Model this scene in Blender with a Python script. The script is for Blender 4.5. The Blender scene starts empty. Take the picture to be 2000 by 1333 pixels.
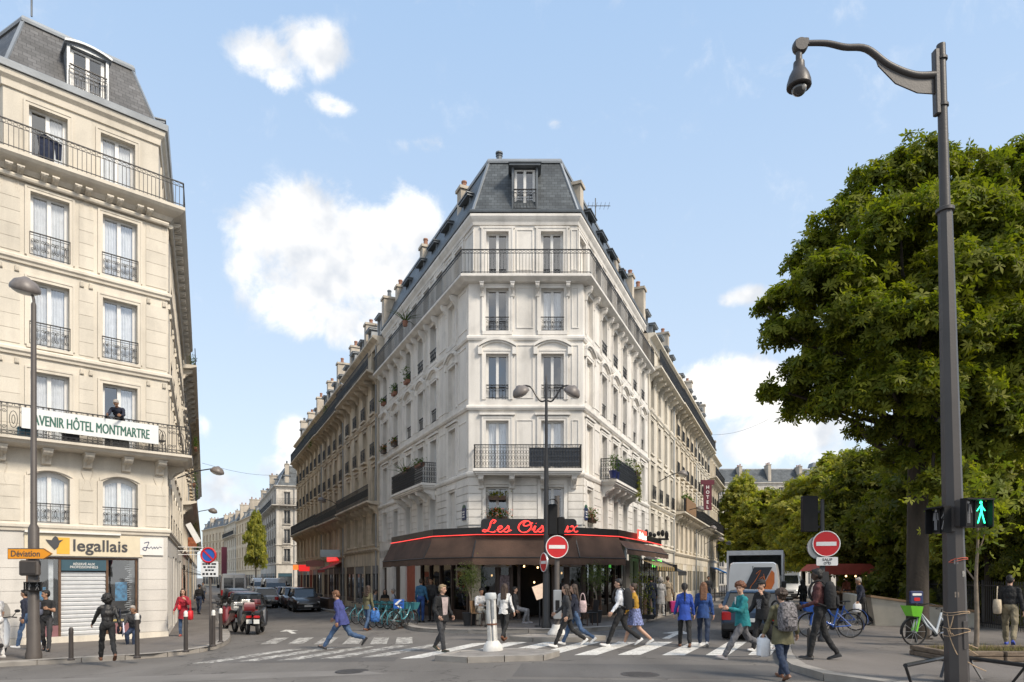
import bpy, bmesh, math, random
import numpy as np
from mathutils import Vector, Matrix, noise as mnoise
random.seed(7); rng = np.random.default_rng(7)
R = math.radians
SC = bpy.context.scene
COL = SC.collection
# ---------------------------------------------------------------- camera, sky, sun, exposure
CAMZ, F, HZ = 1.82, 1333.0, 1128.0
cd = bpy.data.cameras.new('camera'); cam = bpy.data.objects.new('camera', cd); COL.objects.link(cam)
cam.location = (0, 0, CAMZ); cam.rotation_euler = (R(90), 0, 0)
cd.sensor_width = 36; cd.lens = 24; cd.shift_y = (HZ-666.5)/2000; cd.clip_end = 3000; cd.clip_start = .1
SC.camera = cam
SC.view_settings.view_transform = 'Standard'; SC.view_settings.look = 'None'
SC.view_settings.gamma = 1; SC.view_settings.use_curve_mapping = False
SC.view_settings.exposure = 1.06
SUN_AZ, SUN_EL = (0.80, -0.60), 43.0          # horizontal direction towards the sun, elevation
sd = bpy.data.lights.new('sun', 'SUN'); sd.energy = 2.05; sd.angle = R(14); sd.color = (1, .89, .74)
sun = bpy.data.objects.new('sun', sd); COL.objects.link(sun); sun.location = (30, -40, 60)
_s = Vector((SUN_AZ[0]*math.cos(R(SUN_EL)), SUN_AZ[1]*math.cos(R(SUN_EL)), math.sin(R(SUN_EL))))
sun.rotation_euler = _s.to_track_quat('Z', 'Y').to_euler()
W = bpy.data.worlds.new('World'); SC.world = W; W.use_nodes = True
wn = W.node_tree; wn.nodes.clear()
def wnode(t, **k):
    n = wn.nodes.new(t)
    for a, b in k.items(): setattr(n, a, b)
    return n
def wmath(op, a, b=None, clamp=False):
    n = wnode('ShaderNodeMath', operation=op, use_clamp=clamp)
    for i, x in enumerate((a, b)):
        if x is None: continue
        if isinstance(x, (int, float)): n.inputs[i].default_value = x
        else: wn.links.new(x, n.inputs[i])
    return n.outputs[0]
sky = wnode('ShaderNodeTexSky', sky_type='NISHITA', sun_disc=False, sun_elevation=R(SUN_EL),
            sun_rotation=math.atan2(SUN_AZ[0], SUN_AZ[1]), air_density=1.0, dust_density=1.2, ozone_density=1.0)
tc = wnode('ShaderNodeTexCoord')
def pdir(px, py): return Vector(((px-1000)/F, 1, (HZ-py)/F)).normalized()
CLOUDS = [(605,92,80,48,1),(525,108,88,42,1),(548,148,50,30,.9),(648,207,58,20,.75),
          (540,455,120,80,1),(660,450,150,85,1),(800,440,85,75,1),(590,550,140,85,1),(720,540,140,90,1),(650,630,150,55,.85),(490,520,70,50,.8),
          (835,284,75,18,.5),(1083,245,24,14,.45),(1330,562,16,12,.5),(1462,578,62,22,.85),(1400,770,130,70,1),(1500,760,120,70,1),(1520,850,200,60,.95),
          (1640,890,120,26,.8),(585,860,62,46,.9),(548,915,60,40,.8),(392,835,26,34,.6),(450,960,90,45,.7),(1420,1000,300,70,.6)]
vm = wnode('ShaderNodeVectorMath', operation='NORMALIZE'); wn.links.new(tc.outputs['Generated'], vm.inputs[0])
D = vm.outputs[0]
nz = wnode('ShaderNodeTexNoise'); nz.inputs['Scale'].default_value = 13; nz.inputs['Detail'].default_value = 9; nz.inputs['Roughness'].default_value = .64
nz.inputs['Distortion'].default_value = .3
wn.links.new(D, nz.inputs['Vector'])
acc = None
for (px, py, rx, ry, w) in CLOUDS:
    c = pdir(px, py); k = c.y
    sub = wnode('ShaderNodeVectorMath', operation='SUBTRACT'); sub.inputs[1].default_value = c; wn.links.new(D, sub.inputs[0])
    mul = wnode('ShaderNodeVectorMath', operation='MULTIPLY')
    ax, az = rx*k/F, ry*k/F
    mul.inputs[1].default_value = (1/ax, 1/(max(ax, az)), 1/az); wn.links.new(sub.outputs[0], mul.inputs[0])
    ln = wnode('ShaderNodeVectorMath', operation='LENGTH'); wn.links.new(mul.outputs[0], ln.inputs[0])
    m = wmath('MULTIPLY', wmath('SUBTRACT', 1.34, ln.outputs['Value'], True), w)
    acc = m if acc is None else wmath('SMOOTH_MAX', acc, m)
    if acc.node.operation == 'SMOOTH_MAX': acc.node.inputs[2].default_value = .25
# unseen broken cloud outside the picture, its cover widened for more fill light
nb = wnode('ShaderNodeTexNoise'); nb.inputs['Scale'].default_value = 2.6; nb.inputs['Detail'].default_value = 3; wn.links.new(D, nb.inputs['Vector'])
sx = wnode('ShaderNodeSeparateXYZ'); wn.links.new(D, sx.inputs[0])
back = wmath('MULTIPLY', wmath('SUBTRACT', .55, sx.outputs[1], True), wmath('MULTIPLY', wmath('SUBTRACT', nb.outputs[0], .42, True), 6.0), True)
acc = wmath('MAXIMUM', acc, back)
dens = wmath('ADD', acc, wmath('MULTIPLY', wmath('SUBTRACT', nz.outputs[0], .52), 2.1))
ramp = wnode('ShaderNodeMapRange', interpolation_type='SMOOTHSTEP'); ramp.inputs[1].default_value = .22; ramp.inputs[2].default_value = .85
wn.links.new(dens, ramp.inputs[0])
cov = wmath('MULTIPLY', ramp.outputs[0], wmath('MULTIPLY', acc, 2.2, True), True)
shade = wnode('ShaderNodeMix', data_type='RGBA'); shade.inputs[6].default_value = (4.0, 4.2, 4.5, 1); shade.inputs[7].default_value = (6.4, 6.25, 6.0, 1)
nz2 = wnode('ShaderNodeTexNoise'); nz2.inputs['Scale'].default_value = 9; nz2.inputs['Detail'].default_value = 5; wn.links.new(D, nz2.inputs['Vector'])
off = wnode('ShaderNodeVectorMath', operation='ADD'); off.inputs[1].default_value = (.018, -.02, .045); wn.links.new(D, off.inputs[0])
nz3 = wnode('ShaderNodeTexNoise'); nz3.inputs['Scale'].default_value = 9; nz3.inputs['Detail'].default_value = 5; wn.links.new(off.outputs[0], nz3.inputs['Vector'])
wn.links.new(wmath('ADD', wmath('MULTIPLY', wmath('SUBTRACT', nz2.outputs[0], nz3.outputs[0]), 4.0), wmath('MULTIPLY', nz2.outputs[0], 1.15), True), shade.inputs[0])
sk2 = wnode('ShaderNodeMix', data_type='RGBA', blend_type='MULTIPLY'); sk2.inputs[0].default_value = 1; sk2.inputs[7].default_value = (1.0, 1.0, 1.0, 1)
wn.links.new(sky.outputs[0], sk2.inputs[6])
veil = wnode('ShaderNodeMix', data_type='RGBA'); veil.inputs[0].default_value = .8      # thin high cloud over all of the sky, whiter towards the horizon
vc = wnode('ShaderNodeMix', data_type='RGBA'); vc.inputs[6].default_value = (4.75, 5.25, 5.6, 1); vc.inputs[7].default_value = (2.45, 3.5, 5.0, 1)
wn.links.new(wmath('POWER', wmath('MULTIPLY', sx.outputs[2], 1.55, True), .8), vc.inputs[0]); wn.links.new(vc.outputs[2], veil.inputs[7])
wn.links.new(sk2.outputs[2], veil.inputs[6])
mx = wnode('ShaderNodeMix', data_type='RGBA'); wn.links.new(cov, mx.inputs[0]); wn.links.new(veil.outputs[2], mx.inputs[6]); wn.links.new(shade.outputs[2], mx.inputs[7])
bg = wnode('ShaderNodeBackground'); bg.inputs[1].default_value = .095; wn.links.new(mx.outputs[2], bg.inputs[0])
wo = wnode('ShaderNodeOutputWorld'); wn.links.new(bg.outputs[0], wo.inputs[0])
try: W.cycles.sampling_method = 'MANUAL'; W.cycles.sample_map_resolution = 512
except Exception: pass
SC.cycles.max_bounces = 5; SC.cycles.transparent_max_bounces = 8; SC.cycles.caustics_reflective = False; SC.cycles.caustics_refractive = False
# ---------------------------------------------------------------- materials
MT = {}
def mat(name, c, rough=.7, var=.12, scale=3.0, bump=0.0, bscale=40, metal=0.0, spec=.5, emit=0, coat=0, streak=0, isl=0):
    """procedural material: two noises vary the colour, an optional fine bump"""
    if name in MT: return MT[name]
    m = bpy.data.materials.new(name); m.use_nodes = True; t = m.node_tree; b = t.nodes['Principled BSDF']
    b.inputs['Roughness'].default_value = rough; b.inputs['Metallic'].default_value = metal
    b.inputs['Specular IOR Level'].default_value = spec
    if coat: b.inputs['Coat Weight'].default_value = coat; b.inputs['Coat Roughness'].default_value = .05
    g = t.nodes.new('ShaderNodeNewGeometry') if not isl else t.nodes.new('ShaderNodeNewGeometry')
    n = t.nodes.new('ShaderNodeTexNoise'); n.inputs['Scale'].default_value = scale; n.inputs['Detail'].default_value = 4
    if streak:
        mp = t.nodes.new('ShaderNodeMapping'); mp.inputs['Scale'].default_value = (1, 1, 1/streak); t.links.new(g.outputs['Position'], mp.inputs[0]); t.links.new(mp.outputs[0], n.inputs['Vector'])
    else: t.links.new(g.outputs['Position'], n.inputs['Vector'])
    mr = t.nodes.new('ShaderNodeMapRange'); mr.inputs[1].default_value = .3; mr.inputs[2].default_value = .7; mr.inputs[3].default_value = 1-var; mr.inputs[4].default_value = 1+var
    t.links.new(n.outputs[0], mr.inputs[0])
    fac = mr.outputs[0]
    if isl:
        ri = t.nodes.new('ShaderNodeMapRange'); ri.inputs[3].default_value = 1-isl; ri.inputs[4].default_value = 1+isl
        t.links.new(g.outputs['Random Per Island'], ri.inputs[0])
        mm = t.nodes.new('ShaderNodeMath'); mm.operation = 'MULTIPLY'; t.links.new(fac, mm.inputs[0]); t.links.new(ri.outputs[0], mm.inputs[1]); fac = mm.outputs[0]
    vmul = t.nodes.new('ShaderNodeVectorMath'); vmul.operation = 'SCALE'; vmul.inputs[0].default_value = c[:3]
    t.links.new(fac, vmul.inputs['Scale']); t.links.new(vmul.outputs[0], b.inputs['Base Color'])
    if bump:
        n2 = t.nodes.new('ShaderNodeTexNoise'); n2.inputs['Scale'].default_value = bscale; n2.inputs['Detail'].default_value = 3
        t.links.new(g.outputs['Position'], n2.inputs['Vector'])
        bp = t.nodes.new('ShaderNodeBump'); bp.inputs['Strength'].default_value = bump; bp.inputs['Distance'].default_value = .02
        t.links.new(n2.outputs[0], bp.inputs['Height']); t.links.new(bp.outputs[0], b.inputs['Normal'])
    if emit: b.inputs['Emission Color'].default_value = (*c[:3], 1); b.inputs['Emission Strength'].default_value = emit
    MT[name] = m; return m
def glass_mat(name, tint=(.75,.8,.85), ior=1.75, rough=.02):
    if name in MT: return MT[name]
    m = bpy.data.materials.new(name); m.use_nodes = True; t = m.node_tree; t.nodes.clear()
    tr = t.nodes.new('ShaderNodeBsdfTransparent'); tr.inputs[0].default_value = (*tint, 1)
    gl = t.nodes.new('ShaderNodeBsdfGlossy'); gl.inputs[0].default_value = (.95,.97,1,1); gl.inputs['Roughness'].default_value = rough
    n = t.nodes.new('ShaderNodeTexNoise'); n.inputs['Scale'].default_value = .9
    g = t.nodes.new('ShaderNodeNewGeometry'); t.links.new(g.outputs['Position'], n.inputs['Vector'])
    bp = t.nodes.new('ShaderNodeBump'); bp.inputs['Strength'].default_value = .12; bp.inputs['Distance'].default_value = .05; t.links.new(n.outputs[0], bp.inputs['Height'])
    t.links.new(bp.outputs[0], gl.inputs['Normal'])
    fr = t.nodes.new('ShaderNodeFresnel'); fr.inputs[0].default_value = ior
    # only the outer face of the pane reflects
    bf = t.nodes.new('ShaderNodeMath'); bf.operation = 'SUBTRACT'; bf.inputs[0].default_value = 1; t.links.new(g.outputs['Backfacing'], bf.inputs[1])
    fm = t.nodes.new('ShaderNodeMath'); fm.operation = 'MULTIPLY'; t.links.new(fr.outputs[0], fm.inputs[0]); t.links.new(bf.outputs[0], fm.inputs[1])
    mx = t.nodes.new('ShaderNodeMixShader'); t.links.new(fm.outputs[0], mx.inputs[0]); t.links.new(tr.outputs[0], mx.inputs[1]); t.links.new(gl.outputs[0], mx.inputs[2])
    o = t.nodes.new('ShaderNodeOutputMaterial'); t.links.new(mx.outputs[0], o.inputs[0]); MT[name] = m; return m
def stone_mat(name, c, grime=.25, joint=None, bump=.25):
    """facade stone: broad patches, vertical rain streaks, fine grain; optional block joints as fine relief for far walls"""
    if name in MT: return MT[name]
    m = bpy.data.materials.new(name); m.use_nodes = True; t = m.node_tree; b = t.nodes['Principled BSDF']
    b.inputs['Roughness'].default_value = .85; b.inputs['Specular IOR Level'].default_value = .25
    g = t.nodes.new('ShaderNodeNewGeometry'); P = g.outputs['Position']
    def nz(scale, sc3=(1,1,1), det=5):
        mp = t.nodes.new('ShaderNodeMapping'); mp.inputs['Scale'].default_value = sc3; t.links.new(P, mp.inputs[0])
        n = t.nodes.new('ShaderNodeTexNoise'); n.inputs['Scale'].default_value = scale; n.inputs['Detail'].default_value = det; t.links.new(mp.outputs[0], n.inputs['Vector']); return n.outputs[0]
    def mr(x, a, bb, lo, hi):
        r = t.nodes.new('ShaderNodeMapRange'); r.inputs[1].default_value=a; r.inputs[2].default_value=bb; r.inputs[3].default_value=lo; r.inputs[4].default_value=hi; t.links.new(x, r.inputs[0]); return r.outputs[0]
    def mul(a, bb):
        q = t.nodes.new('ShaderNodeMath'); q.operation='MULTIPLY'; t.links.new(a, q.inputs[0]); t.links.new(bb, q.inputs[1]); return q.outputs[0]
    f = mul(mr(nz(.45), .35, .65, 1-grime*.5, 1+grime*.15), mr(nz(2.2, (1,1,.12)), .45, .75, 1.03, 1-grime))
    f = mul(f, mr(nz(30, det=2), .3, .7, .95, 1.05)); f = mul(f, mr(nz(1.6, (1,1,.8), 6), .52, .72, 1.0, 1-grime*.8))
    oi = t.nodes.new('ShaderNodeObjectInfo'); f = mul(f, mr(oi.outputs['Random'], 0, 1, .955, 1.045))
    v = t.nodes.new('ShaderNodeVectorMath'); v.operation='SCALE'; v.inputs[0].default_value = c; t.links.new(f, v.inputs['Scale'])
    t.links.new(v.outputs[0], b.inputs['Base Color'])
    n2 = nz(60, det=3)
    bp = t.nodes.new('ShaderNodeBump'); bp.inputs['Strength'].default_value = bump; bp.inputs['Distance'].default_value = .015; t.links.new(n2, bp.inputs['Height']); t.links.new(bp.outputs[0], b.inputs['Normal'])
    MT[name] = m; return m
def slate_mat(name, c, sc=1.0):
    if name in MT: return MT[name]
    m = bpy.data.materials.new(name); m.use_nodes = True; t = m.node_tree; b = t.nodes['Principled BSDF']
    b.inputs['Roughness'].default_value = .5
    tc = t.nodes.new('ShaderNodeUVMap')
    br = t.nodes.new('ShaderNodeTexBrick'); br.inputs['Scale'].default_value = sc; br.inputs['Brick Width'].default_value = .24; br.inputs['Row Height'].default_value = .15
    br.inputs['Mortar Size'].default_value = .008; br.inputs['Color1'].default_value = (*[x*.75 for x in c], 1); br.inputs['Color2'].default_value = (*[x*1.3 for x in c], 1); br.inputs['Mortar'].default_value = (*[x*.3 for x in c], 1)
    t.links.new(tc.outputs[0], br.inputs['Vector'])
    n = t.nodes.new('ShaderNodeTexNoise'); n.inputs['Scale'].default_value = 1.1; n.inputs['Detail'].default_value = 6; t.links.new(tc.outputs[0], n.inputs['Vector'])
    mr = t.nodes.new('ShaderNodeMapRange'); mr.inputs[1].default_value=.3; mr.inputs[2].default_value=.7; mr.inputs[3].default_value=.7; mr.inputs[4].default_value=1.35; t.links.new(n.outputs[0], mr.inputs[0])
    v = t.nodes.new('ShaderNodeVectorMath'); v.operation='SCALE'; t.links.new(br.outputs[0], v.inputs[0]); t.links.new(mr.outputs[0], v.inputs['Scale']); t.links.new(v.outputs[0], b.inputs['Base Color'])
    bp = t.nodes.new('ShaderNodeBump'); bp.inputs['Strength'].default_value = .8; bp.inputs['Distance'].default_value = .02; t.links.new(br.outputs[0], bp.inputs['Height']); t.links.new(bp.outputs[0], b.inputs['Normal'])
    MT[name] = m; return m
def leaf_mat(name, c, hue=.3):
    if name in MT: return MT[name]
    m = bpy.data.materials.new(name); m.use_nodes = True; t = m.node_tree; t.nodes.clear()
    g = t.nodes.new('ShaderNodeNewGeometry')
    mx = t.nodes.new('ShaderNodeMix'); mx.data_type='RGBA'
    mx.inputs[6].default_value = (c[0]*.55, c[1]*.7, c[2]*.8, 1); mx.inputs[7].default_value = (c[0]*1.5, c[1]*1.42, c[2]*.9, 1)
    t.links.new(g.outputs['Random Per Island'], mx.inputs[0])
    n = t.nodes.new('ShaderNodeTexNoise'); n.inputs['Scale'].default_value = .7; t.links.new(g.outputs['Position'], n.inputs['Vector'])
    mr = t.nodes.new('ShaderNodeMapRange'); mr.inputs[1].default_value=.3; mr.inputs[2].default_value=.7; mr.inputs[3].default_value=.75; mr.inputs[4].default_value=1.3; t.links.new(n.outputs[0], mr.inputs[0])
    v = t.nodes.new('ShaderNodeVectorMath'); v.operation='SCALE'; t.links.new(mx.outputs[2], v.inputs[0]); t.links.new(mr.outputs[0], v.inputs['Scale'])
    b = t.nodes.new('ShaderNodeBsdfPrincipled'); b.inputs['Roughness'].default_value=.62; b.inputs['Specular IOR Level'].default_value=.3; t.links.new(v.outputs[0], b.inputs['Base Color'])
    tl = t.nodes.new('ShaderNodeBsdfTranslucent'); v2 = t.nodes.new('ShaderNodeVectorMath'); v2.operation='MULTIPLY'; v2.inputs[1].default_value=(1.15,1.3,.4); t.links.new(v.outputs[0], v2.inputs[0]); t.links.new(v2.outputs[0], tl.inputs[0])
    ms = t.nodes.new('ShaderNodeMixShader'); ms.inputs[0].default_value=.48; t.links.new(b.outputs[0], ms.inputs[1]); t.links.new(tl.outputs[0], ms.inputs[2])
    o = t.nodes.new('ShaderNodeOutputMaterial'); t.links.new(ms.outputs[0], o.inputs[0]); MT[name]=m; return m
# ---------------------------------------------------------------- mesh helpers
class MB:
    """collects shapes; build() links them as ONE mesh object"""
    def __init__(s, M=None): s.v=[]; s.f=[]; s.mi=[]; s.cur=0; s.M=M
    def add(s, vs, fs):
        o = len(s.v); M = s.M
        s.v += [tuple(M @ Vector(p)) for p in vs] if M is not None else [tuple(p) for p in vs]
        s.f += [tuple(i+o for i in f) for f in fs]; s.mi += [s.cur]*len(fs); return s
    def quad(s, a, b, c, d): return s.add([a,b,c,d], [(0,1,2,3)])
    def box(s, x0,x1,y0,y1,z0,z1, tx=0, ty=0):
        """box; tx, ty shrink its top"""
        return s.add([(x0,y0,z0),(x1,y0,z0),(x1,y1,z0),(x0,y1,z0),(x0+tx,y0+ty,z1),(x1-tx,y0+ty,z1),(x1-tx,y1-ty,z1),(x0+tx,y1-ty,z1)],
                     [(3,2,1,0),(4,5,6,7),(0,1,5,4),(1,2,6,5),(2,3,7,6),(3,0,4,7)])
    def bbox(s, x0,x1,y0,y1,z0,z1,b=.02):
        """box with chamfered upright and top edges"""
        vs=[];fs=[]
        def ring(i,z): return [(x0+i+b,y0+i,z),(x1-i-b,y0+i,z),(x1-i,y0+i+b,z),(x1-i,y1-i-b,z),(x1-i-b,y1-i,z),(x0+i+b,y1-i,z),(x0+i,y1-i-b,z),(x0+i,y0+i+b,z)]
        for i,z in ((b,z0),(0,z0+b),(0,z1-b),(b,z1)): vs+=ring(i,z)
        for k in range(3):
            for j in range(8): fs.append((k*8+j,k*8+(j+1)%8,(k+1)*8+(j+1)%8,(k+1)*8+j))
        fs.append(tuple(range(7,-1,-1))); fs.append(tuple(range(24,32)))
        return s.add(vs,fs)
    def bar(s, p, q, w, h=None, up=(0,0,1)):
        p,q=Vector(p),Vector(q); d=(q-p)
        if d.length<1e-6: return s
        d.normalize(); u=Vector(up)
        if abs(d.dot(u))>.98: u=Vector((1,0,0))
        a=d.cross(u).normalized()*w/2; b=a.cross(d).normalized()*(h or w)/2
        return s.add([p-a-b,p+a-b,p+a+b,p-a+b,q-a-b,q+a-b,q+a+b,q-a+b],[(3,2,1,0),(4,5,6,7),(0,1,5,4),(1,2,6,5),(2,3,7,6),(3,0,4,7)])
    def tube(s, pts, r, n=8, caps=True, close=False):
        pts=[Vector(p) for p in pts]; N=len(pts); rs=[r]*N if isinstance(r,(int,float)) else list(r)
        vs=[];fs=[]; pa=None
        for i,p in enumerate(pts):
            d=(pts[(i+1)%N]-pts[i-1]) if close else (pts[min(i+1,N-1)]-pts[max(i-1,0)])
            d.normalize()
            if pa is None:
                u=Vector((0,0,1)) if abs(d.z)<.9 else Vector((1,0,0)); a=d.cross(u).normalized()
            else:
                a=(pa-d*pa.dot(d))
                a=a.normalized() if a.length>1e-6 else d.orthogonal().normalized()
            pa=a; b=d.cross(a)
            for k in range(n):
                t=2*math.pi*k/n; vs.append(p+(a*math.cos(t)+b*math.sin(t))*rs[i])
        for i in range(N if close else N-1):
            j=(i+1)%N
            for k in range(n): fs.append((i*n+k,i*n+(k+1)%n,j*n+(k+1)%n,j*n+k))
        if caps and not close: fs.append(tuple(range(n-1,-1,-1))); fs.append(tuple((N-1)*n+k for k in range(n)))
        return s.add(vs,fs)
    def lathe(s, prof, n=16, c=(0,0,0), ax='z', a0=0):
        vs=[];fs=[]
        for r,z in prof:
            for k in range(n):
                t=2*math.pi*k/n+a0; x,y=r*math.cos(t),r*math.sin(t)
                p={'z':(x,y,z),'y':(x,z,y),'x':(z,x,y)}[ax]; vs.append((p[0]+c[0],p[1]+c[1],p[2]+c[2]))
        for i in range(len(prof)-1):
            for k in range(n): fs.append((i*n+k,i*n+(k+1)%n,(i+1)*n+(k+1)%n,(i+1)*n+k))
        fs.append(tuple(range(n-1,-1,-1))); fs.append(tuple((len(prof)-1)*n+k for k in range(n)))
        return s.add(vs,fs)
    def ell(s, c, r, nu=12, nv=8, rot=None):
        r=(r,r,r) if isinstance(r,(int,float)) else r
        vs=[];fs=[]
        for i in range(1,nv):
            a=math.pi*i/nv
            for k in range(nu):
                t=2*math.pi*k/nu; vs.append(Vector((r[0]*math.sin(a)*math.cos(t),r[1]*math.sin(a)*math.sin(t),r[2]*math.cos(a))))
        vs+= [Vector((0,0,r[2])),Vector((0,0,-r[2]))]; T=len(vs)-2
        for i in range(nv-2):
            for k in range(nu): fs.append((i*nu+k,(i+1)*nu+k,(i+1)*nu+(k+1)%nu,i*nu+(k+1)%nu))
        for k in range(nu): fs.append((T,k,(k+1)%nu)); fs.append((T+1,(nv-2)*nu+(k+1)%nu,(nv-2)*nu+k))
        if rot is not None: vs=[rot@v for v in vs]
        return s.add([v+Vector(c) for v in vs],fs)
    def prism(s, poly, a, b, ax='z'):
        """polygon swept along an axis from a to b; poly coords are the other two axes in order"""
        n=len(poly)
        P=lambda u,v,w:{'z':(u,v,w),'y':(u,w,v),'x':(w,u,v)}[ax]
        vs=[P(u,v,a) for u,v in poly]+[P(u,v,b) for u,v in poly]
        return s.add(vs,[tuple(range(n-1,-1,-1)),tuple(range(n,2*n))]+[(i,(i+1)%n,n+(i+1)%n,n+i) for i in range(n)])
    def loft(s, secs, closed=True, caps=True):
        n=len(secs[0]); vs=[p for q in secs for p in q]; fs=[]
        for i in range(len(secs)-1):
            for k in range(n if closed else n-1): fs.append((i*n+k,i*n+(k+1)%n,(i+1)*n+(k+1)%n,(i+1)*n+k))
        if caps and closed: fs.append(tuple(range(n-1,-1,-1))); fs.append(tuple((len(secs)-1)*n+k for k in range(n)))
        return s.add(vs,fs)
    def mesh(s, name, mats, smooth=None, inv=None):
        me=bpy.data.meshes.new(name)
        vs=[tuple(inv@Vector(p)) for p in s.v] if inv is not None else s.v
        me.from_pydata(vs,[],s.f)
        mats=mats if isinstance(mats,(list,tuple)) else [mats]
        for m in mats: me.materials.append(m)
        if len(mats)>1: me.polygons.foreach_set('material_index',s.mi)
        if smooth is not None:
            me.polygons.foreach_set('use_smooth',[True]*len(me.polygons))
            me.set_sharp_from_angle(angle=R(smooth))
        me.update(); return me
    def build(s, name, mats, parent=None, smooth=None, world=False):
        """world=True: the shapes were given in world coordinates"""
        inv=PW[parent.name].inverted() if (world and parent is not None) else None
        me=s.mesh(name,mats,smooth,inv)
        o=bpy.data.objects.new(name,me); COL.objects.link(o); o.parent=parent
        PW[o.name]=PW[parent.name].copy() if parent is not None else Matrix()
        return o
PW={}     # world matrices by object name
def tag(o,label=None,cat=None,group=None,kind=None):
    if label:o['label']=label
    if cat:o['category']=cat
    if group:o['group']=group
    if kind:o['kind']=kind
    return o
def thing(name,label,cat,loc=(0,0,0),rz=0,group=None,M=None):
    o=bpy.data.objects.new(name,None); COL.objects.link(o); o.empty_display_size=.2
    if M is None: M=Matrix.Translation(loc)@Matrix.Rotation(rz,4,'Z')
    o.matrix_basis=M; PW[o.name]=M.copy()
    return tag(o,label,cat,group)
def place(name,me,parent,Mw=None,Ml=None):
    """an object sharing mesh data, placed by world matrix or by matrix local to its parent"""
    o=bpy.data.objects.new(name,me); COL.objects.link(o); o.parent=parent
    pw=PW[parent.name] if parent is not None else Matrix()
    if Ml is None: Ml=pw.inverted()@Mw
    o.matrix_basis=Ml; PW[o.name]=pw@Ml; return o
def copy_tree(o,label=None,M=None,group=None):
    c=o.copy(); COL.objects.link(c); PW[c.name]=M.copy() if M is not None else PW[o.name]
    if M is not None: c.matrix_basis=M
    if label:c['label']=label
    if group:c['group']=group
    for ch in list(o.children):
        k=ch.copy(); COL.objects.link(k); k.parent=c; PW[k.name]=PW[c.name]
        for g in list(ch.children):
            q=g.copy(); COL.objects.link(q); q.parent=k
    return c
def T(x,y,z=0): return Matrix.Translation((x,y,z))
def FR(o,u,z=0):
    """facade frame: x along the wall (left to right seen from the street), y into the building, z up"""
    u=Vector((u[0],u[1],0)).normalized(); return Matrix(((u.x,-u.y,0,o[0]),(u.y,u.x,0,o[1]),(0,0,1,z),(0,0,0,1)))
def g(X):
    """height of the road: it falls to the left"""
    return .034*max(-13.0,min(0.0,X))
def G(px,py,h=0.0):
    """ground point seen at a pixel of the 2000 px photograph (used only to read positions off it)"""
    z=h
    for _ in range(8):
        Y=(CAMZ-z)*F/(py-HZ); X=(px-1000)/F*Y; z=g(X)+h
    return Vector((X,Y,z))
def at(px,py,Y): return Vector(((px-1000)/F*Y,Y,CAMZ-(py-HZ)/F*Y))
_tc={}
def text_mesh(txt,width=None,height=None,bold=0,depth=.01,center=True,shear=0):
    """lettering as a mesh in the xz plane, facing -y; scaled to width and/or height"""
    cu=bpy.data.curves.new('lettering','FONT'); cu.body=txt; cu.size=1; cu.offset=bold; cu.extrude=.0; cu.align_x='CENTER' ; cu.resolution_u=3; cu.shear=shear; cu.space_line=.9
    o=bpy.data.objects.new('lettering',cu); COL.objects.link(o)
    dg=bpy.context.evaluated_depsgraph_get(); me=bpy.data.meshes.new_from_object(o.evaluated_get(dg))
    bpy.data.objects.remove(o); bpy.data.curves.remove(cu)
    bm=bmesh.new(); bm.from_mesh(me); bpy.data.meshes.remove(me)
    r=bmesh.ops.extrude_face_region(bm,geom=bm.faces[:]); vs=[e for e in r['geom'] if isinstance(e,bmesh.types.BMVert)]
    bmesh.ops.translate(bm,verts=vs,vec=(0,0,1))
    xs=[v.co.x for v in bm.verts]; ys=[v.co.y for v in bm.verts]
    sx=width/(max(xs)-min(xs)) if width else None; sy=height/(max(ys)-min(ys)) if height else None
    sx=sx or sy; sy=sy or sx; cx=(max(xs)+min(xs))/2; cy=(max(ys)+min(ys))/2
    out=MB(); vs=[((v.co.x-cx)*sx,-depth*v.co.z,(v.co.y-cy)*sy) for v in bm.verts]
    bm.verts.index_update(); out.add(vs,[tuple(v.index for v in f.verts) for f in bm.faces]); bm.free(); return out
def merge(dst,src,M):
    k=dst.M; dst.M=M if k is None else k@M; dst.add(src.v,src.f); dst.M=k; return dst
def smooth_pts(pts,n=6,close=False):
    P=[Vector(p) for p in pts]; out=[]; N=len(P)
    for i in range(N if close else N-1):
        a=P[i-1] if (i>0 or close) else P[0]; b=P[i]; c=P[(i+1)%N]; d=P[(i+2)%N] if (close or i+2<N) else P[-1]
        for k in range(n):
            t=k/n; out.append(.5*((2*b)+(c-a)*t+(2*a-5*b+4*c-d)*t*t+(3*b-a-3*c+d)*t**3))
    if not close: out.append(P[-1])
    return out
def offset_poly(pts,d,ends=None):
    """2-D polyline shifted d to its right (outwards for facades listed left to right), mitred"""
    P=[Vector((p[0],p[1])) for p in pts]; out=[]
    for i,p in enumerate(P):
        ns=[]
        for a,b in ((i-1,i),(i,i+1)):
            if a>=0 and b<len(P):
                u=(P[b]-P[a]).normalized(); ns.append(Vector((u.y,-u.x)))
        n=ns[0] if len(ns)==1 else (ns[0]+ns[1])/(1+ns[0].dot(ns[1]))
        out.append(p+n*d)
    return out
def sweep(mb,pts,prof,caps=True):
    """profile [(out,z)..] swept along facades with mitred corners"""
    cols=[offset_poly(pts,o) for o,z in prof]; n=len(prof)
    secs=[[(cols[k][i].x,cols[k][i].y,prof[k][1]) for k in range(n)] for i in range(len(pts))]
    return mb.loft(secs,closed=True,caps=caps)

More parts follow.
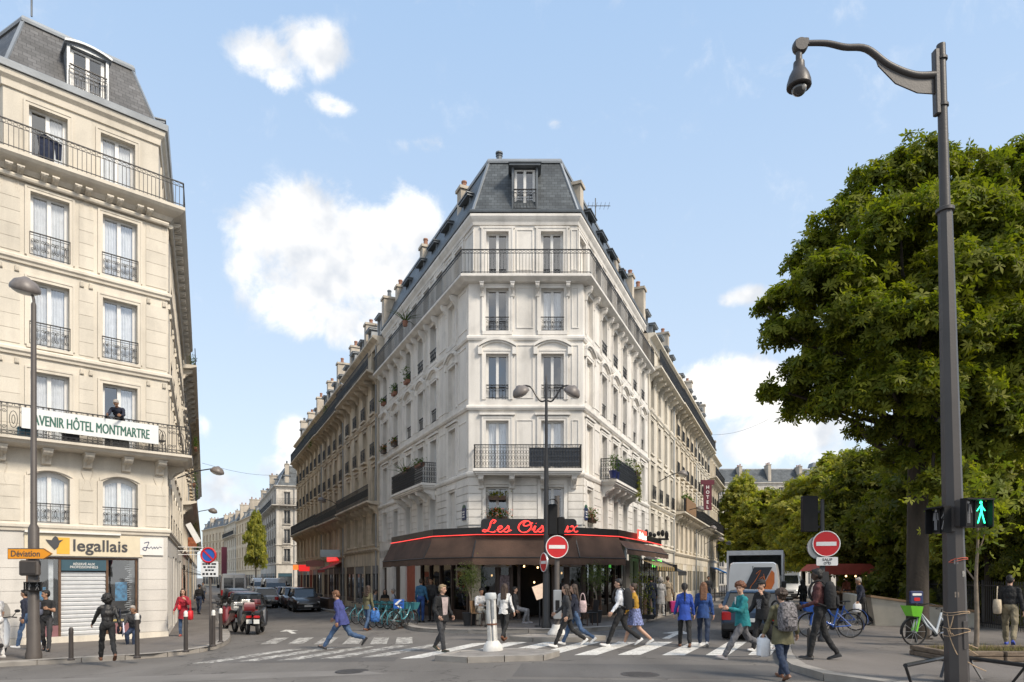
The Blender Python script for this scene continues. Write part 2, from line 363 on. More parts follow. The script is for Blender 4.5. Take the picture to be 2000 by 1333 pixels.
def paint_mat(name,c,under,wear,scale=9):
    """road paint chipped down to the asphalt"""
    m=mat(name,c,.8,.2,2.2,.3,50); t=m.node_tree; b=t.nodes['Principled BSDF']; src=b.inputs['Base Color'].links[0].from_socket
    g=t.nodes.new('ShaderNodeNewGeometry'); n=t.nodes.new('ShaderNodeTexNoise'); n.inputs['Scale'].default_value=scale; n.inputs['Detail'].default_value=8; n.inputs['Roughness'].default_value=.72; t.links.new(g.outputs['Position'],n.inputs['Vector'])
    r=t.nodes.new('ShaderNodeMapRange'); r.inputs[1].default_value=wear; r.inputs[2].default_value=wear+.10; t.links.new(n.outputs[0],r.inputs[0])
    x=t.nodes.new('ShaderNodeMix'); x.data_type='RGBA'; x.inputs[6].default_value=(*under,1); t.links.new(r.outputs[0],x.inputs[0]); t.links.new(src,x.inputs[7]); t.links.new(x.outputs[2],b.inputs['Base Color']); return m
def asphalt_mat(name,c,crack=.5):
    """asphalt: worn lanes, stains, aggregate grain and hairline cracks"""
    m=bpy.data.materials.new(name); m.use_nodes=True; t=m.node_tree; b=t.nodes['Principled BSDF']; b.inputs['Roughness'].default_value=.88; b.inputs['Specular IOR Level'].default_value=.3
    g=t.nodes.new('ShaderNodeNewGeometry'); P=g.outputs['Position']
    def nz(sc,det=4,s3=(1,1,1),rough=.5):
        mp=t.nodes.new('ShaderNodeMapping'); mp.inputs['Scale'].default_value=s3; t.links.new(P,mp.inputs[0]); n=t.nodes.new('ShaderNodeTexNoise'); n.inputs['Scale'].default_value=sc; n.inputs['Detail'].default_value=det; n.inputs['Roughness'].default_value=rough; t.links.new(mp.outputs[0],n.inputs['Vector']); return n.outputs[0]
    def mr(x,a,bb,lo,hi):
        r=t.nodes.new('ShaderNodeMapRange'); r.inputs[1].default_value=a; r.inputs[2].default_value=bb; r.inputs[3].default_value=lo; r.inputs[4].default_value=hi; t.links.new(x,r.inputs[0]); return r.outputs[0]
    def mul(a,bb):
        q=t.nodes.new('ShaderNodeMath'); q.operation='MULTIPLY'; t.links.new(a,q.inputs[0]); t.links.new(bb,q.inputs[1]); return q.outputs[0]
    f=mul(mr(nz(.22,5),.3,.7,.80,1.18),mr(nz(1.1,6,(1,.25,1)),.35,.7,1.08,.86)); f=mul(f,mr(nz(55,2),.25,.75,.80,1.2)); f=mul(f,mr(nz(3.2,5,rough=.7),.60,.78,1.0,.72))
    v=t.nodes.new('ShaderNodeTexVoronoi'); v.feature='DISTANCE_TO_EDGE'; v.inputs['Scale'].default_value=.33
    w=t.nodes.new('ShaderNodeVectorMath'); w.operation='ADD'; nn=t.nodes.new('ShaderNodeTexNoise'); nn.inputs['Scale'].default_value=1.6; nn.inputs['Detail'].default_value=5; t.links.new(P,nn.inputs['Vector'])
    sc=t.nodes.new('ShaderNodeVectorMath'); sc.operation='SCALE'; sc.inputs['Scale'].default_value=1.3; t.links.new(nn.outputs['Color'],sc.inputs[0]); t.links.new(P,w.inputs[0]); t.links.new(sc.outputs[0],w.inputs[1]); t.links.new(w.outputs[0],v.inputs['Vector'])
    f=mul(f,mr(v.outputs['Distance'],.0,.012,1-crack,1.0))
    c_=t.nodes.new('ShaderNodeVectorMath'); c_.operation='SCALE'; c_.inputs[0].default_value=c; t.links.new(f,c_.inputs['Scale']); t.links.new(c_.outputs[0],b.inputs['Base Color'])
    bp=t.nodes.new('ShaderNodeBump'); bp.inputs['Strength'].default_value=.5; bp.inputs['Distance'].default_value=.015; t.links.new(nz(90,2),bp.inputs['Height']); t.links.new(bp.outputs[0],b.inputs['Normal']); MT[name]=m; return m
# ================================================================ ground, pavements, kerbs, markings
M_road = asphalt_mat('asphalt_road',(.158,.146,.134))
M_roadpatch = asphalt_mat('asphalt_patch',(.122,.115,.109),.0)
M_roadpale = mat('asphalt_pale',(.185,.171,.157),.88,.14,1.0,.5,80)
M_pave = asphalt_mat('asphalt_pavement',(.17,.153,.139),.35)
M_kerb = mat('granite_kerb',(.30,.275,.245),.85,.2,2.5,.6,60)
M_isl = mat('island_top',(.24,.22,.20),.9,.2,3,.5,50)
M_mark = paint_mat('road_paint',(.64,.62,.575),(.2,.185,.17),.37)
M_worn = paint_mat('road_paint_worn',(.50,.48,.44),(.17,.158,.145),.46,6)
M_iron = mat('cast_iron',(.05,.045,.042),.6,.2,8)
def ground_mesh(name,poly,h,m,parent=None,kind=None):
    bm=bmesh.new(); bm.faces.new([bm.verts.new((p[0],p[1],0)) for p in poly])
    for x in (0.0,-13.0):
        bmesh.ops.bisect_plane(bm,geom=bm.verts[:]+bm.edges[:]+bm.faces[:],plane_co=(x,0,0),plane_no=(1,0,0))
    for v in bm.verts: v.co.z=g(v.co.x)+h
    bmesh.ops.recalc_face_normals(bm,faces=bm.faces[:])
    for f in bm.faces:
        if f.normal.z<0: f.normal_flip()
    me=bpy.data.meshes.new(name); bm.to_mesh(me); bm.free(); me.materials.append(m)
    o=bpy.data.objects.new(name,me); COL.objects.link(o); o.parent=parent; PW[o.name]=Matrix()
    if kind: o['kind']=kind
    return o
ROAD=ground_mesh('road',[(-900,-120),(900,-120),(900,1500),(-900,1500)],0,M_road,kind='structure')
def kerbs(parent,line,h,w=.3,step=1.0,inside=1,m=None,top=.008,jit=.004):
    """granite kerb stones along a line, each a piece of its own"""
    P=[Vector((p[0],p[1])) for p in line]; seg=[(P[i+1]-P[i]).length for i in range(len(P)-1)]; L=sum(seg)
    I=offset_poly(P,-w*inside)
    def pos(t,Q):
        for i,sl in enumerate(seg):
            if t<=sl or i==len(seg)-1: return Q[i].lerp(Q[i+1],max(0,min(1,t/sl)))
            t-=sl
    n=max(1,round(L/step)); gap=.009
    for k in range(n):
        t0,t1=L*k/n+gap,L*(k+1)/n-gap; mb=MB(); j=random.uniform(-jit,jit)
        a,b,c,d=pos(t0,P),pos(t1,P),pos(t1,I),pos(t0,I); bev=.025
        lo=[(q.x,q.y,g(q.x)-.06) for q in (a,b,c,d)]; mid=[(q.x,q.y,g(q.x)+h+top+j-bev) for q in (a,b,c,d)]
        tp=[]
        for q,o_ in ((a,d),(b,c),(c,c),(d,d)):
            q2=q+(o_-q)*(bev/w if o_ is not q else 0); tp.append((q2.x,q2.y,g(q2.x)+h+top+j))
        mb.add(lo+mid+tp,[(0,1,5,4),(1,2,6,5),(2,3,7,6),(3,0,4,7),(4,5,9,8),(5,6,10,9),(6,7,11,10),(7,4,8,11),(8,9,10,11)])
        mb.build('kerb_stone',m or M_kerb,parent)
def xy(v): return (v.x,v.y)
# facade corner points
CL=Vector((-1.77,27.8)); CR=Vector((2.88,27.8)); dL=Vector((-.4193,.9078)); dR=Vector((.381,.9246))
nL=Vector((-.9078,-.4193)); nR=Vector((.9246,-.381))
PA=Vector((-12.36,24.5)); uA=Vector((.736,.677)); PA0=PA-uA*4.95; dA=Vector((-.41,.912))
# left pavement round the corner hotel
kl=[xy(G(x,y)) for x,y in ((-320,1316),(-150,1309),(0,1303),(100,1298),(194,1292.5),(300,1286),(370,1278),(415,1270),(440,1261),(450,1251),(449,1240))]
kend=Vector(kl[-1]); kl=[(p.x,p.y) for p in smooth_pts([Vector((*p,0)) for p in kl],3)]
kl.append(xy(kend+dA*8)); kl.append(xy(kend+dA*100))
lp=ground_mesh('pavement',kl+[(-60,120),(-60,12)],.125,M_pave,kind='structure')
kerbs(lp,kl[:-1],.125,inside=1)
kerbs(lp,[kl[-2],xy(kend+dA*45)],.125,inside=1,step=1.6)
# pavement round the cafe block
kc=[CL+dL*120+nL*2.4, CL+dL*40+nL*2.4, CL+dL*1.0+nL*2.45]
kc+=[Vector(q) for q in ((-3.75,25.2),(-3.0,23.9),(-1.9,23.0),(-.5,22.4),(1.0,22.25),(2.4,22.75),(3.6,23.7),(4.5,24.85))]
kc+=[CR+dR*1.5+nR*2.4, CR+dR*40+nR*2.4, CR+dR*90+nR*2.4]
kcs=[kc[0],kc[1]]+[Vector((p.x,p.y)) for p in smooth_pts([Vector((p.x,p.y,0)) for p in kc[2:-2]],3)]+[kc[-2],kc[-1]]
cp=ground_mesh('pavement',[xy(p) for p in kcs]+[(38,150)],.125,M_pave,kind='structure')
kerbs(cp,[xy(p) for p in kcs[1:-1]],.125,inside=1,step=1.05)
# pavement along the park, with the rounded corner
kr=[xy(G(x,y)) for x,y in ((1549,1236),(1546,1252),(1545,1268),(1548,1284),(1558,1298),(1576,1311),(1606,1322),(1650,1331),(1720,1341),(1800,1351),(1950,1366),(2300,1392))]
krs=[(p.x,p.y) for p in smooth_pts([Vector((*p,0)) for p in kr],3)]
far=Vector(krs[0])+dR*110
rp=ground_mesh('pavement',[xy(far)]+krs+[(60,4),(120,60),(120,200),(60,200)],.125,M_pave,kind='structure')
kerbs(rp,[xy(Vector(krs[0])+dR*30)]+krs,.125,inside=-1 if False else -1,step=1.1)
# two traffic islands
def island(pts,name='traffic_island'):
    c=sum((Vector(p) for p in pts),Vector((0,0)))/len(pts)
    P=[(p.x,p.y) for p in smooth_pts([Vector((*p,0)) for p in pts],4,close=True)]
    o=ground_mesh(name,P,.118,M_isl,kind='structure')
    kerbs(o,P+[P[0]],.12,w=.22,step=.75,inside=-1,top=.01)
    return o
island([(-1.52,15.35),(-1.25,15.02),(-.3,14.93),(.55,15.05),(.88,15.45),(.75,15.95),(0,16.2),(-.9,16.12),(-1.4,15.85)])
island([(.12,19.75),(.3,19.45),(1.3,19.35),(2.25,19.45),(2.5,19.75),(2.3,20.1),(1.3,20.25),(.3,20.1)])
# zebra crossing: stripes run along the right street
zc=thing('crosswalk',None,None); zc['kind']='structure'
for i in range(15):
    x0=-7.75+1.02*i+1.02*.0; Y0=15.95+random.uniform(-.05,.05)+(.55 if x0<-3 else 0); Ln=3.55+random.uniform(-.06,.06)-(.5 if x0<-3 else 0)
    a=Vector((x0+.02,Y0)); b=a+Vector((.43,.903))*Ln; w=Vector((.53,0))
    ground_mesh('stripe',[xy(a),xy(a+w),xy(b+w),xy(b)],.004,M_worn if x0<-3.2 else M_mark,zc)
zl=thing('crosswalk',None,None); zl['kind']='structure'
for px in (508,560,613,668,722,772):
    a=G(px,1259); b=a+Vector((-.35,2.35,0)) ; w=Vector((.5,0,0))
    ground_mesh('stripe',[xy(a),xy(a+w),xy(b+w),xy(b)],.004,M_worn,zl)
def arrow(o,d,s,name='road_arrow'):
    d=Vector(d).normalized(); n=Vector((-d.y,d.x)); o=Vector(o)
    P=[(-.07,0),(-.07,1.3),(-.3,1.3),(0,2.2),(.3,1.3),(.07,1.3),(.07,0)]
    return ground_mesh(name,[xy(o-n*x*s+d*y*s) for x,y in P],.004,M_mark,kind='structure')
p=G(1300,1248); arrow((p.x,p.y),(.381,.924),1.5)
p=G(575,1238); arrow((p.x,p.y),(-.419,.908),1.2)
# repaired patches in the asphalt and one utility cover
def patch(pts,m,h=.003): return ground_mesh('asphalt_patch',[xy(G(*q)) for q in pts],h,m,kind='structure')
patch(((1020,1296),(1500,1300),(1700,1331),(1000,1322)),M_roadpatch)
patch(((-20,1330),(700,1309),(760,1317),(-20,1345)),M_roadpale)
patch(((990,1327),(1430,1330),(1400,1345),(980,1343)),M_roadpatch)
patch(((400,1286),(780,1284),(770,1292),(390,1296)),M_roadpatch)
patch(((1180,1232),(1250,1230),(1330,1205),(1290,1203)),M_roadpatch)
for px,py in ((690,1312),(1250,1318)):
    p=G(px,py); mb=MB(T(p.x,p.y,p.z+.002)); mb.lathe([(.36,0),(.36,.006),(.33,.008),(.0,.008)],24)
    for k in range(5): mb.box(-.25,.25,-.2+.1*k-.015,-.2+.1*k+.015,.007,.011)
    o=mb.build('utility_cover',M_iron); o['kind']='structure'
# ================================================================ buildings
M_frame=mat('window_paint',(.72,.71,.69),.45,.05,5)
M_frameold=mat('window_paint_old',(.46,.44,.41),.55,.12,5)
M_glass=glass_mat('window_glass',(.96,.97,.98),2.7)
M_glassfar=mat('window_glass_far',(.045,.05,.055),.06,.3,.6,spec=.8)
M_dark=mat('room_dark',(.028,.026,.025),.9,.3,1)  # near-black sheets behind the panes; the unlit rooms' shade is in this colour
M_curt=mat('net_curtain',(.80,.81,.82),.9,.08,6,.2,30)
M_railm=mat('wrought_iron',(.016,.016,.018),.5,.2,10)
M_zinc=mat('zinc',(.30,.32,.34),.42,.14,1.5,.15,12,metal=.25)
M_zincd=mat('zinc_dark',(.13,.145,.16),.45,.2,1.5,.15,12,metal=.25)
M_slateA=slate_mat('slate_warm',(.085,.085,.088))
M_slate=slate_mat('slate',(.075,.085,.092))
M_pot=mat('terracotta',(.30,.15,.10),.8,.2,6)
M_chim=stone_mat('chimney_render',(.55,.49,.41),.35)
M_wood=mat('door_wood',(.05,.03,.022),.5,.25,4)
M_leaf=leaf_mat('plant_leaf',(.065,.11,.02)); M_flower=mat('red_petals',(.62,.10,.04),.6,.3,20,isl=.4); M_flowerp=mat('pink_petals',(.5,.12,.10),.6,.3,20,isl=.4)
CACHE={}
def cached(key,fn):
    if key not in CACHE: CACHE[key]=fn()
    return CACHE[key]
def win_mesh(w,h,m,old=False,arch=0,bars=0):
    def f():
        mb=MB(); t=.065; d0,d1=0,.07
        mb.box(-w/2,-w/2+t,d0,d1,0,h); mb.box(w/2-t,w/2,d0,d1,0,h)
        mb.box(-w/2+t,w/2-t,d0,d1,h-t,h); mb.box(-w/2+t,w/2-t,d0,d1,0,t*1.4)
        mb.box(-.055,.055,d0-.02,d1,t*1.4,h-t)                       # meeting stiles
        for sgn in (-1,1):
            mb.box(*sorted((sgn*(w/2-t),sgn*(w/2-t-.04))),d0+.01,d1-.01,t*1.4,h-t)
        if bars:
            for k in range(1,bars+1):
                z=h*k/(bars+1)
                for sgn in (-1,1): mb.box(*sorted((sgn*.055,sgn*(w/2-t-.04))),d0+.012,d1-.012,z-.015,z+.015)
        if arch:
            n=10; P=[(-w/2+w*k/n, h-arch*((2*k/n-1)**2)) for k in range(n+1)]
            mb.prism([(x,z-.16) for x,z in P]+[(x,z) for x,z in reversed(P)],d0-.004,d1-.004,'y')
        return mb.mesh('window',m)
    return cached(('win',w,h,m.name,arch,bars),f)
def pane_mesh(w,h,m):
    return cached(('pane',w,h,m.name),lambda: MB().box(-w/2,w/2,0,.012,0,h).mesh('pane',m))
def curtain_mesh(w,h,m,seed):
    def f():
        r=random.Random(seed); n=26; mb=MB(); x=[-w/2+w*k/n for k in range(n+1)]; y=[.02*math.sin(k*1.5+r.random()*.8)+r.uniform(-.008,.008) for k in range(n+1)]
        dr=r.uniform(-.12,.12)
        top=[(a,b,h) for a,b in zip(x,y)]; mid=[(a*(1-.12*r.random()*0)+0,b*1.2,h*.5) for a,b in zip(x,y)]; bot=[(a+dr*(a/w),b*1.5,0.0) for a,b in zip(x,y)]
        return mb.loft([top,mid,bot],closed=False).mesh('curtain',m,smooth=60)
    return cached(('cur',w,h,m.name,seed),f)
def window(par,M,uc,zb,w,h,style='near',fm=None,cur=None,arch=0,depth=.2,open_=0,bars=0,glass=None):
    """a window part with its panes (and curtains) as sub-parts, placed in a facade frame"""
    fm=fm or M_frame; Mw=M@T(uc,depth,zb)
    o=place('window',win_mesh(w,h,fm,arch=arch,bars=bars),par,Mw)
    gm=glass or (M_glass if style=='near' else M_glassfar); t=.065; pw=w/2-t-.04-.055; ph=h-t*2.4-(.02 if not arch else .05)
    if style=='near':
        for sgn in (-1,1): place('pane',pane_mesh(pw,ph,gm),o,Mw@T(sgn*(.055+pw/2),.03,t*1.4))
        if cur:
            if cur in (1,3): place('curtain',curtain_mesh(w*.49,h-.1,M_curt,random.randint(0,5)),o,Mw@T(-w*.24,.085,.03))
            if cur in (2,3): place('curtain',curtain_mesh(w*.49,h-.1,M_curt,random.randint(0,5)),o,Mw@T(w*.24,.085,.03))
    else:
        place('pane',pane_mesh(w-.14,h-.14,gm),o,Mw@T(0,.035,.07))
    return o
def ring(mb,c,r,t=.009,n=10,a0=0,a1=2*math.pi,ry=None):
    ry=ry or r
    pts=[(c[0]+r*math.cos(a0+(a1-a0)*k/n),c[1],c[2]+ry*math.sin(a0+(a1-a0)*k/n)) for k in range(n+1)]
    for p,q in zip(pts,pts[1:]): mb.bar(p,q,t,t)
def spiral(mb,c,r,turns,t,flip=1,a0=0,n=14):
    pts=[]
    for k in range(n+1):
        a=a0+flip*2*math.pi*turns*k/n; rr=r*(1-.8*k/n); pts.append((c[0]+rr*math.cos(a),c[1],c[2]+rr*math.sin(a)))
    for p,q in zip(pts,pts[1:]): mb.bar(p,q,t,t)
def rail_panel(mb,L,h,style,t=.016):
    """railing in the xz plane from x=0 to L; mb.M places it"""
    mb.box(0,L,-.022,.022,h-.03,h)
    if style=='scroll':
        mb.box(0,L,-.01,.01,.0,.02); mb.box(0,L,-.01,.01,h-.1,h-.085)
        n=max(2,round(L/.3)); s=L/n
        for k in range(n):
            x=s*k+s/2
            spiral(mb,(x-s*.22,0,h*.62),s*.24,1.4,t*.8,1,-1.2); spiral(mb,(x+s*.22,0,h*.62),s*.24,1.4,t*.8,-1,math.pi+1.2)
            spiral(mb,(x-s*.22,0,h*.26),s*.22,1.4,t*.8,-1,1.2); spiral(mb,(x+s*.22,0,h*.26),s*.22,1.4,t*.8,1,math.pi-1.2)
            ring(mb,(x,0,h*.45),s*.10,t*.8,8,ry=h*.2)
            mb.bar((s*k,0,0),(s*k,0,h),t,t)
        mb.bar((L,0,0),(L,0,h),t,t)
    elif style=='bars':
        mb.box(0,L,-.012,.012,.05,.075); mb.box(0,L,-.01,.01,h-.17,h-.155)
        n=max(2,round(L/.13)); s=L/n
        for k in range(n+1): mb.bar((s*k,0,0),(s*k,0,h-.16),t,t)
        n2=max(2,round(L/.15)); s2=L/n2
        for k in range(n2): ring(mb,(s2*(k+.5),0,h-.095),s2*.42,t*.7,8,ry=.05)
    elif style=='lace':
        mb.box(0,L,-.012,.012,.03,.05); mb.box(0,L,-.01,.01,h-.15,h-.135)
        n=max(2,round(L/.115)); s=L/n
        for k in range(n+1): mb.bar((s*k,0,0),(s*k,0,h),t,t)
        for k in range(n):
            x=s*(k+.5)
            for zc in (.2,.45,.68): ring(mb,(x,0,h*zc),s*.36,t*.75,6,ry=h*.09)
            spiral(mb,(x,0,h-.085),s*.4,1.2,t*.6,1,k)
    elif style=='motif':
        mb.box(0,L,-.012,.012,.03,.05); mb.box(0,L,-.01,.01,h-.13,h-.115); mb.box(0,L,-.01,.01,.14,.155)
        n=max(1,round(L/.62)); s=L/n
        for k in range(n):
            x=s*(k+.5)
            for q in (-.5,-.26,.26,.5): mb.bar((x+s*q,0,0),(x+s*q,0,h),t,t)
            ring(mb,(x,0,h*.5),s*.17,t,12,ry=h*.26); ring(mb,(x,0,h*.5),s*.07,t,8,ry=h*.14)
            for q in (-.38,.38):
                for zz,fl in ((.25,1),(.75,-1)): spiral(mb,(x+s*q,0,h*zz),s*.11,1.5,t*.8,fl,0,12)
            for q in (-.38,-.13,.13,.38): ring(mb,(x+s*q,0,h-.06),s*.1,t*.7,8,ry=.045); ring(mb,(x+s*q,0,.095),s*.1,t*.7,8,ry=.04)
    elif style=='far':
        mb.box(0,L,-.012,.012,.04,.08)
        n=max(2,round(L/.16)); s=L/n
        for k in range(n+1): mb.bar((s*k,0,0),(s*k,0,h),.02,.02)
        mb.box(0,L,-.008,.008,h*.3,h*.62) if False else None
        n2=max(1,round(L/.32)); s2=L/n2
        for k in range(n2): ring(mb,(s2*(k+.5),0,h*.5),s2*.35,.02,6,ry=h*.26)
def rail_mesh(L,h,style,m=None):
    m=m or M_railm
    def f():
        mb=MB(); mb.M=T(-L/2,0,0); rail_panel(mb,L,h,style); return mb.mesh('railing',m)
    return cached(('rail',round(L,2),h,style,m.name),f)
def console_mesh(w,d,h,m,scroll=1):
    """bracket under a balcony: s-shaped profile, local y outwards negative, top at z=0"""
    def f():
        P=[(0,0),(-d,0),(-d,-.09*h/.5)]
        P+=[(-d*.97,-.28*h),(-d*.80,-.42*h),(-d*.55,-.46*h),(-d*.38,-.58*h),(-d*.30,-.78*h),(-d*.24,-.93*h),(-d*.1,-h),(0,-h)]
        mb=MB(); mb.prism(P,-w/2,w/2,'x'); mb.box(-w/2-.02,w/2+.02,-d-.02,.0,-.05,.0)
        mb.prism([(p[0]*1.05-.004,p[1]) for p in P[2:-1]]+[(-.01,-h)],-w*.14,w*.14,'x')
        return mb.mesh('bracket',m)
    return cached(('con',w,d,h,m.name),f)
def wall_face(mb,L,z0,z1,ops,rev=.24,ext0=0,ext1=0):
    """wall from x=-ext0..L+ext1 with rectangular openings (x0,x1,z0,z1) and their reveals"""
    us=sorted({-ext0,L+ext1,*[round(o[0],4) for o in ops],*[round(o[1],4) for o in ops]}); zs=sorted({z0,z1,*[round(o[2],4) for o in ops],*[round(o[3],4) for o in ops]})
    vid={}
    vs=[];fs=[]
    def V(u,z):
        if (u,z) not in vid: vid[(u,z)]=len(vs); vs.append((u,0,z))
        return vid[(u,z)]
    for a,b in zip(us,us[1:]):
        for c,d in zip(zs,zs[1:]):
            um,zm=(a+b)/2,(c+d)/2
            if any(o[0]<um<o[1] and o[2]<zm<o[3] for o in ops): continue
            fs.append((V(a,c),V(b,c),V(b,d),V(a,d)))
    mb.add(vs,fs)
    for a,b,c,d in [o[:4] for o in ops]:
        mb.quad((a,0,c),(a,rev,c),(a,rev,d),(a,0,d)); mb.quad((b,0,c),(b,0,d),(b,rev,d),(b,rev,c))
        mb.quad((a,0,d),(a,rev,d),(b,rev,d),(b,0,d)); mb.quad((a,0,c),(b,0,c),(b,rev,c),(a,rev,c))
def architrave(mb,uc,zb,w,h,t=.14,d=.05,ears=0,arch=0):
    """moulded surround of an opening"""
    for k,(o,p) in enumerate(((0,d),(t*.62,d+.02))):
        i0,i1=(0,t*.62) if k==0 else (t*.62,t)
        mb.box(uc-w/2-i1,uc-w/2-i0,-p,.012,zb,zb+h+i0+(.0 if k==0 else 0)); mb.box(uc+w/2+i0,uc+w/2+i1,-p,.012,zb,zb+h+i0)
        mb.box(uc-w/2-i1-(ears if k else 0),uc+w/2+i1+(ears if k else 0),-p,.012,zb+h+i0,zb+h+i1)
def hood(mb,uc,zb,w,rise,t=.12,d=.14,n=14):
    """segmental hood mould with level ends"""
    P=[(-w/2+w*k/n, rise*(1-(2*k/n-1)**2)) for k in range(n+1)]
    mb.prism([(uc+x,zb+z) for x,z in P]+[(uc+x*1.0,zb+z+t) for x,z in reversed(P)],-d,.01,'y')
    mb.prism([(uc+x*.93,zb+z-.07) for x,z in P]+[(uc+x*.93,zb+z-.005) for x,z in reversed(P)],-d*.5,.01,'y')
    for sg in (-1,1): mb.box(*sorted((uc+sg*w/2,uc+sg*(w/2-.16))),-d*.8,.01,zb-.3,zb-.01)
def uv_roof(name,m,quads,par):
    """slate faces with metric uv; quads = four corners, bottom edge first"""
    me=bpy.data.meshes.new(name); inv=PW[par.name].inverted(); vs=[];fs=[];uv=[]
    for q in quads:
        q=[Vector(p) for p in q]; o=len(vs); vs+=[tuple(inv@p) for p in q]; fs.append((o,o+1,o+2,o+3))
        u=(q[1]-q[0]).normalized(); n=(q[1]-q[0]).cross(q[3]-q[0]).normalized(); v=n.cross(u)
        uv+=[((p-q[0]).dot(u)+o*1.37,(p-q[0]).dot(v)) for p in q]
    me.from_pydata(vs,[],fs); l=me.uv_layers.new(name='UVMap'); l.data.foreach_set('uv',[x for p in uv for x in p]); me.materials.append(m)
    o=bpy.data.objects.new(name,me); COL.objects.link(o); o.parent=par; PW[o.name]=PW[par.name].copy(); return o
def mansard(par,pts,z0,z1,inset,slate,setb=.15,cap=True):
    b=offset_poly(pts,-setb); t=offset_poly(pts,-setb-inset); quads=[]
    for i in range(len(pts)-1):
        quads.append(((b[i].x,b[i].y,z0),(b[i+1].x,b[i+1].y,z0),(t[i+1].x,t[i+1].y,z1),(t[i].x,t[i].y,z1)))
    o=uv_roof('roof',slate,quads,par)
    mb=MB()
    for i in range(1,len(pts)-1): mb.bar((b[i].x,b[i].y,z0),(t[i].x,t[i].y,z1),.1,.06)       # hip rolls
    sweep(mb,[xy(p) for p in t],[(-.06,z1-.1),(.09,z1-.1),(.11,z1-.02),(.06,z1+.09),(-.06,z1+.09)])
    mb.build('ridge',M_zinc,par,world=True)
    r=offset_poly(pts,-setb-inset-2.2); mb=MB()
    for i in range(len(pts)-1): mb.quad((t[i].x,t[i].y,z1+.05),(t[i+1].x,t[i+1].y,z1+.05),(r[i+1].x,r[i+1].y,z1+.5),(r[i].x,r[i].y,z1+.5))
    mb.build('upper_roof',M_zinc,par,world=True)
    return o
def dormer(par,M,uc,z0,w,h,inset,rise,style='zinc',near=True,ped=0,rail=True,flower=False,yoff=.15):
    """dormer in a facade frame; its front stands at the foot of the slope"""
    Mw=M@T(uc,yoff,z0); mb=MB(Mw); dpt=inset*h/rise+.15; c=.09
    mb.box(-w/2-c,-w/2,.0,dpt,0,h); mb.box(w/2,w/2+c,.0,dpt,0,h)
    if ped:
        n=10; P=[(-w/2-c-.08+(w+2*c+.16)*k/n, h+ped*(1-(2*k/n-1)**2)) for k in range(n+1)]
        mb.prism([(-w/2-c-.08,h-.02)]+P+[(w/2+c+.08,h-.02)],-.03,dpt+inset*.4,'y')
        mb.prism([(x,z+.0) for x,z in P]+[(x,z+.07) for x,z in reversed(P)],-.14,dpt+inset*.4,'y')
    else:
        mb.box(-w/2-c-.1,w/2+c+.1,-.16,dpt+inset*.2,h,h+.09); mb.box(-w/2-c-.14,w/2+c+.14,-.2,dpt+inset*.2,h+.09,h+.13)
    mb.build('dormer',M_zincd if style=='dark' else M_zinc,par,world=True)
    window(par,M,uc,z0+.06,w-.04,h-.1,'near' if near else 'far',depth=yoff+.12,cur=random.choice((0,3)) if near else 0)
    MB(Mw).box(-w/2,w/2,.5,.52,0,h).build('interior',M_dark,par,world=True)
    if rail: place('railing',rail_mesh(w+.05,.85,'bars' if near else 'far'),par,Mw@T(0,-.06,0))
def chimney(par,c,u,L,w,z0,z1,pots=4,near=False):
    M=FR(c,u); mb=MB(M); mb.box(-L/2,L/2,-w/2,w/2,z0,z1); mb.box(-L/2-.07,L/2+.07,-w/2-.07,w/2+.07,z1,z1+.14)
    o=mb.build('chimney',M_chim,par,world=True)
    for k in range(pots):
        x=-L/2+L*(k+.5)/pots; h=random.uniform(.28,.5); mp=MB(M@T(x,0,z1+.14)); mp.lathe([(.13,0),(.11,h*.8),(.14,h*.82),(.13,h),(.08,h)],8)
        mp.build('chimney_pot',M_pot if random.random()<.75 else M_zincd,o,world=True)
def pot_plant(par_label,cat,M,w,h,leafm,flowerm=None,n=120,pot=None,spill=0,name='potted_plant',rad=None,group=None,d=.11,trail=0):
    """a planter or pot with leaves: things that stand on sills and balconies are their own objects"""
    t=thing(name,par_label,cat,M=M,group=group)
    mb=MB()
    if pot is not None:
        mb.loft([[(-w/2*.9,-d*.8,0),(w/2*.9,-d*.8,0),(w/2*.9,d*.8,0),(-w/2*.9,d*.8,0)],[(-w/2,-d,.17),(w/2,-d,.17),(w/2,d,.17),(-w/2,d,.17)]]); mb.build('planter',pot,t)
    def leaves(n,m,nm,zlo,zhi,s):
        q=MB()
        for _ in range(n):
            a=random.random(); c=Vector((random.gauss(0,w*.27),random.gauss(0,.1)-trail*.08,zlo+(zhi-zlo)*a**1.2))
            if trail and random.random()<.6: c.z=-random.random()*trail; c.y=-.12-random.random()*.1
            r=Matrix.Rotation(random.random()*6.28,3,'Z')@Matrix.Rotation(random.gauss(.4,.6),3,'X')
            q.add([c+r@Vector(p)*s*random.uniform(.6,1.3) for p in ((-.3,0,0),(0,-.12,.06),(.3,0,0),(.12,.35,.05),(0,.8,-.05),(-.12,.35,.05))],[(0,1,5),(1,2,3),(1,3,4),(1,4,5)])
        return q.build(nm,m,t)
    leaves(n,leafm,'foliage',.1,h,.13)
    if flowerm: leaves(n//2,flowerm,'blossom',.15,h*1.05,.09)
    return t
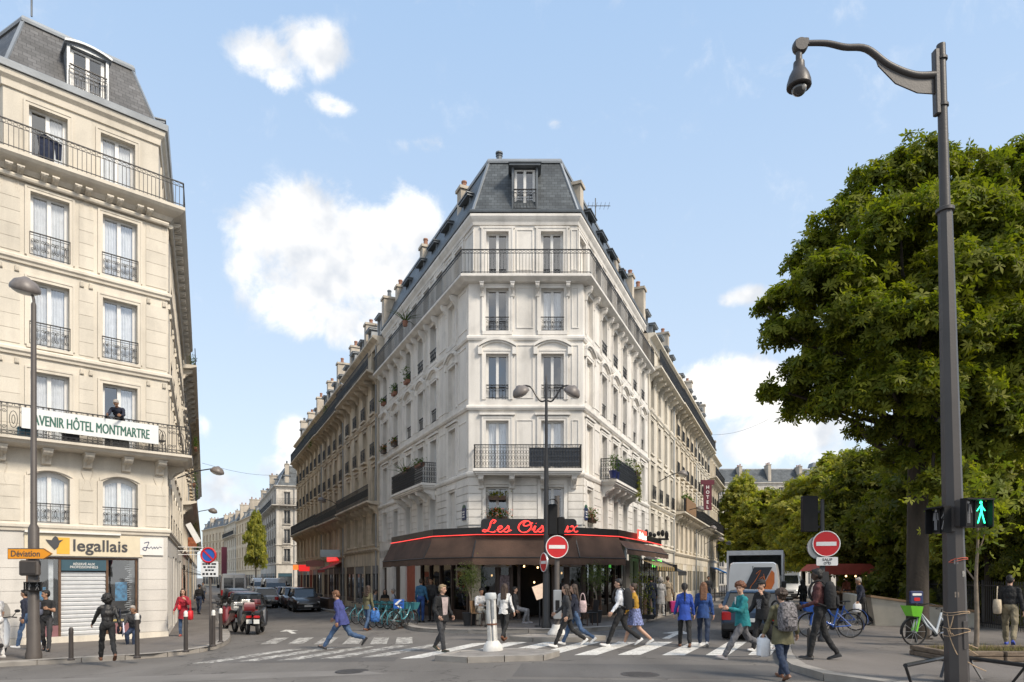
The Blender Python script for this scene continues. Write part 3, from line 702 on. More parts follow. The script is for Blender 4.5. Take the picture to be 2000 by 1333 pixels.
# ---------------------------------------------------------------- the white corner building with the cafe
S_white=stone_mat('painted_stone',(.74,.71,.665),.2); S_whitetrim=stone_mat('painted_trim',(.77,.74,.695),.18)
LW,RW=14.9,13.5
wb=thing('corner_building','white six storey corner building with slate mansard above the cafe awning','building',(CL.x,CL.y,g(CL.x)))
wpts=[xy(CL+dL*LW),xy(CL),xy(CR),xy(CR+dR*RW)]
FL=FR(CL+dL*LW,-dL); FC=FR(CL,(1,0)); FRt=FR(CR,dR); CH=4.65
rowsW=[(3.95,1.55),(6.16,2.04),(9.06,1.86),(11.85,1.74),(14.25,1.8)]
colsL=[LW-s for s in (13.5,11.1,8.6,6.5,4.5,1.96)]; colsC=[1.17,3.42]; colsR=[.96,3.39,5.44,7.4,9.8,11.9]
WZ1=16.72; SB=.3
def wall_white(M,L,cols,blind,e0=0,e1=0):
    mb=MB(M); ops=[]
    for c in cols:
        for zb,h in rowsW: ops.append((c-.46,c+.46,zb,zb+h))
    wall_face(mb,L,3.4,14.0,[o for o in ops if o[2]<14])
    mb.build('wall',S_white,wb,world=True)
    d0,d1=(-(.0),.19) if M is FL else ((.19,.2) if M is FC else (.2,.0))
    mb=MB(M@T(0,SB,0)); wall_face(mb,L,14.02,WZ1,[o for o in ops if o[2]>14],ext0=-d0,ext1=-d1); mb.build('wall',S_white,wb,world=True)
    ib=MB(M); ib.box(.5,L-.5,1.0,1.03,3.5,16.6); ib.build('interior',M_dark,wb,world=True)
    for c in cols:
        bl=c in blind
        for r,(zb,h) in enumerate(rowsW):
            M5=M@T(0,SB,0) if r==4 else M
            if bl:
                MB(M5).box(c-.46,c+.46,.14,.16,zb,zb+h).build('blind_panel',S_white,wb,world=True); continue
            window(wb,M5,c,zb,.92,h,'near',cur=({0:(0,0),1:(3,3),2:(0,0),3:(0,3),4:(0,0)}[r][cols.index(c)] if M is FC else random.choice((0,0,1,3,2))))
            if r==3: place('railing',rail_mesh(.96,.55,'scroll'),wb,M@T(c,-.02,zb+.02))
            if r==2: place('railing',rail_mesh(.94,.6,'bars'),wb,M@T(c,.06,zb+.02))
    for c in cols:
        for r,(zb,h) in enumerate(rowsW):
            if r==0: continue
            tr=MB(M@T(0,SB,0) if r==4 else M); architrave(tr,c,zb,.92,h,.17 if r!=4 else .2,.035,.06 if r in(2,4) else 0); tr.build('window_surround',S_whitetrim,wb,world=True)
        tr=MB(M); hood(tr,c,rowsW[2][0]+1.86+.27,1.55,.27); tr.build('hood_mould',S_whitetrim,wb,world=True)
        MB(M).box(c-.72,c+.72,-.11,.01,8.42,8.5).build('ledge',S_whitetrim,wb,world=True)
        MB(M).box(c-.6,c+.6,-.07,.01,11.685,11.845).build('window_sill',S_whitetrim,wb,world=True)
    # recessed-looking panels between the bays: raised frames
    ed=[0]+sorted(cols)+[L]
    for a,b in zip(ed,ed[1:]):
        a2=a+(.0 if a==0 else .78); b2=b-(.0 if b==L else .78)
        if a==0: a2=.16
        if b==L: b2=L-.16
        if b2-a2<.26: continue
        for zb,zt in ((6.35,8.2),(9.15,11.25),(12.0,13.6),(14.5,16.1)):
            pn=MB(M@T(0,SB,0) if zb>14 else M)
            for k in ((a2,a2+.035,zb,zt),(b2-.035,b2,zb,zt),(a2,b2,zb-.035,zb),(a2,b2,zt,zt+.035)): pn.box(k[0],k[1],-.028,.008,k[2],k[3])
            pn.build('wall_panel',S_whitetrim,wb,world=True)
    # channelled stone courses of the first floor, one piece per course and pier
    zz=3.95; k=0
    while zz<5.85:
        for a,b in zip(ed,ed[1:]):
            a2=a+(.0 if a==0 else .64); b2=b-(.0 if b==L else .64)
            if zz>5.5: pass
            if b2-a2>.15:
                mb=MB(M); mb.box(a2+.003,b2-.003,-.045,.006,zz+.014,zz+.306); mb.build('stone_course',S_white,wb,world=True)
        zz+=.32; k+=1
    for c in cols: mb=MB(M); mb.box(c-.6,c-.463,-.05,.01,3.9,5.6); mb.box(c+.463,c+.6,-.05,.01,3.9,5.6); mb.box(c-.6,c+.6,-.06,.01,5.6,5.78); mb.build('window_surround',S_whitetrim,wb,world=True)
wall_white(FL,LW,colsL,[colsL[-1]]); wall_white(FC,CH,colsC,[]); wall_white(FRt,RW,colsR,[colsR[0]])
for z,p in ((5.92,.10),(8.62,.13),(11.46,.10)):
    tr=MB(); sweep(tr,wpts,[(-.01,z),(p*.6,z),(p,z+.08),(p,z+.16),(p*.5,z+.2),(-.01,z+.22)]); tr.build('string_course',S_whitetrim,wb,world=True)
w5=[xy(p) for p in offset_poly(wpts,-SB)]
tr=MB(); sweep(tr,w5,[(-.01,16.30),(.05,16.30),(.08,16.42),(.14,16.5),(.2,16.6),(.2,16.7),(-.01,16.74)]); tr.build('cornice',S_whitetrim,wb,world=True)
tr=MB(); sweep(tr,w5,[(-.2,16.745),(.23,16.745),(.25,16.83),(.2,16.87),(-.2,16.87)]); tr.build('gutter',M_zincd,wb,world=True)
# fifth-floor balcony round the whole building
bp_=[xy(CL+dL*(LW-.1)),xy(CL),xy(CR),xy(CR+dR*(RW-.1))]
tr=MB(); sweep(tr,bp_,[(-.32,13.76),(.22,13.78),(.32,13.84),(.38,13.87),(.44,13.91),(.44,14.01),(-.32,14.01)]); tr.build('balcony',S_whitetrim,wb,world=True)
ro=offset_poly(bp_,.38)
for i in range(3):
    a,b=ro[i],ro[i+1]; L=(b-a).length; mb=MB(FR(a,b-a,14.02)); rail_panel(mb,L,.98,'bars'); mb.build('railing',M_railm,wb,world=True)
for M,cols,L in ((FL,colsL,LW),(FC,colsC,CH),(FRt,colsR,RW)):
    cs=[c+s for c in cols for s in (-.62,.62)] if M is FC else [c+s for c in cols for s in (-.6,.6)]
    for c in cs:
        if .15<c<L-.15: place('bracket',console_mesh(.15,.30,.55,S_whitetrim),wb,M@T(c,.0,13.75))
# second-floor balconies, one on each face
def small_balcony(M,u0,u1,z,style,mats_=S_whitetrim,nbr=4,d=.75,hang=.5):
    tr=MB(M); tr.box(u0,u1,-d,-.005,z-.11,z); tr.box(u0+.05,u1-.05,-d+.06,-.005,z-.19,z-.113); tr.box(u0+.1,u1-.1,-d+.13,-.005,z-.25,z-.193)
    tr.build('balcony',mats_,wb,world=True)
    for k in range(nbr): place('bracket',console_mesh(.2,d-.2,hang,mats_),wb,M@T(u0+.3+(u1-u0-.6)*k/(nbr-1),0,z-.255))
    mb=MB(M@T(u0+.05,-d+.06,z)); rail_panel(mb,u1-u0-.1,.95,style)
    for uu in (u0+.05,u1-.05): 
        mb.M=M@T(uu,-d+.06,z)@Matrix.Rotation(R(90),4,'Z'); rail_panel(mb,d-.08,.95,style)
    mb.build('railing',M_railm,wb,world=True)
small_balcony(FC,.22,4.57,6.15,'lace'); small_balcony(FL,LW-9.5,LW-4.0,6.15,'lace',nbr=5); small_balcony(FRt,2.7,8.0,6.15,'lace',nbr=5)
M_screen=mat('balcony_screen',(.075,.09,.115),.7,.25,9)
MB(FC@T(2.45,-.66,6.2)).box(0,2.0,0,.01,.02,.78).build('railing_screen',M_screen,wb,world=True)
MB(FRt@T(3.3,-.66,6.2)).box(0,4.5,0,.01,.02,.8).build('railing_screen',M_screen,wb,world=True)
MB(FL@T(LW-9.3,-.66,6.2)).box(0,3.9,0,.01,.02,.8).build('railing_screen',M_screen,wb,world=True)
# roof
ru=mansard(wb,w5,16.87,19.5,1.0,M_slate,-.06)
dormer(wb,FC,2.30,16.92,.9,1.78,1.0,2.6,'dark',yoff=.3)
for c in (colsL[1],colsL[2],colsL[3],colsL[4],colsL[5]): dormer(wb,FL,c,17.25,.68,1.0,1.0,2.6,'dark',near=False,yoff=.66,rail=False)
for c in (colsR[1],colsR[2],colsR[3],colsR[4]): dormer(wb,FRt,c,17.25,.68,1.0,1.0,2.6,'dark',near=False,yoff=.66,rail=False)
for s,pts_,z in ((3.4,2,19.5),(9.2,2,19.4),(14.2,2,19.2)):
    chimney(wb,CL+dL*s-nL*1.35,nL,1.0,.5,17.5,z,pts_)
for s,pts_,z in ((2.4,1,19.15),(9.0,2,18.7),(12.9,3,19.4)):
    chimney(wb,CR+dR*s-nR*1.3,nR,1.1,.5,17.5,z,pts_)
mb=MB(T(-.55,29.35,19.8)); mb.lathe([(.12,-.2),(.12,.1),(.15,.11),(.15,.14),(.08,.16),(.08,.2),(.16,.21),(.16,.27),(.06,.3)],12); mb.build('roof_vent',M_zincd,wb,world=True)
# ---------------------------------------------------------------- cafe front (ground floor of the white building)
M_cafewood=mat('cafe_wood',(.055,.032,.022),.45,.3,3); M_cafegold=mat('cafe_gold',(.40,.27,.09),.5,.2,6); M_cream=mat('cream_paint',(.55,.48,.36),.6,.12,4)
M_gcafe=glass_mat('shop_glass',(.5,.5,.5),1.6)
M_warm=mat('warm_lamp',(1.0,.62,.28),.5,.1,3,emit=2.2)
M_panelred=mat('shop_red',(.36,.09,.05),.6,.15,3)
def shopfront(par,M,L,z0,z1,bays,post=.14,m=M_cafewood,base=.55,depth=.5):
    n=len(bays)-1
    mb=MB(M); mb.box(0,L,.0,.12,z1-.45,z1); mb.build('shop_lintel',m,par,world=True)
    for k,u in enumerate(bays):
        mb=MB(M); mb.bbox(u-post/2,u+post/2,-.05,.12,z0,z1-.455,.015); mb.build('shop_post',m,par,world=True)
    for k in range(n):
        a,b=bays[k]+post/2+.002,bays[k+1]-post/2-.002
        if b-a<.3: continue
        f=MB(M); f.box(a,b,0,.08,z0,z0+base); f.box(a+.08,b-.08,-.02,-.002,z0+.08,z0+base-.08); f.box(a,a+.05,.02,.08,z0+base+.002,z1-.455); f.box(b-.05,b,.02,.08,z0+base+.002,z1-.455); f.box(a+.052,b-.052,.02,.08,z1-.9,z1-.84)
        f.build('shop_window',m,par,world=True)
        MB(M).box(a+.05,b-.05,.045,.055,z0+base+.002,z1-.457).build('shop_pane',M_gcafe,par,world=True)
zc0=.02
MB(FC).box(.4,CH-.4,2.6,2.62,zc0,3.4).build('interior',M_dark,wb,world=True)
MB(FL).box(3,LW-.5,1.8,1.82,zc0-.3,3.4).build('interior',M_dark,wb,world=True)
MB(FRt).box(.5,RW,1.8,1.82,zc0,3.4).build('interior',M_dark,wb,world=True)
shopfront(wb,FC,CH,zc0,3.4,[.09,1.2,1.75,2.05]); shopfront(wb,FC,CH,zc0,3.4,[3.45,4.0,4.7])
shopfront(wb,FL,LW,zc0-.12,3.4,[LW-6.4,LW-5.0,LW-3.5,LW-1.95,LW-.1])
shopfront(wb,FRt,RW,zc0,3.4,[.1,1.4,2.7,4.0,5.3,6.6])
mb=MB(FL); wall_face(mb,LW-6.6,-.4,3.4,[(.6,1.7,-.3,2.4),(3.2,4.6,-.3,2.5),(5.6,7.4,-.3,2.6)],.3); mb.build('wall',S_white,wb,world=True)
MB(FL).box(5.6,7.4,.1,.13,-.25,2.6).build('shop_panel',M_panelred,wb,world=True)
for a,b in ((.62,1.68),(3.22,4.58)): MB(FL).box(a,b,.15,.2,-.3,2.4).build('door',M_wood,wb,world=True)
mb=MB(FRt); wall_face(mb,RW,0,3.4,[(6.75,8.6,0,2.7),(9.2,10.6,0,2.7),(11.3,12.5,0,2.6)],.3) if False else None
mb=MB(FRt@T(6.7,0,0)); wall_face(mb,RW-6.7,-.05,3.4,[(.3,2.0,.1,2.7),(2.7,4.0,.1,2.7),(4.7,5.9,.0,2.6)],.3); mb.build('wall',S_white,wb,world=True)
for a,b in ((7.02,8.68),(9.42,10.68),(11.42,12.58)): MB(FRt).box(a,b,.2,.24,.1,2.7).build('shop_pane',M_glassfar,wb,world=True)
# gold-lettered glazing bars and lit lamps inside the dark room
for k,(x,y,z) in enumerate(((.9,1.6,1.9),(2.3,2.1,2.3),(2.9,2.2,2.25),(3.9,1.5,2.0),(2.75,2.3,1.6))):
    MB(FC@T(x,y,z)).ell((0,0,0),(.038,.038,.05),8,6).build('lamp_bulb',M_warm,wb,world=True)
for c in (1.6,2.75,3.75):
    mb=MB(FC@T(c,-.06,2.28))
    for sg in (-1,1):
        pts=smooth_pts([(0,0,0),(sg*.12,0,.07),(sg*.28,0,.06),(sg*.42,0,-.03)],4); mb.tube(pts,[.03-.02*i/(len(pts)-1) for i in range(len(pts))],6)
    mb.build('gilt_bird',M_cafegold,wb,world=True)
MB(FC).box(0.13,.5,-.06,-.052,.1,2.4).build('shop_panel',M_cream,wb,world=True)
MB(FC@T(1.47,-.075,1.55)).box(-.2,.2,0,.02,-.45,.35).build('menu_board',mat('chalk_board',(.25,.2,.22),.6,.7,14),wb,world=True)
MB(FC@T(1.2,-.06,2.3)).box(-.55,.55,0,.012,-.07,.07).build('sign_strip',M_frameold,wb,world=True)
MB(FC@T(4.1,-.06,2.3)).box(-.5,.5,0,.012,-.06,.06).build('sign_strip',M_frameold,wb,world=True)
# ---------------------------------------------------------------- awning with neon sign
M_awn=mat('awning_canvas',(.075,.044,.031),.9,.35,1.3,.3,18); M_fascia=mat('fascia_black',(.014,.013,.014),.35,.2,3)
M_neon=mat('neon_red',(1.0,.055,.045),.4,.02,3,emit=1.1)
aw=thing('cafe_awning','brown canvas cafe awning with red neon line wrapping the white corner building','awning',(0,25.8,3.4))
fp=[xy(CL+dL*6.0+nL*1.62),xy(CL+dL*-.1+nL*1.55),(-1.35,25.9),(2.4,25.9),xy(CR-dR*.1+nR*1.5),xy(CR+dR*4.4+nR*1.78),xy(CR+dR*7.8+nR*1.8)]
mb=MB(); sweep(mb,fp,[(-.06,3.42),(0,3.42),(0,3.72),(-.06,3.72)]); mb.build('fascia',M_fascia,aw,world=True)
mb=MB(); q=offset_poly(fp,.03); mb.tube([(p.x,p.y,3.44) for p in q],.012,6); mb.build('neon_tube',M_neon,aw,world=True)
mb=MB(); 
inn=[xy(CL+dL*6.2+nL*.01),xy(CL+dL*.5+nL*.01),(-1.3,27.78),(2.5,27.78),xy(CR+dR*.5+nR*.01),xy(CR+dR*4.4+nR*.01),xy(CR+dR*7.8+nR*.01)]
for i in range(6): 
    a,b,c,d=fp[i],fp[i+1],inn[i+1],inn[i]; mb.add([(*a,3.7),(*b,3.7),(*c,3.78),(*d,3.78),(*a,3.5),(*b,3.5),(*c,3.5),(*d,3.5)],[(0,1,2,3),(7,6,5,4)])
mb.build('canopy',M_fascia,aw,world=True)
def canvas(pts,out,zt,zb,val,name,endsag=0):
    b=offset_poly(pts,out); b0=offset_poly(pts,out*.04); n=5; mb=MB(); 
    for i in range(len(pts)-1):
        nn=14; rows=[]
        for r in range(n+1):
            f=r/n; row=[]
            for k in range(nn+1):
                t=k/nn; a=b0[i].lerp(b0[i+1],t); c=b[i].lerp(b[i+1],t); p=a.lerp(c,f); sg=.03*math.sin(f*math.pi)*(1+.3*math.sin(k*2.1))
                row.append((p.x,p.y,zt+(zb-zt)*f-sg))
            rows.append(row)
        c2=[(p[0],p[1],p[2]-val+.015*math.sin(k*1.9+i)) for k,p in enumerate(rows[-1])]
        mb.loft(rows+[c2],closed=False)
    o=mb.build(name,M_awn,aw,smooth=40,world=True)
    mb=MB(); mb.tube([(p.x,p.y,zb) for p in b],.022,6); mb.build('awning_bar',M_railm,aw,world=True)
canvas(fp[:5],.42,3.40,2.56,.27,'canvas')
canvas(fp[4:7],.35,3.3,2.95,.22,'canvas')
# end cheeks of the main canvas
b=offset_poly(fp[:5],.42)
for i in (0,4):
    mb=MB(); mb.add([(*fp[i],3.40),(b[i].x,b[i].y,2.56),(b[i].x,b[i].y,2.30),(*fp[i],2.30)],[(0,1,2,3)]); mb.build('awning_cheek',M_awn,aw,world=True)
# awning arms
for i in (1,2,3):
    mb=MB(); mb.bar((*fp[i],3.35),(b[i].x,b[i].y,2.58),.04,.04); mb.build('awning_arm',M_railm,aw,world=True)
# the sign plate and its handwritten neon
sg_=thing('neon_sign','black rounded sign with red handwritten neon lettering above the cafe awning','sign',(.63,25.72,3.72))
def rrect(x0,x1,z0,z1,r,n=5):
    P=[]
    for cx,cz,a in ((x1-r,z1-r,0),(x0+r,z1-r,90),(x0+r,z0+r,180),(x1-r,z0+r,270)):
        for k in range(n+1): t=R(a+90*k/n); P.append((cx+r*math.cos(t),cz+r*math.sin(t)))
    return P
MB().prism(rrect(-1.8,1.8,-.28,.30,.14),-.05,.05,'y').build('sign_plate',M_fascia,sg_)
STROKES={ # cursive letters on a unit x-height grid
 'L':([[(.75,1.35),(.95,1.75),(.75,1.95),(.5,1.6),(.45,.9),(.3,.3),(0,.05),(-.2,.2),(0,.4),(.4,.15),(.9,-.02),(1.15,.2)]],1.25),
 'e':([[(0,.35),(.35,.55),(.5,.8),(.35,1),(.12,.75),(.12,.3),(.35,0),(.65,.2),(.75,.35)]],.72),
 's':([[(0,.3),(.3,.75),(.38,1.05),(.5,.65),(.52,.25),(.3,0),(.05,.1),(.35,.05),(.8,.35)]],.78),
 'O':([[(.9,1.75),(.4,1.75),(0,1.2),(0,.5),(.4,0),(.9,.05),(1.25,.6),(1.2,1.3),(.85,1.75),(.45,1.45),(.5,1.0),(.9,1.05),(1.35,1.5)]],1.45),
 'i':([[(0,.3),(.25,1),(.2,.3),(.3,0),(.5,.1),(.6,.3)],[(.3,1.3),(.34,1.4)]],.58),
 'a':([[(.6,.85),(.35,1),(.08,.6),(.12,.15),(.35,0),(.58,.4),(.65,.95),(.6,.3),(.7,0),(.95,.3)]],.92),
 'u':([[(0,.3),(.2,1),(.15,.35),(.3,0),(.5,.2),(.65,1),(.62,.3),(.72,0),(.95,.3)]],.92),
 'x':([[(0,.8),(.2,1),(.35,.7),(.45,.25),(.65,0),(.85,.2)],[(.8,1),(.55,.75),(.3,.2),(.05,0)]],.85)}
def neon_word(par,txt,x0,z0,sx,sz,y,r,M=None,m=None):
    x=x0
    for ch in txt:
        if ch==' ': x+=.75*sx; continue
        st,adv=STROKES[ch]; mb=MB(M)
        for q in st:
            pts=smooth_pts([(x+px*sx+pz*sz*.18,y,z0+pz*sz) for px,pz in q],4); mb.tube(pts,r,6)
            if len(q)>4 and M is None: mb.tube([(p.x+.035,p.y-.005,p.z-.012) for p in pts],r*.8,6)
        mb.build('neon_letter',m or M_neon,par,smooth=60,world=M is not None); x+=adv*sx
    return x
neon_word(sg_,'Les Oiseaux',-1.68,-.2,.36,.24,-.075,.0115)
# small red sign on the side awning
ss=thing('neon_sign','small red lit sign at the end of the cafe fascia','sign',M=FR(CR+dR*3.1+nR*1.75,dR,3.62))
MB().box(-.75,1.0,-.04,.02,-.2,.26).build('sign_plate',mat('lit_red',(.75,.07,.05),.5,.1,4,emit=.9),ss)
nm=MB(); M_neonpale=mat('neon_pale',(1,.5,.42),.4,.02,3,emit=2.5)
x=-.68
for ch in 'Les Oiseaux':
    if ch==' ': x+=.1; continue
    st,adv=STROKES[ch]
    for q in st: nm.tube(smooth_pts([(x+px*.16+pz*.02,-.055,-.12+pz*.15) for px,pz in q],3),.012,5)
    x+=adv*.155
nm.build('lettering',M_neonpale,ss)
# striped side awning of the terrace on the right street
sa=thing('striped_awning','small gold and black striped awning over the glazed terrace on the right street','awning',M=FR(CR+dR*2.6+nR*1.75,dR,0))
for k in range(16):
    mb=MB(); x=.0+.3*k; mb.add([(x,0,2.62),(x+.28,0,2.62),(x+.28,-.75,2.3),(x,-.75,2.3),(x,-.75,2.12),(x+.28,-.75,2.12)],[(0,1,2,3),(3,2,5,4)]); mb.build('stripe',M_cafegold if k%2 else M_fascia,sa)
for k in range(9):
    mb=MB(); mb.bar((.55*k,-.02,.12),(.55*k,-.02,2.6),.05,.05); mb.build('terrace_post',M_frameold if k%2 else M_cafewood,sa)
for k in range(8): MB().box(.55*k+.03,.55*k+.52,-.03,-.018,.9,2.3).build('terrace_pane',M_gcafe,sa)
MB().box(0,4.4,-.04,-.0,.12,.88).build('terrace_panel',M_cafewood,sa)
# ---------------------------------------------------------------- corner hotel on the left
S_hot=stone_mat('warm_limestone',(.64,.59,.505),.14); S_hottrim=stone_mat('warm_limestone_trim',(.67,.615,.525),.14)
S_shop=stone_mat('shop_stone',(.62,.59,.545),.12)
P3=PA0-Vector((.875,-.485))*8; PE=PA+dA*16.2
hb=thing('corner_building','cream stone corner hotel building with slate mansard roof above the tool shop','building',(PA.x,PA.y,g(PA.x)))
hp=[xy(P3),xy(PA0),xy(PA),xy(PE)]
H0=FR(P3,PA0-P3); H1=FR(PA0,uA); H2=FR(PA,dA)
rowsH=[(3.55,1.7),(6.2,2.2),(9.23,2.07),(12.08,2.05),(15.08,1.95)]
colsH1=[1.42,3.44]; colsH2=[2.0,4.4,6.8,9.2,11.6,14.0]; colsH0=[2.0,4.2,6.4]
def wall_hotel(M,L,cols,far=False):
    ww=1.06; mb=MB(M); wall_face(mb,L,3.35,15.0,[(c-ww/2,c+ww/2,zb,zb+h) for c in cols for zb,h in rowsH[:4]]); mb.build('wall',S_hot,hb,world=True); M0=M
    e=.216; mb=MB(M@T(0,.3,0)); wall_face(mb,L,15.02,17.6,[(c-ww/2,c+ww/2,zb,zb+h) for c in cols for zb,h in rowsH[4:]],ext0=-(0 if M is H0 else e),ext1=-(0 if M is H2 else e)); mb.build('wall',S_hot,hb,world=True)
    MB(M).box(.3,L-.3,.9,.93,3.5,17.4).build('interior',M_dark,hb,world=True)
    for c in cols:
        for r,(zb,h) in enumerate(rowsH):
            M=M0@T(0,.3,0) if r==4 else M0
            tr=MB(M); arch=.2 if r==0 else 0
            window(hb,M,c,zb,ww,h,'far' if far else 'near',cur=2 if (r==4 and c==1.42) or (r==1 and c==3.44) else 3,arch=arch)
            if r in (0,2,3): place('railing',rail_mesh(ww+.04,.72 if r else .62,'scroll'),hb,M@T(c,-.03,zb+.04))
            if not far and r==0: # segmental heads: stone between arch and lintel
                n=10; P=[(c-ww/2+ww*k/n, zb+h-.2*((2*k/n-1)**2)) for k in range(n+1)]
                tr.prism(P+[(c+ww/2,zb+h+.02),(c-ww/2,zb+h+.02)],-.004,.235,'y')
                Q=[(c-ww/2-.1+(ww+.2)*k/n, zb+h+.02-.2*((2*k/n-1)**2)) for k in range(n+1)]
                tr.prism(Q+[(x,z+.12) for x,z in reversed(Q)],-.05,.01,'y'); 
                for sg in (-1,1): tr.box(*sorted((c+sg*(ww/2+.004),c+sg*(ww/2+.16))),-.05,.01,zb,zb+h-.18)
            else: architrave(tr,c,zb,ww,h,.15,.03)
            tr.box(c-ww/2-.1,c+ww/2+.1,-.06,.24,zb-.09,zb)
            tr.build('window_surround',S_hottrim,hb,world=True)
    M=M0
    if far: return
    ed=[0]+cols+[L]
    for a,b in zip(ed,ed[1:]):
        a2=a+(.04 if a==0 else .80); b2=b-(.04 if b==L else .80)
        if b2-a2<.12: continue
        for r,(z0,z1) in enumerate(((3.6,5.1),(6.2,8.55),(9.2,11.45),(12.1,14.2))):
            n=5 if r else 4; hh=(z1-z0)/n
            for k in range(n):
                mb=MB(M); mb.box(a2+.002,b2-.002,-.022,.006,z0+hh*k+.006,z0+hh*(k+1)-.006); mb.build('stone_course',S_hot,hb,world=True)
            if r:   # fluted pilaster heads
                for q in (a2+.02,b2-.14):
                    pil=MB(M)
                    if r<3:
                        pil.box(q,q+.12,-.07,.005,z1+.02,z1+.2,.01,.0)
                        for j in range(3): pil.box(q+.015+.035*j,q+.035+.035*j,-.09,-.068,z1+.04,z1+.18)
                    else:
                        for j in range(4): pil.box(q+.03*j,q+.016+.03*j,-.03,.005,z1-.1-.1*(j%2),z1+.5)
                    pil.build('pilaster_capital',S_hottrim,hb,world=True)
wall_hotel(H0,8,colsH0,True); wall_hotel(H1,4.95,colsH1); wall_hotel(H2,16.2,colsH2)
for z,p in ((3.30,.12),(8.84,.14),(11.74,.14)): tr=MB(); sweep(tr,hp,[(-.01,z),(p*.5,z),(p*.6,z+.07),(p,z+.12),(p,z+.2),(p*.4,z+.26),(-.01,z+.27)]); tr.build('string_course',S_hottrim,hb,world=True)
h5=[xy(p) for p in offset_poly(hp,-.3)]
tr=MB(); sweep(tr,h5,[(-.01,17.35),(.06,17.35),(.09,17.55),(.2,17.65),(.24,17.8),(-.01,17.82)]); tr.build('cornice',S_hottrim,hb,world=True)
tr=MB(); sweep(tr,h5,[(-.3,17.825),(.3,17.825),(.33,18.02),(.25,18.08),(-.3,18.08)]); tr.build('gutter',M_zinc,hb,world=True)
tr=MB(); sweep(tr,hp,[(-.32,14.55),(.1,14.55),(.2,14.68),(.4,14.76),(.5,14.82),(.58,14.9),(.58,15.01),(-.32,15.01)]); tr.build('balcony',S_hottrim,hb,world=True)
ro=offset_poly(hp,.52)
for i in range(3):
    a,b=ro[i],ro[i+1]; mb=MB(FR(a,b-a,15.03)); rail_panel(mb,(b-a).length,.86,'bars'); mb.build('railing',M_railm,hb,world=True)
for M,L in ((H1,4.95),(H2,16.2)):
    k=0; u=.3
    while u<L-.15:
        place('bracket',console_mesh(.16,.4,.3,S_hottrim),hb,M@T(u,0,14.66)); u+= .3 if k%2==0 else .62; k+=1
    mb=MB(M); mb.tube([(0,-.10,14.42),(L,-.10,14.42)],.085,8); mb.build('moulding',S_hottrim,hb,world=True)
# second-floor balcony with the hotel banner
b2p=[xy(PA0-Vector((.875,-.485))*2),xy(PA0),xy(PA),xy(PA+dA*1.5)]
tr=MB(); sweep(tr,b2p,[(-.01,5.92),(.5,5.92),(.66,5.97),(.72,6.04),(.8,6.07),(.8,6.15),(-.01,6.15)]); tr.build('balcony',S_hottrim,hb,world=True)
ro=offset_poly(b2p,.74)
for i in range(3):
    a,b=ro[i],ro[i+1]; mb=MB(FR(a,b-a,6.15)); rail_panel(mb,(b-a).length,1.0,'motif'); mb.build('railing',M_railm,hb,world=True)
for u in (.12,1.3,2.45,3.6,4.66): place('bracket',console_mesh(.26,.5,.48,S_hottrim),hb,H1@T(u,0,5.915))
place('bracket',console_mesh(.26,.5,.48,S_hottrim),hb,H2@T(.9,0,5.915))
for u in (.12,2.45,4.66): # carved cartouche outlines under the brackets
    mb=MB(H1@T(u,-.012,5.2)); mb.tube([(-.16,0,.2),(.16,0,.2),(.16,0,.1),(.08,0,-.2),(.16,0,-.5),(-.16,0,-.5),(-.05,0,-.2),(-.16,0,.1)],.018,4,close=True); mb.build('cartouche',S_hottrim,hb,world=True)
mansard(hb,h5,18.05,20.3,.85,M_slateA,.05)
dormer(hb,H1,2.55,18.08,1.05,1.5,.85,2.25,'zinc',ped=.13,yoff=.33)
for c in (3,8,13): dormer(hb,H2,c,18.08,.95,1.4,.85,2.25,'zinc',near=False,yoff=.36)
chimney(hb,PA0-uA*1.2-Vector((.677,-.736))*2.6,(1,0),.9,.5,18.5,20.55,2)
chimney(hb,PA+dA*15.8-Vector((.9,.41))*1.5,(-.9,-.41),1.6,.5,18.5,21.0,4)
# shop on the ground floor
def stone_face(M,L,ops,m,z0,z1,n,dep=.02):
    mb=MB(M); wall_face(mb,L,z0,z1,ops,.25); mb.build('wall',m,hb,world=True)
shop_ops=[(.78,4.0,-.12,2.48)]
stone_face(H1,4.95,shop_ops,S_shop,-.6,3.32,6)
for a,b in ((.02,.77),(4.01,4.93)):
    for k in range(7):
        z=-.1+.37*k; mb=MB(H1); mb.box(a,b,-.02,.005,z+.006,z+.364); mb.build('stone_course',S_shop,hb,world=True)
mb=MB(H1); mb.box(-.02,4.97,-.05,.0,-.6,-.12); mb.build('plinth',S_hottrim,hb,world=True)
stone_face(H2,16.2,[(.5,1.1,-.1,2.6),(1.5,2.1,-.1,2.6),(2.5,3.1,-.1,2.6),(4.5,6,-.3,2.7),(7,9,-.3,2.7),(10,11.2,-.3,2.6),(12.5,15,-.3,2.7)],S_shop,-.6,3.32,6)
for a,b in ((.5,1.1),(1.5,2.1),(2.5,3.1),(4.5,6),(7,9),(10,11.2),(12.5,15)): MB(H2).box(a,b,.2,.22,-.3,2.7).build('shop_pane',M_glassfar,hb,world=True)
mb=MB(H0); wall_face(mb,8,-.6,3.32,[(1,3,-.3,2.5),(4,7,-.3,2.5)],.25); mb.build('wall',S_shop,hb,world=True)
for a,b in ((1,3),(4,7)): MB(H0).box(a,b,.2,.22,-.3,2.5).build('shop_pane',M_glassfar,hb,world=True)
M_bronze=mat('bronze_frame',(.13,.075,.045),.4,.2,5,metal=.3); M_shut=mat('shutter_metal',(.58,.59,.60),.35,.06,6,metal=.3); M_teal=mat('header_teal',(.035,.085,.115),.5,.08,4)
M_white=mat('sign_white',(.72,.71,.68),.5,.05,4); M_ltr=mat('letter_grey',(.06,.06,.065),.45,.1,5); M_yel=mat('sign_yellow',(.75,.42,.05),.5,.05,5)
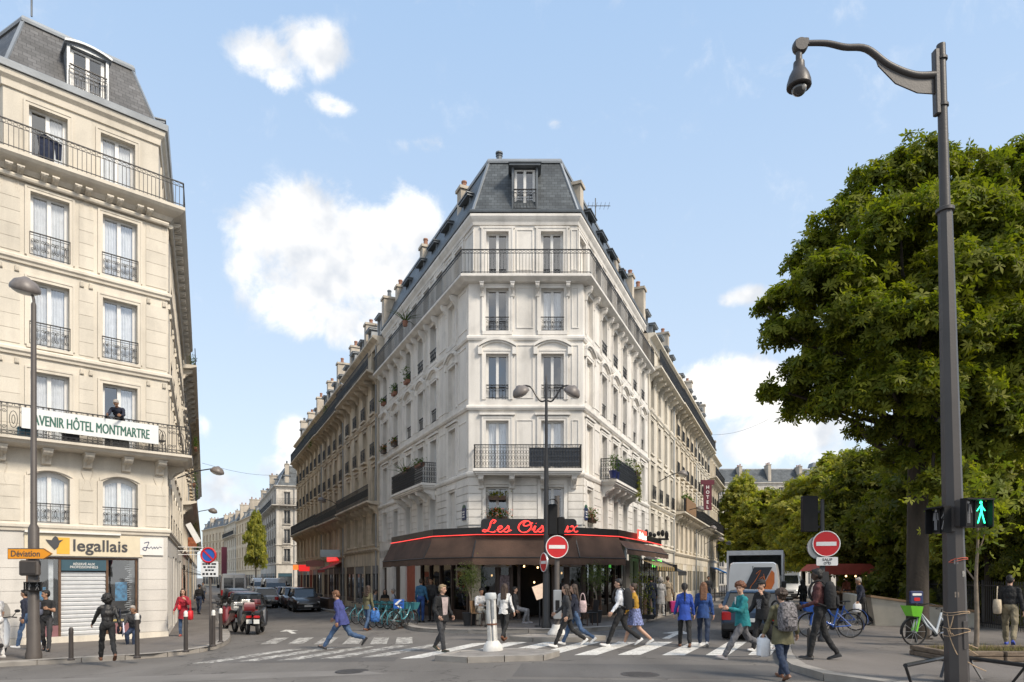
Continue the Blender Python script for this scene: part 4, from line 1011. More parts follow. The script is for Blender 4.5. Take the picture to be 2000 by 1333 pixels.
MB(H1).box(.7,4.1,1.6,1.62,-.3,2.5).build('interior',M_dark,hb,world=True)
mb=MB(H1)
for u in (.78,1.66,3.03,3.93): mb.box(u,u+.07,.08,.2,-.12,2.48)
for a,b in ((.85,1.66),(1.73,3.03),(3.10,3.93)): mb.box(a,b,.08,.2,2.41,2.48)
mb.build('shop_frame',M_bronze,hb,world=True)
for k in range(15):
    z=-.1+.138*k; mb=MB(H1); mb.prism([(.16,z),(.125,z+.03),(.125,z+.085),(.16,z+.115),(.17,z+.132)],1.735,3.025,'x'); mb.build('shutter_slat',M_shut,hb,world=True)
MB(H1).box(1.735,3.025,.165,.18,-.12,2.0).build('shutter_back',M_shut,hb,world=True)
o=MB(H1).box(1.735,3.025,.06,.16,2.04,2.40).build('shop_header',M_teal,hb,world=True)
t=MB(); merge(t,text_mesh('RÉSERVÉ AUX\nPROFESSIONNELS',.8,.2,.006,.006),H1@T(2.38,.058,2.22)); t.build('lettering',M_white,o,world=True)
for a,b in ((.85,1.66),(3.10,3.93)):
    MB(H1).box(a,b,.13,.14,.25,2.41).build('shop_pane',M_glass,hb,world=True)
    MB(H1).box(a,b,.1,.2,-.12,.24).build('shop_panel',mat('mauve_panel',(.22,.10,.11),.6,.1,4),hb,world=True)
M_post1=mat('blue_poster',(.05,.22,.40),.5,.8,6); M_dispw=mat('display_white',(.6,.62,.63),.5,.2,9)
MB(H1).box(3.35,3.72,.3,.32,1.0,1.65).build('poster',M_post1,hb,world=True); MB(H1).box(.95,1.35,.3,.32,.95,1.5).build('poster',M_post1,hb,world=True)
MB(H1).box(1.42,1.55,.3,.42,.3,2.4).build('display_stand',M_dispw,hb,world=True)
mb=MB(H1)
for k in range(26): z=.5+.07*k; mb.bar((3.72+.07*math.sin(k),.35,z),(3.86+.05*math.sin(k*2),.35,z+.03),.015,.015)
mb.build('display_rack',M_dispw,hb,world=True)
M_ledge=mat('painted_ledge',(.62,.45,.10),.6,.15,5); MB(H1).box(3.12,3.9,.28,.5,.3,.36).build('display_shelf',M_ledge,hb,world=True)
sgn=thing('shop_sign','cream shop fascia sign with grey lettering and a yellow square with a bird','sign',M=H1@T(2.45,-.03,2.88))
MB().box(-1.72,1.68,-.02,.025,-.36,.36).build('sign_board',mat('fascia_cream',(.66,.58,.43),.55,.06,4),sgn)
MB().box(-1.72,.98,-.12,.0,.37,.43).build('sign_light',M_white,sgn)
t=text_mesh('legallais',1.60,None,.012,.02); q=MB(T(.40,-.022,-.06)); q.add(t.v,t.f); q.build('lettering',M_ltr,sgn)
MB().box(-.86,-.50,-.03,-.02,-.3,.24).build('yellow_square',M_yel,sgn)
mb=MB(T(-.90,-.035,.02)); mb.prism([(-.26,.14),(-.1,.12),(-.06,.2),(.0,.26),(.06,.22),(.1,.12),(.22,.15),(.12,.05),(.08,-.1),(-.02,-.18),(-.12,-.06),(-.2,.04)],-.008,.008,'y'); mb.build('bird_emblem',M_ltr,sgn)
sg2=thing('shop_sign','small white sign with a handwritten signature beside the tool shop','sign',M=H1@T(4.42,-.04,2.9))
MB().box(-.38,.38,-.02,.02,-.3,.3).build('sign_board',M_white,sg2)
mb=MB(T(0,-.028,0)); 
mb.tube(smooth_pts([(-.25,0,.12),(-.1,0,.16),(-.16,0,.0),(-.2,0,-.14),(-.3,0,-.08),(-.2,0,-.02),(-.08,0,-.06)],4),.012,5)
mb.tube(smooth_pts([(-.08,0,-.06),(-.02,0,.0),(.02,0,-.08),(.07,0,.0),(.1,0,-.07),(.15,0,.0),(.19,0,-.06),(.24,0,.0),(.32,0,-.03)],4),.009,5); mb.build('lettering',mat('ink_blue',(.05,.06,.14),.5,.1,5),sg2)
bn=thing('hotel_banner','long white banner with green lettering hung on the balcony railing','banner',M=H1@T(2.49,-.83,6.72))
MB().box(-1.93,1.93,-.02,.02,-.32,.32).build('banner_board',mat('banner_white',(.70,.72,.72),.6,.04,5),bn)
t=text_mesh('AVENIR HÔTEL MONTMARTRE',3.28,.40,0,.008); q=MB(T(-.008,-.022,.02)); q.add(t.v,t.f); q.M=T(.008,-.0236,.02); q.add(t.v,t.f); q.build('lettering',mat('letter_green',(.025,.115,.085),.5,.1,5),bn)
# ---------------------------------------------------------------- the other street fronts
def haus(label,pts,nbs,z0,S,Tm,rows,ww=.95,bal=(),rail_rows=(),rail='far',roof=(17.0,2.6,1.3),slate=None,shop=None,seed=1,chims=(),dorm=True,name='apartment_building',cat='building',group=None,shut=0,depth=10,attic=True,style='far',flowers=0,courses=0,fm=None):
    r0=random.Random(seed); b=thing(name,label,cat,(pts[0][0],pts[0][1],g(pts[0][0])),group=group); zr=roof[0]
    fm=fm or M_frameold
    for i,nb in enumerate(nbs):
        P,Q=Vector(pts[i]),Vector(pts[i+1]); L=(Q-P).length; M=FR(P,Q-P)
        cols=[L*(k+.5)/nb for k in range(nb)]
        ops=[(c-ww/2,c+ww/2,zb,zb+h) for c in cols for zb,h in rows]
        sh=[]
        if shop:
            k=0; u=.25
            while u<L-1.2:
                w_=min(r0.uniform(1.6,2.8),L-.25-u); sh.append((u,u+w_,z0+.3,z0+2.75)); u+=w_+.35
            ops2=sh
        mb=MB(M); wall_face(mb,L,rows[0][0]-.25,zr,ops,.22)
        if shop: wall_face(mb,L,z0-.3,rows[0][0]-.25,sh,.22)
        else: wall_face(mb,L,z0-.3,rows[0][0]-.25,[(c-ww/2,c+ww/2,z0+.4,z0+2.8) for c in cols],.22)
        mb.build('wall',S,b,world=True)
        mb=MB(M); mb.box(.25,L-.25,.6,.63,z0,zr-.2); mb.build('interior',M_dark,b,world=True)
        for a_ in (0,L-.36): MB(M).box(a_+.004,a_+.356,-.07,.005,rows[0][0]-.2,zr-.5).build('pilaster',Tm,b,world=True)
        mb=MB(M); mb.tube([(L-.5,-.09,z0),(L-.5,-.09,zr-.4)],.05,6); mb.build('rain_pipe',M_zinc,b,world=True)
        if courses:
            ed=[.36]+[x for c in cols for x in (c-ww/2-.17,c+ww/2+.17)]+[L-.36]
            for a_,b_ in zip(ed[::2],ed[1::2]):
                for k in range(6): MB(M).box(a_+.003,b_-.003,-.045,.005,rows[0][0]-.1+.36*k+.012,rows[0][0]-.1+.36*(k+1)-.012).build('stone_course',S,b,world=True)
        for ci,c in enumerate(cols):
            for r,(zb,h) in enumerate(rows):
                tr=MB(M); blind=r0.random()<shut
                window(b,M,c,zb,ww,h,style,fm=fm)
                if blind:
                    w2=ww*r0.choice((.5,1)); 
                    MB(M).box(c-ww/2,c-ww/2+w2,.1,.13,zb+.02,zb+h-.02).build('shutter',mat('shutter_paint',(.42,.40,.36),.6,.15,4),b,world=True)
                architrave(tr,c,zb,ww,h,.15,.04)
                if r in (0,1,2): tr.box(c-ww/2-.22,c+ww/2+.22,-.12,.01,zb+h+.2,zb+h+.3)
                tr.box(c-ww/2-.1,c+ww/2+.1,-.1,.2,zb-.1,zb)
                if r in rail_rows and r not in bal: place('railing',rail_mesh(ww+.14,.85,rail),b,M@T(c,-.16,zb)); tr.box(c-ww/2-.14,c+ww/2+.14,-.24,.0,zb-.12,zb-.0)
                tr.build('window_surround',Tm,b,world=True)
        for r in bal:
            zb=rows[r][0]-.05; d=.75; place('railing',rail_mesh(L-.1,.98,rail),b,M@T(L/2,-d+.06,zb))
            for c in np.linspace(.4,L-.4,max(3,2*nb)): place('bracket',console_mesh(.18,d-.2,.55,Tm),b,M@T(c,0,zb-.23))
        for (u0,u1,za,zt) in sh:
            m=r0.choice(shop); f=MB(M); f.box(u0,u1,.03,.18,za-.3,za+.28); f.box(u0,u0+.07,.03,.18,za+.285,zt); f.box(u1-.07,u1,.03,.18,za+.285,zt); f.box((u0+u1)/2-.03,(u0+u1)/2+.03,.03,.18,za+.285,zt-.5); f.box(u0+.07,u1-.07,.03,.18,zt-.5,zt)
            f.build('shop_front',m,b,world=True); MB(M).box(u0+.07,u1-.07,.1,.12,za+.285,zt-.505).build('shop_pane',M_glassfar,b,world=True)
        if not shop:
            for c in cols: window(b,M,c,z0+.4,ww,2.4,'far',fm=fm)
        for uc in chims: chimney(b,P+(Q-P).normalized()*(uc*L)+Vector((-(Q-P).y,(Q-P).x)).normalized()*1.5,(-(Q-P).normalized().y,(Q-P).normalized().x),2.4,.6,zr-.5,zr+roof[1]+r0.uniform(.0,.6),3)
        if dorm:
            for c in cols[::1 if nb<5 else 2]: dormer(b,M,c,zr+.35,.74,1.25,roof[2],roof[1],'zinc',near=False,rail=False,yoff=.32)
    for r in bal:
        tr=MB(); zb=rows[r][0]-.05; sweep(tr,pts,[(-.01,zb-.24),(.45,zb-.2),(.7,zb-.12),(.78,zb-.1),(.78,zb),(-.01,zb)]); tr.build('balcony',Tm,b,world=True)
    for z in [rows[0][0]-.28]+[rows[r][0]-.2 for r in range(1,len(rows)) if r not in bal and r%2==1]: tr=MB(); sweep(tr,pts,[(-.01,z-.2),(.06,z-.2),(.16,z-.06),(.16,z+.0),(-.01,z+.02)]); tr.build('string_course',Tm,b,world=True)
    tr=MB(); sweep(tr,pts,[(-.01,zr-.45),(.06,zr-.45),(.12,zr-.25),(.3,zr-.14),(.42,zr-.06),(.42,zr+.05),(-.01,zr+.06)])
    tr.build('cornice',Tm,b,world=True)
    mansard(b,pts,zr+.06,zr+roof[1],roof[2],slate or M_slate,.05)
    # gable ends and back
    bk=offset_poly(pts,-depth); mb=MB()
    for k,(p,q) in enumerate(((pts[0],bk[0]),(pts[-1],bk[-1]))):
        mb.quad((*p,z0-.4),(q.x,q.y,z0-.4),(q.x,q.y,zr+roof[1]*.5),(*p,zr+.05)); 
    for p,q in zip(bk,bk[1:]): mb.quad((p.x,p.y,z0-.4),(q.x,q.y,z0-.4),(q.x,q.y,zr+roof[1]*.6),(p.x,p.y,zr+roof[1]*.6))
    mb.build('gable_wall',M_chim,b,world=True)
    return b
S_b1=stone_mat('sooty_limestone',(.62,.54,.42),.34); S_b1t=stone_mat('sooty_limestone_trim',(.64,.56,.45),.34)
S_b2=stone_mat('brown_limestone',(.58,.485,.36),.34); S_b2t=stone_mat('brown_limestone_trim',(.60,.51,.39),.34)
S_b3=stone_mat('ochre_limestone',(.62,.51,.36),.32); S_b3t=stone_mat('ochre_trim',(.63,.53,.39),.32)
S_b4=stone_mat('grey_limestone',(.62,.58,.52),.25); S_b4t=stone_mat('grey_trim',(.64,.60,.54),.25)
S_r1=stone_mat('pale_limestone',(.68,.63,.54),.18); S_r1t=stone_mat('pale_trim',(.70,.65,.56),.18)
S_r2=stone_mat('cream_limestone',(.66,.585,.47),.2); S_r2t=stone_mat('cream_trim',(.68,.61,.50),.2)
S_far=stone_mat('far_limestone',(.70,.58,.42),.15)
shop_dark=[M_cafewood,M_fascia,M_panelred,mat('shop_brown',(.10,.06,.04),.6,.2,3),mat('shop_grey',(.2,.2,.21),.6,.2,3)]
rB=[(3.9,1.9),(6.5,2.2),(9.3,2.0),(12.0,1.9),(14.4,1.7)]
def lpt(s): return xy(CL+dL*s)
def rpt(s): return xy(CR+dR*s)
haus('sooty brown apartment house right behind the white corner building on the left street',[lpt(25.3),lpt(14.95)],[4],-.2,S_b1,S_b1t,rB,bal=(1,4),rail_rows=(2,3),shop=shop_dark,seed=2,courses=1,shut=.15,chims=(.03,.5,.97),roof=(16.4,2.3,1.5))
haus('narrow brown stone apartment house with red shop awning below',[lpt(35.1),lpt(25.35)],[4],-.2,S_b2,S_b2t,[(z-.2,h) for z,h in rB],bal=(1,4),rail_rows=(2,3),shop=shop_dark,seed=3,shut=.25,chims=(.03,.5),roof=(16.1,2.4,1.5))
haus('long ochre apartment house with plants on its top balcony before the side street',[lpt(52.2),lpt(35.15)],[7],-.2,S_b3,S_b3t,[(z-.1,h) for z,h in rB],bal=(1,4),rail_rows=(2,3),shop=shop_dark,seed=4,shut=.3,chims=(.03,.35,.68),roof=(16.2,2.2,1.5))
c4=Vector(((540-1000)/F*104,104)); c5=Vector(((581-1000)/F*105,105))
haus('grey corner apartment house with blue slate roof beyond the side street',[xy(c4+dL*28),xy(c4),xy(c5),xy(c5+Vector((12,6)))],[8,1,4],-.3,S_b4,S_b4t,[(4.2,2.0),(7.0,2.2),(10.0,2.1),(12.9,2.0)],bal=(3,),rail_rows=(0,1,2),shop=[M_teal,M_cafewood],seed=5,chims=(.5,),roof=(15.8,3.3,1.6))
# left side of the left street
q0=PA+dA*16.3
for k,(L,lb,S,St,zr) in enumerate(((14,'cream apartment house with planted balconies next to the hotel building',S_hot,S_hottrim,15.9),(16,'stone apartment house with maroon shop awning on the left pavement',S_b3,S_b3t,15.6),(18,'pale apartment house farther down the left pavement',S_r2,S_r2t,16.2),(22,'farthest apartment house on the left side of the left street',S_b4,S_b4t,15.5))):
    haus(lb,[xy(q0),xy(q0+dA*L)],[max(4,int(L/2.6))],-.4,S,St,[(z-.2,h) for z,h in rB],bal=(1,4),rail_rows=(2,3),shop=shop_dark,seed=10+k,chims=(.1,.9),roof=(zr,2.3,1.4)); q0=q0+dA*(L+.1)
# the street bends: sunlit fronts close the view
e0=Vector(((513-1000)/F*128,128)); e1=Vector(((462-1000)/F*155,155)); e2=Vector(((440-1000)/F*172,172)); e3=Vector(((396-1000)/F*190,190))
haus('pale golden apartment house closing the far end of the left street',[xy(e1),xy(e0)],[9],-.4,S_far,S_far,[(3.6,1.8),(6.3,1.8),(9.0,1.8),(11.6,1.7)],shop=[M_cafewood,S_b4],seed=21,chims=(.1,.5,.9),roof=(14.2,3.6,2.4),slate=None,shut=.4)
haus('second golden house at the far bend of the left street',[xy(e2),xy(e1)],[6],-.4,S_r2,S_r2t,[(3.6,1.8),(6.3,1.8),(9.0,1.8),(11.6,1.7)],bal=(3,),shop=[M_cafewood],seed=22,chims=(.2,.8),roof=(14.6,2.6,1.4),shut=.4)
haus('most distant house at the bend of the left street',[xy(e3),xy(e2)],[7],-.4,S_far,S_far,[(3.6,1.8),(6.3,1.8),(9.0,1.8),(11.6,1.7)],shop=[M_cafewood],seed=23,chims=(.3,.9),roof=(14.8,2.6,1.4),shut=.3)
# right street
haus('pale apartment house with top balcony next to the white corner building on the right street',[rpt(13.55),rpt(22.9)],[4],.1,S_r1,S_r1t,[(4.0,1.7),(6.5,2.1),(9.3,2.0),(12.0,1.9),(14.3,1.7)],bal=(4,),rail_rows=(1,),shop=[M_cream,M_fascia,M_cafewood],seed=31,courses=1,shut=.2,chims=(.05,.95),roof=(16.2,2.3,1.5),slate=mat('blue_zinc',(.10,.13,.17),.4,.15,2) if False else None,fm=M_frame)
haus('cream apartment house with ornate brackets and a planted wooden balcony box',[rpt(22.95),rpt(35.0)],[5],.1,S_r2,S_r2t,[(3.9,1.9),(6.6,2.2),(9.4,2.0),(12.1,1.9),(14.4,1.7)],bal=(1,4),rail_rows=(2,3),shop=[M_cream,S_r1t],seed=32,shut=.3,chims=(.97,),roof=(16.3,2.4,1.5))
haus('cream hotel front with a vertical maroon sign on the right street',[rpt(35.05),rpt(44.5)],[4],.1,S_r1,S_r1t,[(3.9,1.9),(6.6,2.2),(9.4,2.0),(12.1,1.9),(14.4,1.7)],bal=(1,4),rail_rows=(2,3),shop=[M_cream,S_r1t],seed=33,shut=.3,chims=(.97,),roof=(16.3,2.4,1.5))
haus('last cream apartment house on the right street before the park trees',[rpt(44.55),rpt(54.5)],[5],.1,S_r2,S_r2t,[(3.9,1.9),(6.6,2.2),(9.4,2.0),(12.1,1.9)],bal=(1,3),rail_rows=(2,),shop=[M_cream,S_r1t],seed=34,chims=(.5,.97),roof=(14.6,2.4,1.5))
# blocks beyond the park
haus('long grey zinc roofed block rising behind the park trees',[((1395-1000)/F*140,140),((1800-1000)/F*140,140)],[14],0,S_b4,S_b4t,[(4,2),(7,2),(10,2),(13,2),(16,2),(18.6,1.7)],seed=41,chims=(.13,.27,.42),roof=(21.2,3.2,2.5),dorm=False,slate=None,rail_rows=())
tw=thing('roof_tower','slender roof pavilion with a white pediment rising above the park trees','tower',((1597-1000)/F*146,146,20))
mb=MB(T((1597-1000)/F*146,146,0)); mb.box(-1.7,1.7,-1.4,1.4,20,23.8); mb.prism([(-1.9,24.0),(1.9,24.0),(0,25.0)],-1.6,1.4,'y'); mb.box(-1.95,1.95,-1.65,1.5,23.78,24.0)
for x in (-.9,.0,.9): mb.box(x-.1,x+.1,-1.55,-1.4,20.6,23.7)
mb.build('wall',M_white,tw,world=True)
mb=MB(T((1597-1000)/F*146,146,0)); mb.loft([[(-2,-1.35,24.0),(2,-1.35,24.0),(2,1.5,24.0),(-2,1.5,24.0)],[(-1.4,-1.0,26.2),(1.4,-1.0,26.2),(1.4,1.2,26.2),(-1.4,1.2,26.2)]]); mb.build('roof',M_zincd,tw,world=True)
mb=MB(T((1597-1000)/F*146,146,0))
for x in (-.45,.45): mb.box(x-.28,x+.28,-1.42,-1.36,20.8,23.4)
mb.build('window',M_glassfar,tw,world=True)
# ---------------------------------------------------------------- plants on sills and balconies
def sillplant(M,u,z,label,fl,w=.8,h=.35,y=-.12,trail=0,n=150,leafm=None):
    return pot_plant(label,'plant',M@T(u,y,z),w,h,leafm or M_leaf,fl,n,M_cafewood if fl or leafm else M_pot,trail=trail,name='window_plant')
sillplant(FC,1.17,4.12,'red geraniums in the window left of the traffic light, under a hanging basket',M_flower,.85,.5,n=260)
sillplant(FRt,.96,4.1,'pink geraniums on the blind window ledge near the right street corner',M_flowerp,.8,.6,n=220)
sillplant(FC,1.17,4.95,'yellow green hanging basket high in the same window as red geraniums',None,.75,.35,n=160,leafm=leaf_mat('leaf_yellow',(.16,.16,.025)))
sillplant(FL,LW-11.1,9.1,'red flowers on a third floor sill of the left side, nearer one',M_flower,.7,.4)
sillplant(FL,LW-13.5,9.1,'red flowers on a third floor sill of the left side, farther one',M_flower,.7,.4)
sillplant(FL,LW-8.6,11.9,'tall bushy green plant in a fourth floor window of the left side',None,.6,.9,n=160)
sillplant(FL,LW-11.1,11.9,'mid sized green plant on the fourth floor sill of the left side',None,.6,.6)
sillplant(FL,LW-13.5,11.9,'small green plant on the farthest fourth floor sill of the left side',None,.5,.4)
sillplant(FL,LW-4.8,6.95,'bushy green planter on the rail of the left side balcony',None,1.0,.4,y=-.6)
sillplant(FL,LW-7.0,6.95,'red flower planter on the left side balcony beside spiky grass',M_flower,.8,.3,y=-.6)
sillplant(FRt,7.3,6.9,'golden climbing plant trailing over the end of the right side balcony',None,.9,.6,y=-.62,trail=1.3,n=420,leafm=leaf_mat('leaf_yellow',(.16,.16,.025)))
sillplant(FRt,6.0,6.95,'leafy green planter in the middle of the right side balcony',None,1.1,.6,y=-.55,n=200)
M_bluepot=mat('blue_glaze',(.02,.03,.12),.3,.1,5)
for u,lb in ((2.55,'blue glazed pot with a shrub at the near corner of the right side balcony'),(3.1,'second blue glazed pot with pale flowers on the right side balcony')):
    t=thing('flower_pot',lb,'plant pot',M=FRt@T(u,-.62,6.16)); mb=MB(); mb.lathe([(.12,0),(.18,.3),(.2,.32),(.16,.34)],12); mb.build('pot',M_bluepot,t,smooth=40)
    q=MB(T(0,0,.4))
    for _ in range(120):
        c=Vector((random.gauss(0,.12),random.gauss(0,.12),random.random()*.6)); r=Matrix.Rotation(random.random()*6,3,'Z')@Matrix.Rotation(random.random(),3,'X'); q.add([c+r@Vector(p)*.12 for p in ((-.3,0,0),(.3,0,0),(.1,.8,0))],[(0,1,2)])
    q.build('foliage',M_leaf,t)
def spiky(M,label,s=1,n=26):
    t=thing('spiky_plant',label,'plant',M=M); mb=MB()
    for k in range(n):
        a=random.random()*6.28; e=random.uniform(.1,1.1); d=Vector((math.cos(a)*math.cos(e),math.sin(a)*math.cos(e),math.sin(e)))*s*random.uniform(.6,1); mb.tube([(0,0,.1),d*.5+Vector((0,0,.15)),d],[.014,.012,.004],4)
    mb.build('blades',M_leaf,t); MB().lathe([(.1,-.15),(.15,.1),(.13,.12)],10).build('pot',M_pot,t); return t
spiky(FL@T(LW-7.6,-.5,6.9),'spiky dry plant fanning out over the left side balcony',1.1)
spiky(FL@T(LW-7.2,-.6,14.5),'spiky plant on the top balcony of the left side',1.1)
for i,(s,w,lb) in enumerate(((31,1.5,'green shrub on the top balcony of the narrow brown house'),(38,2.2,'large green shrub hanging from the top balcony of the ochre house'),(43,1.6,'smaller green shrub farther along the top balcony of the ochre house'))):
    p=CL+dL*s+nL*.5; pot_plant(lb,'plant',FR(p,-dL,14.4 if i else 14.6),w,1.2,M_leaf,None,260,M_pot,trail=.7 if i==1 else 0,name='balcony_shrub')
for i,(s,w,z,lb) in enumerate(((20,1.2,14.6,'green shrub on the top balcony of the house beside the hotel'),(24,1.5,8.0,'green hanging plant on the lower balcony beside the hotel'),(27,1.4,4.6,'dense plant above the shops beside the hotel'),(33,1.5,12,'green shrub farther down on the left side balconies'))):
    p=PA+dA*s+Vector((.9,.4))*.55; pot_plant(lb,'plant',FR(p,dA,z),w,1.1,M_leaf,None,260,M_pot,trail=.8 if i in(1,2) else 0,name='balcony_shrub')
p=CR+dR*26.5+nR*.75; t=thing('balcony_box','long brown wooden planter box with plants on a cream balcony','planter',M=FR(p,dR,6.6))
for k in range(9): MB().box(-2.6,2.6,-.03,.03,.0+.115*k,.105+.115*k).build('slat',mat('cedar_slats',(.24,.14,.07),.7,.2,6),t)
q=MB()
for _ in range(300):
    c=Vector((random.uniform(-2.5,2.5),random.uniform(.05,.4),.95+abs(random.gauss(0,.25)))); r=Matrix.Rotation(random.random()*6,3,'Z')@Matrix.Rotation(random.random(),3,'X'); q.add([c+r@Vector(pp)*.2 for pp in ((-.3,0,0),(.3,0,0),(.1,.8,0))],[(0,1,2)])
q.build('foliage',M_leaf,t)
# street-name plates
for M,u,lb in ((FL,LW-.35,'small dark blue street name plate on the left corner of the white building'),(FRt,.25,'small dark blue street name plate on the right corner of the white building')):
    t=thing('street_plate',lb,'street sign',M=M@T(u,-.07,4.45)); P=rrect(-.2,.2,-.28,.22,.03); MB().prism(P,-.015,.015,'y').build('plate',mat('enamel_blue',(.015,.03,.11),.3,.1,5),t)
    MB().prism([(.16*math.cos(R(a)),.22+.13*math.sin(R(a))) for a in range(0,181,20)],-.013,.013,'y').build('plate_crest',mat('enamel_green',(.02,.09,.05),.3,.1,5),t)
    mb=MB(T(0,-.018,0)); 
    for z in (.08,-.03,-.15): mb.box(-.14,.14,-.004,0,z-.025,z+.025) if False else None
    mb.box(-.13,.13,-.004,0,.03,.08); mb.box(-.09,.09,-.004,0,-.07,-.02); mb.box(-.13,.13,-.004,0,-.18,-.13); mb.build('lettering',M_white,t)
# washing on the hotel's top balcony, chair and boxes on the lower one, aerials
t=thing('hanging_clothes','dark blue clothes hanging over the hotel top balcony rail','clothes',M=H1@T(1.25,-.4,15.02)); mb=MB(); 
mb.loft([[(-.22+.0,-.05,0),(0,-.12,.02),(.2,-.03,0),(0,.06,0)],[(-.2,-.08,.4),(0,-.14,.4),(.22,-.06,.45),(0,.06,.4)],[(-.26,-.04,.78),(0,-.1,.82),(.25,-.04,.75),(0,.06,.8)]]); mb.loft([[(.26,-.05,.2),(.4,-.06,.2),(.4,.02,.2),(.26,.02,.2)],[(.22,-.05,.75),(.42,-.06,.7),(.42,.02,.7),(.22,.02,.75)]]); mb.build('garment',mat('navy_cloth',(.015,.022,.05),.9,.3,9),t)
t=thing('cafe_chair','black wire chair at the right end of the hotel balcony','chair',M=H1@T(4.5,-.42,6.16))
mb=MB(); mb.box(-.22,.22,-.2,.2,.42,.45); mb.build('seat',M_railm,t)
for x,y in ((-.2,-.18),(.2,-.18),(-.2,.18),(.2,.18)): MB().bar((x*1.1,y*1.1,0),(x,y,.42),.025,.025).build('leg',M_railm,t)
mb=MB(); mb.tube(smooth_pts([(-.2,.2,.45),(-.22,.22,.8),(0,.24,.92),(.22,.22,.8),(.2,.2,.45)],4),.014,6); [mb.bar((x,.2,.45),(x*1.05,.23,.88),.012,.012) for x in (-.1,0,.1)]; mb.build('backrest',M_railm,t)
for (w,u,c,lb) in ((.5,.75,(.06,.16,.22),'teal storage box behind the left end of the hotel banner'),(.45,1.9,(.05,.05,.055),'dark crate behind the middle of the hotel banner'),(.5,3.3,(.25,.24,.22),'grey bundle behind the right half of the hotel banner')):
    t=thing('storage_box',lb,'box',M=H1@T(u,-.5,6.16)); mb=MB(); mb.bbox(-w/2,w/2,-.15,.15,0,.26,.02); mb.build('box_body',mat('box_'+lb.split()[0],c,.7,.2,5),t); mb=MB(); mb.bbox(-w/2-.015,w/2+.015,-.165,.165,.262,.31,.01); mb.build('box_lid',mat('box_'+lb.split()[0],c,.7,.2,5),t)
def aerial(p,h,label,s=1):
    t=thing('roof_aerial',label,'aerial',p); mb=MB(); mb.tube([(0,0,0),(0,0,h)],.03,6); mb.build('mast',M_zincd,t)
    mb=MB(); mb.bar((-1.1*s,0,h*.8),(1.3*s,0,h*.8),.03,.03)
    for k in range(7): mb.bar((-1.0*s+.36*s*k,-.35,h*.8),(-1.0*s+.36*s*k,.35,h*.8),.015,.015)
    mb.build('rake',M_zincd,t)
aerial(at(62,33,22.8),1.6,'television aerial above the hotel mansard roof',.7)
aerial(at(1163,462,36),2.0,'television aerial on the right roof slope of the white building',.6)
aerial(at(738,690,46),2.2,'television aerial over the chimneys of the left street',.7)
# ================================================================ trees and planting
M_bark=mat('bark',(.05,.04,.031),.95,.4,4,1.0,14,streak=4); M_barkpale=mat('bark_pale',(.20,.16,.12),.9,.25,6,.6,20)
L_chest=leaf_mat('chestnut_leaf',(.155,.168,.023)); L_plane=leaf_mat('plane_leaf',(.29,.275,.07)); L_dark=leaf_mat('dark_leaf',(.135,.14,.03)); L_yel=leaf_mat('spring_leaf',(.34,.31,.06))
def leaf_template(k=5,droop=.35,wide=.19):
    vs=[(0,0,0)]; fs=[]
    for i in range(k):
        a=math.pi*(-.72+1.44*i/(k-1)) if k>1 else 0; l=1.0-.28*abs(i-(k-1)/2)/((k-1)/2 or 1)
        c,s=math.cos(a),math.sin(a)
        for (r,w,z) in ((.6*l,wide*l,-.10*droop),(l,0,-.55*droop),(.6*l,-wide*l,-.10*droop)): vs.append((c*r-s*w,s*r+c*w,z))
        o=1+3*i; fs.append((0,o,o+1,o+2))
    return np.array(vs),np.array(fs)
def leaves_mesh(name,pos,nrm,size,m,tmpl,rs):
    """one mesh of many leaves: positions, facing normals, sizes"""
    tv,tf=tmpl; n=len(pos); nrm=nrm/np.linalg.norm(nrm,axis=1,keepdims=True)
    ref=rs.normal(size=(n,3)); a=np.cross(nrm,ref); a/=np.linalg.norm(a,axis=1,keepdims=True); b=np.cross(nrm,a)
    V=pos[:,None,:]+size[:,None,None]*(tv[None,:,0:1]*a[:,None,:]+tv[None,:,1:2]*b[:,None,:]+tv[None,:,2:3]*nrm[:,None,:])
    Fc=(tf[None,:,:]+(np.arange(n)*len(tv))[:,None,None]).reshape(-1,4)
    me=bpy.data.meshes.new(name); me.vertices.add(n*len(tv)); me.vertices.foreach_set('co',V.astype(np.float32).ravel())
    nf=len(Fc); me.loops.add(nf*4); me.loops.foreach_set('vertex_index',Fc.astype(np.int32).ravel()); me.polygons.add(nf)
    me.polygons.foreach_set('loop_start',np.arange(nf,dtype=np.int32)*4); me.materials.append(m); me.update(calc_edges=True); me.validate(); return me
def crown_points(lobes,n,rs,shell=.45,bot=.0):
    """points and outward normals spread through lobes (centre, radii); more near the outside of each lobe"""
    w=np.array([l[1][0]*l[1][1]+l[1][0]*l[1][2] for l in lobes]); k=rs.choice(len(lobes),n,p=w/w.sum())
    C=np.array([l[0] for l in lobes])[k]; Rr=np.array([l[1] for l in lobes])[k]
    d=rs.normal(size=(n,3)); d/=np.linalg.norm(d,axis=1,keepdims=True); d[:,2]=np.where(d[:,2]<-.35,-d[:,2]*.6,d[:,2])
    r=1-(1-shell)*rs.random(n)**1.6; 
    # clumps: twig-sized gaps between sprays
    r=r*(1+.28*np.array([mnoise.noise(Vector(q*2.1+c*1.7)) for q,c in zip(d,C)]))
    P=C+d*Rr*r[:,None]
    s=np.array([mnoise.noise(Vector(p*1.7)) for p in P]); keep=s>-.06
    return P[keep],d[keep]
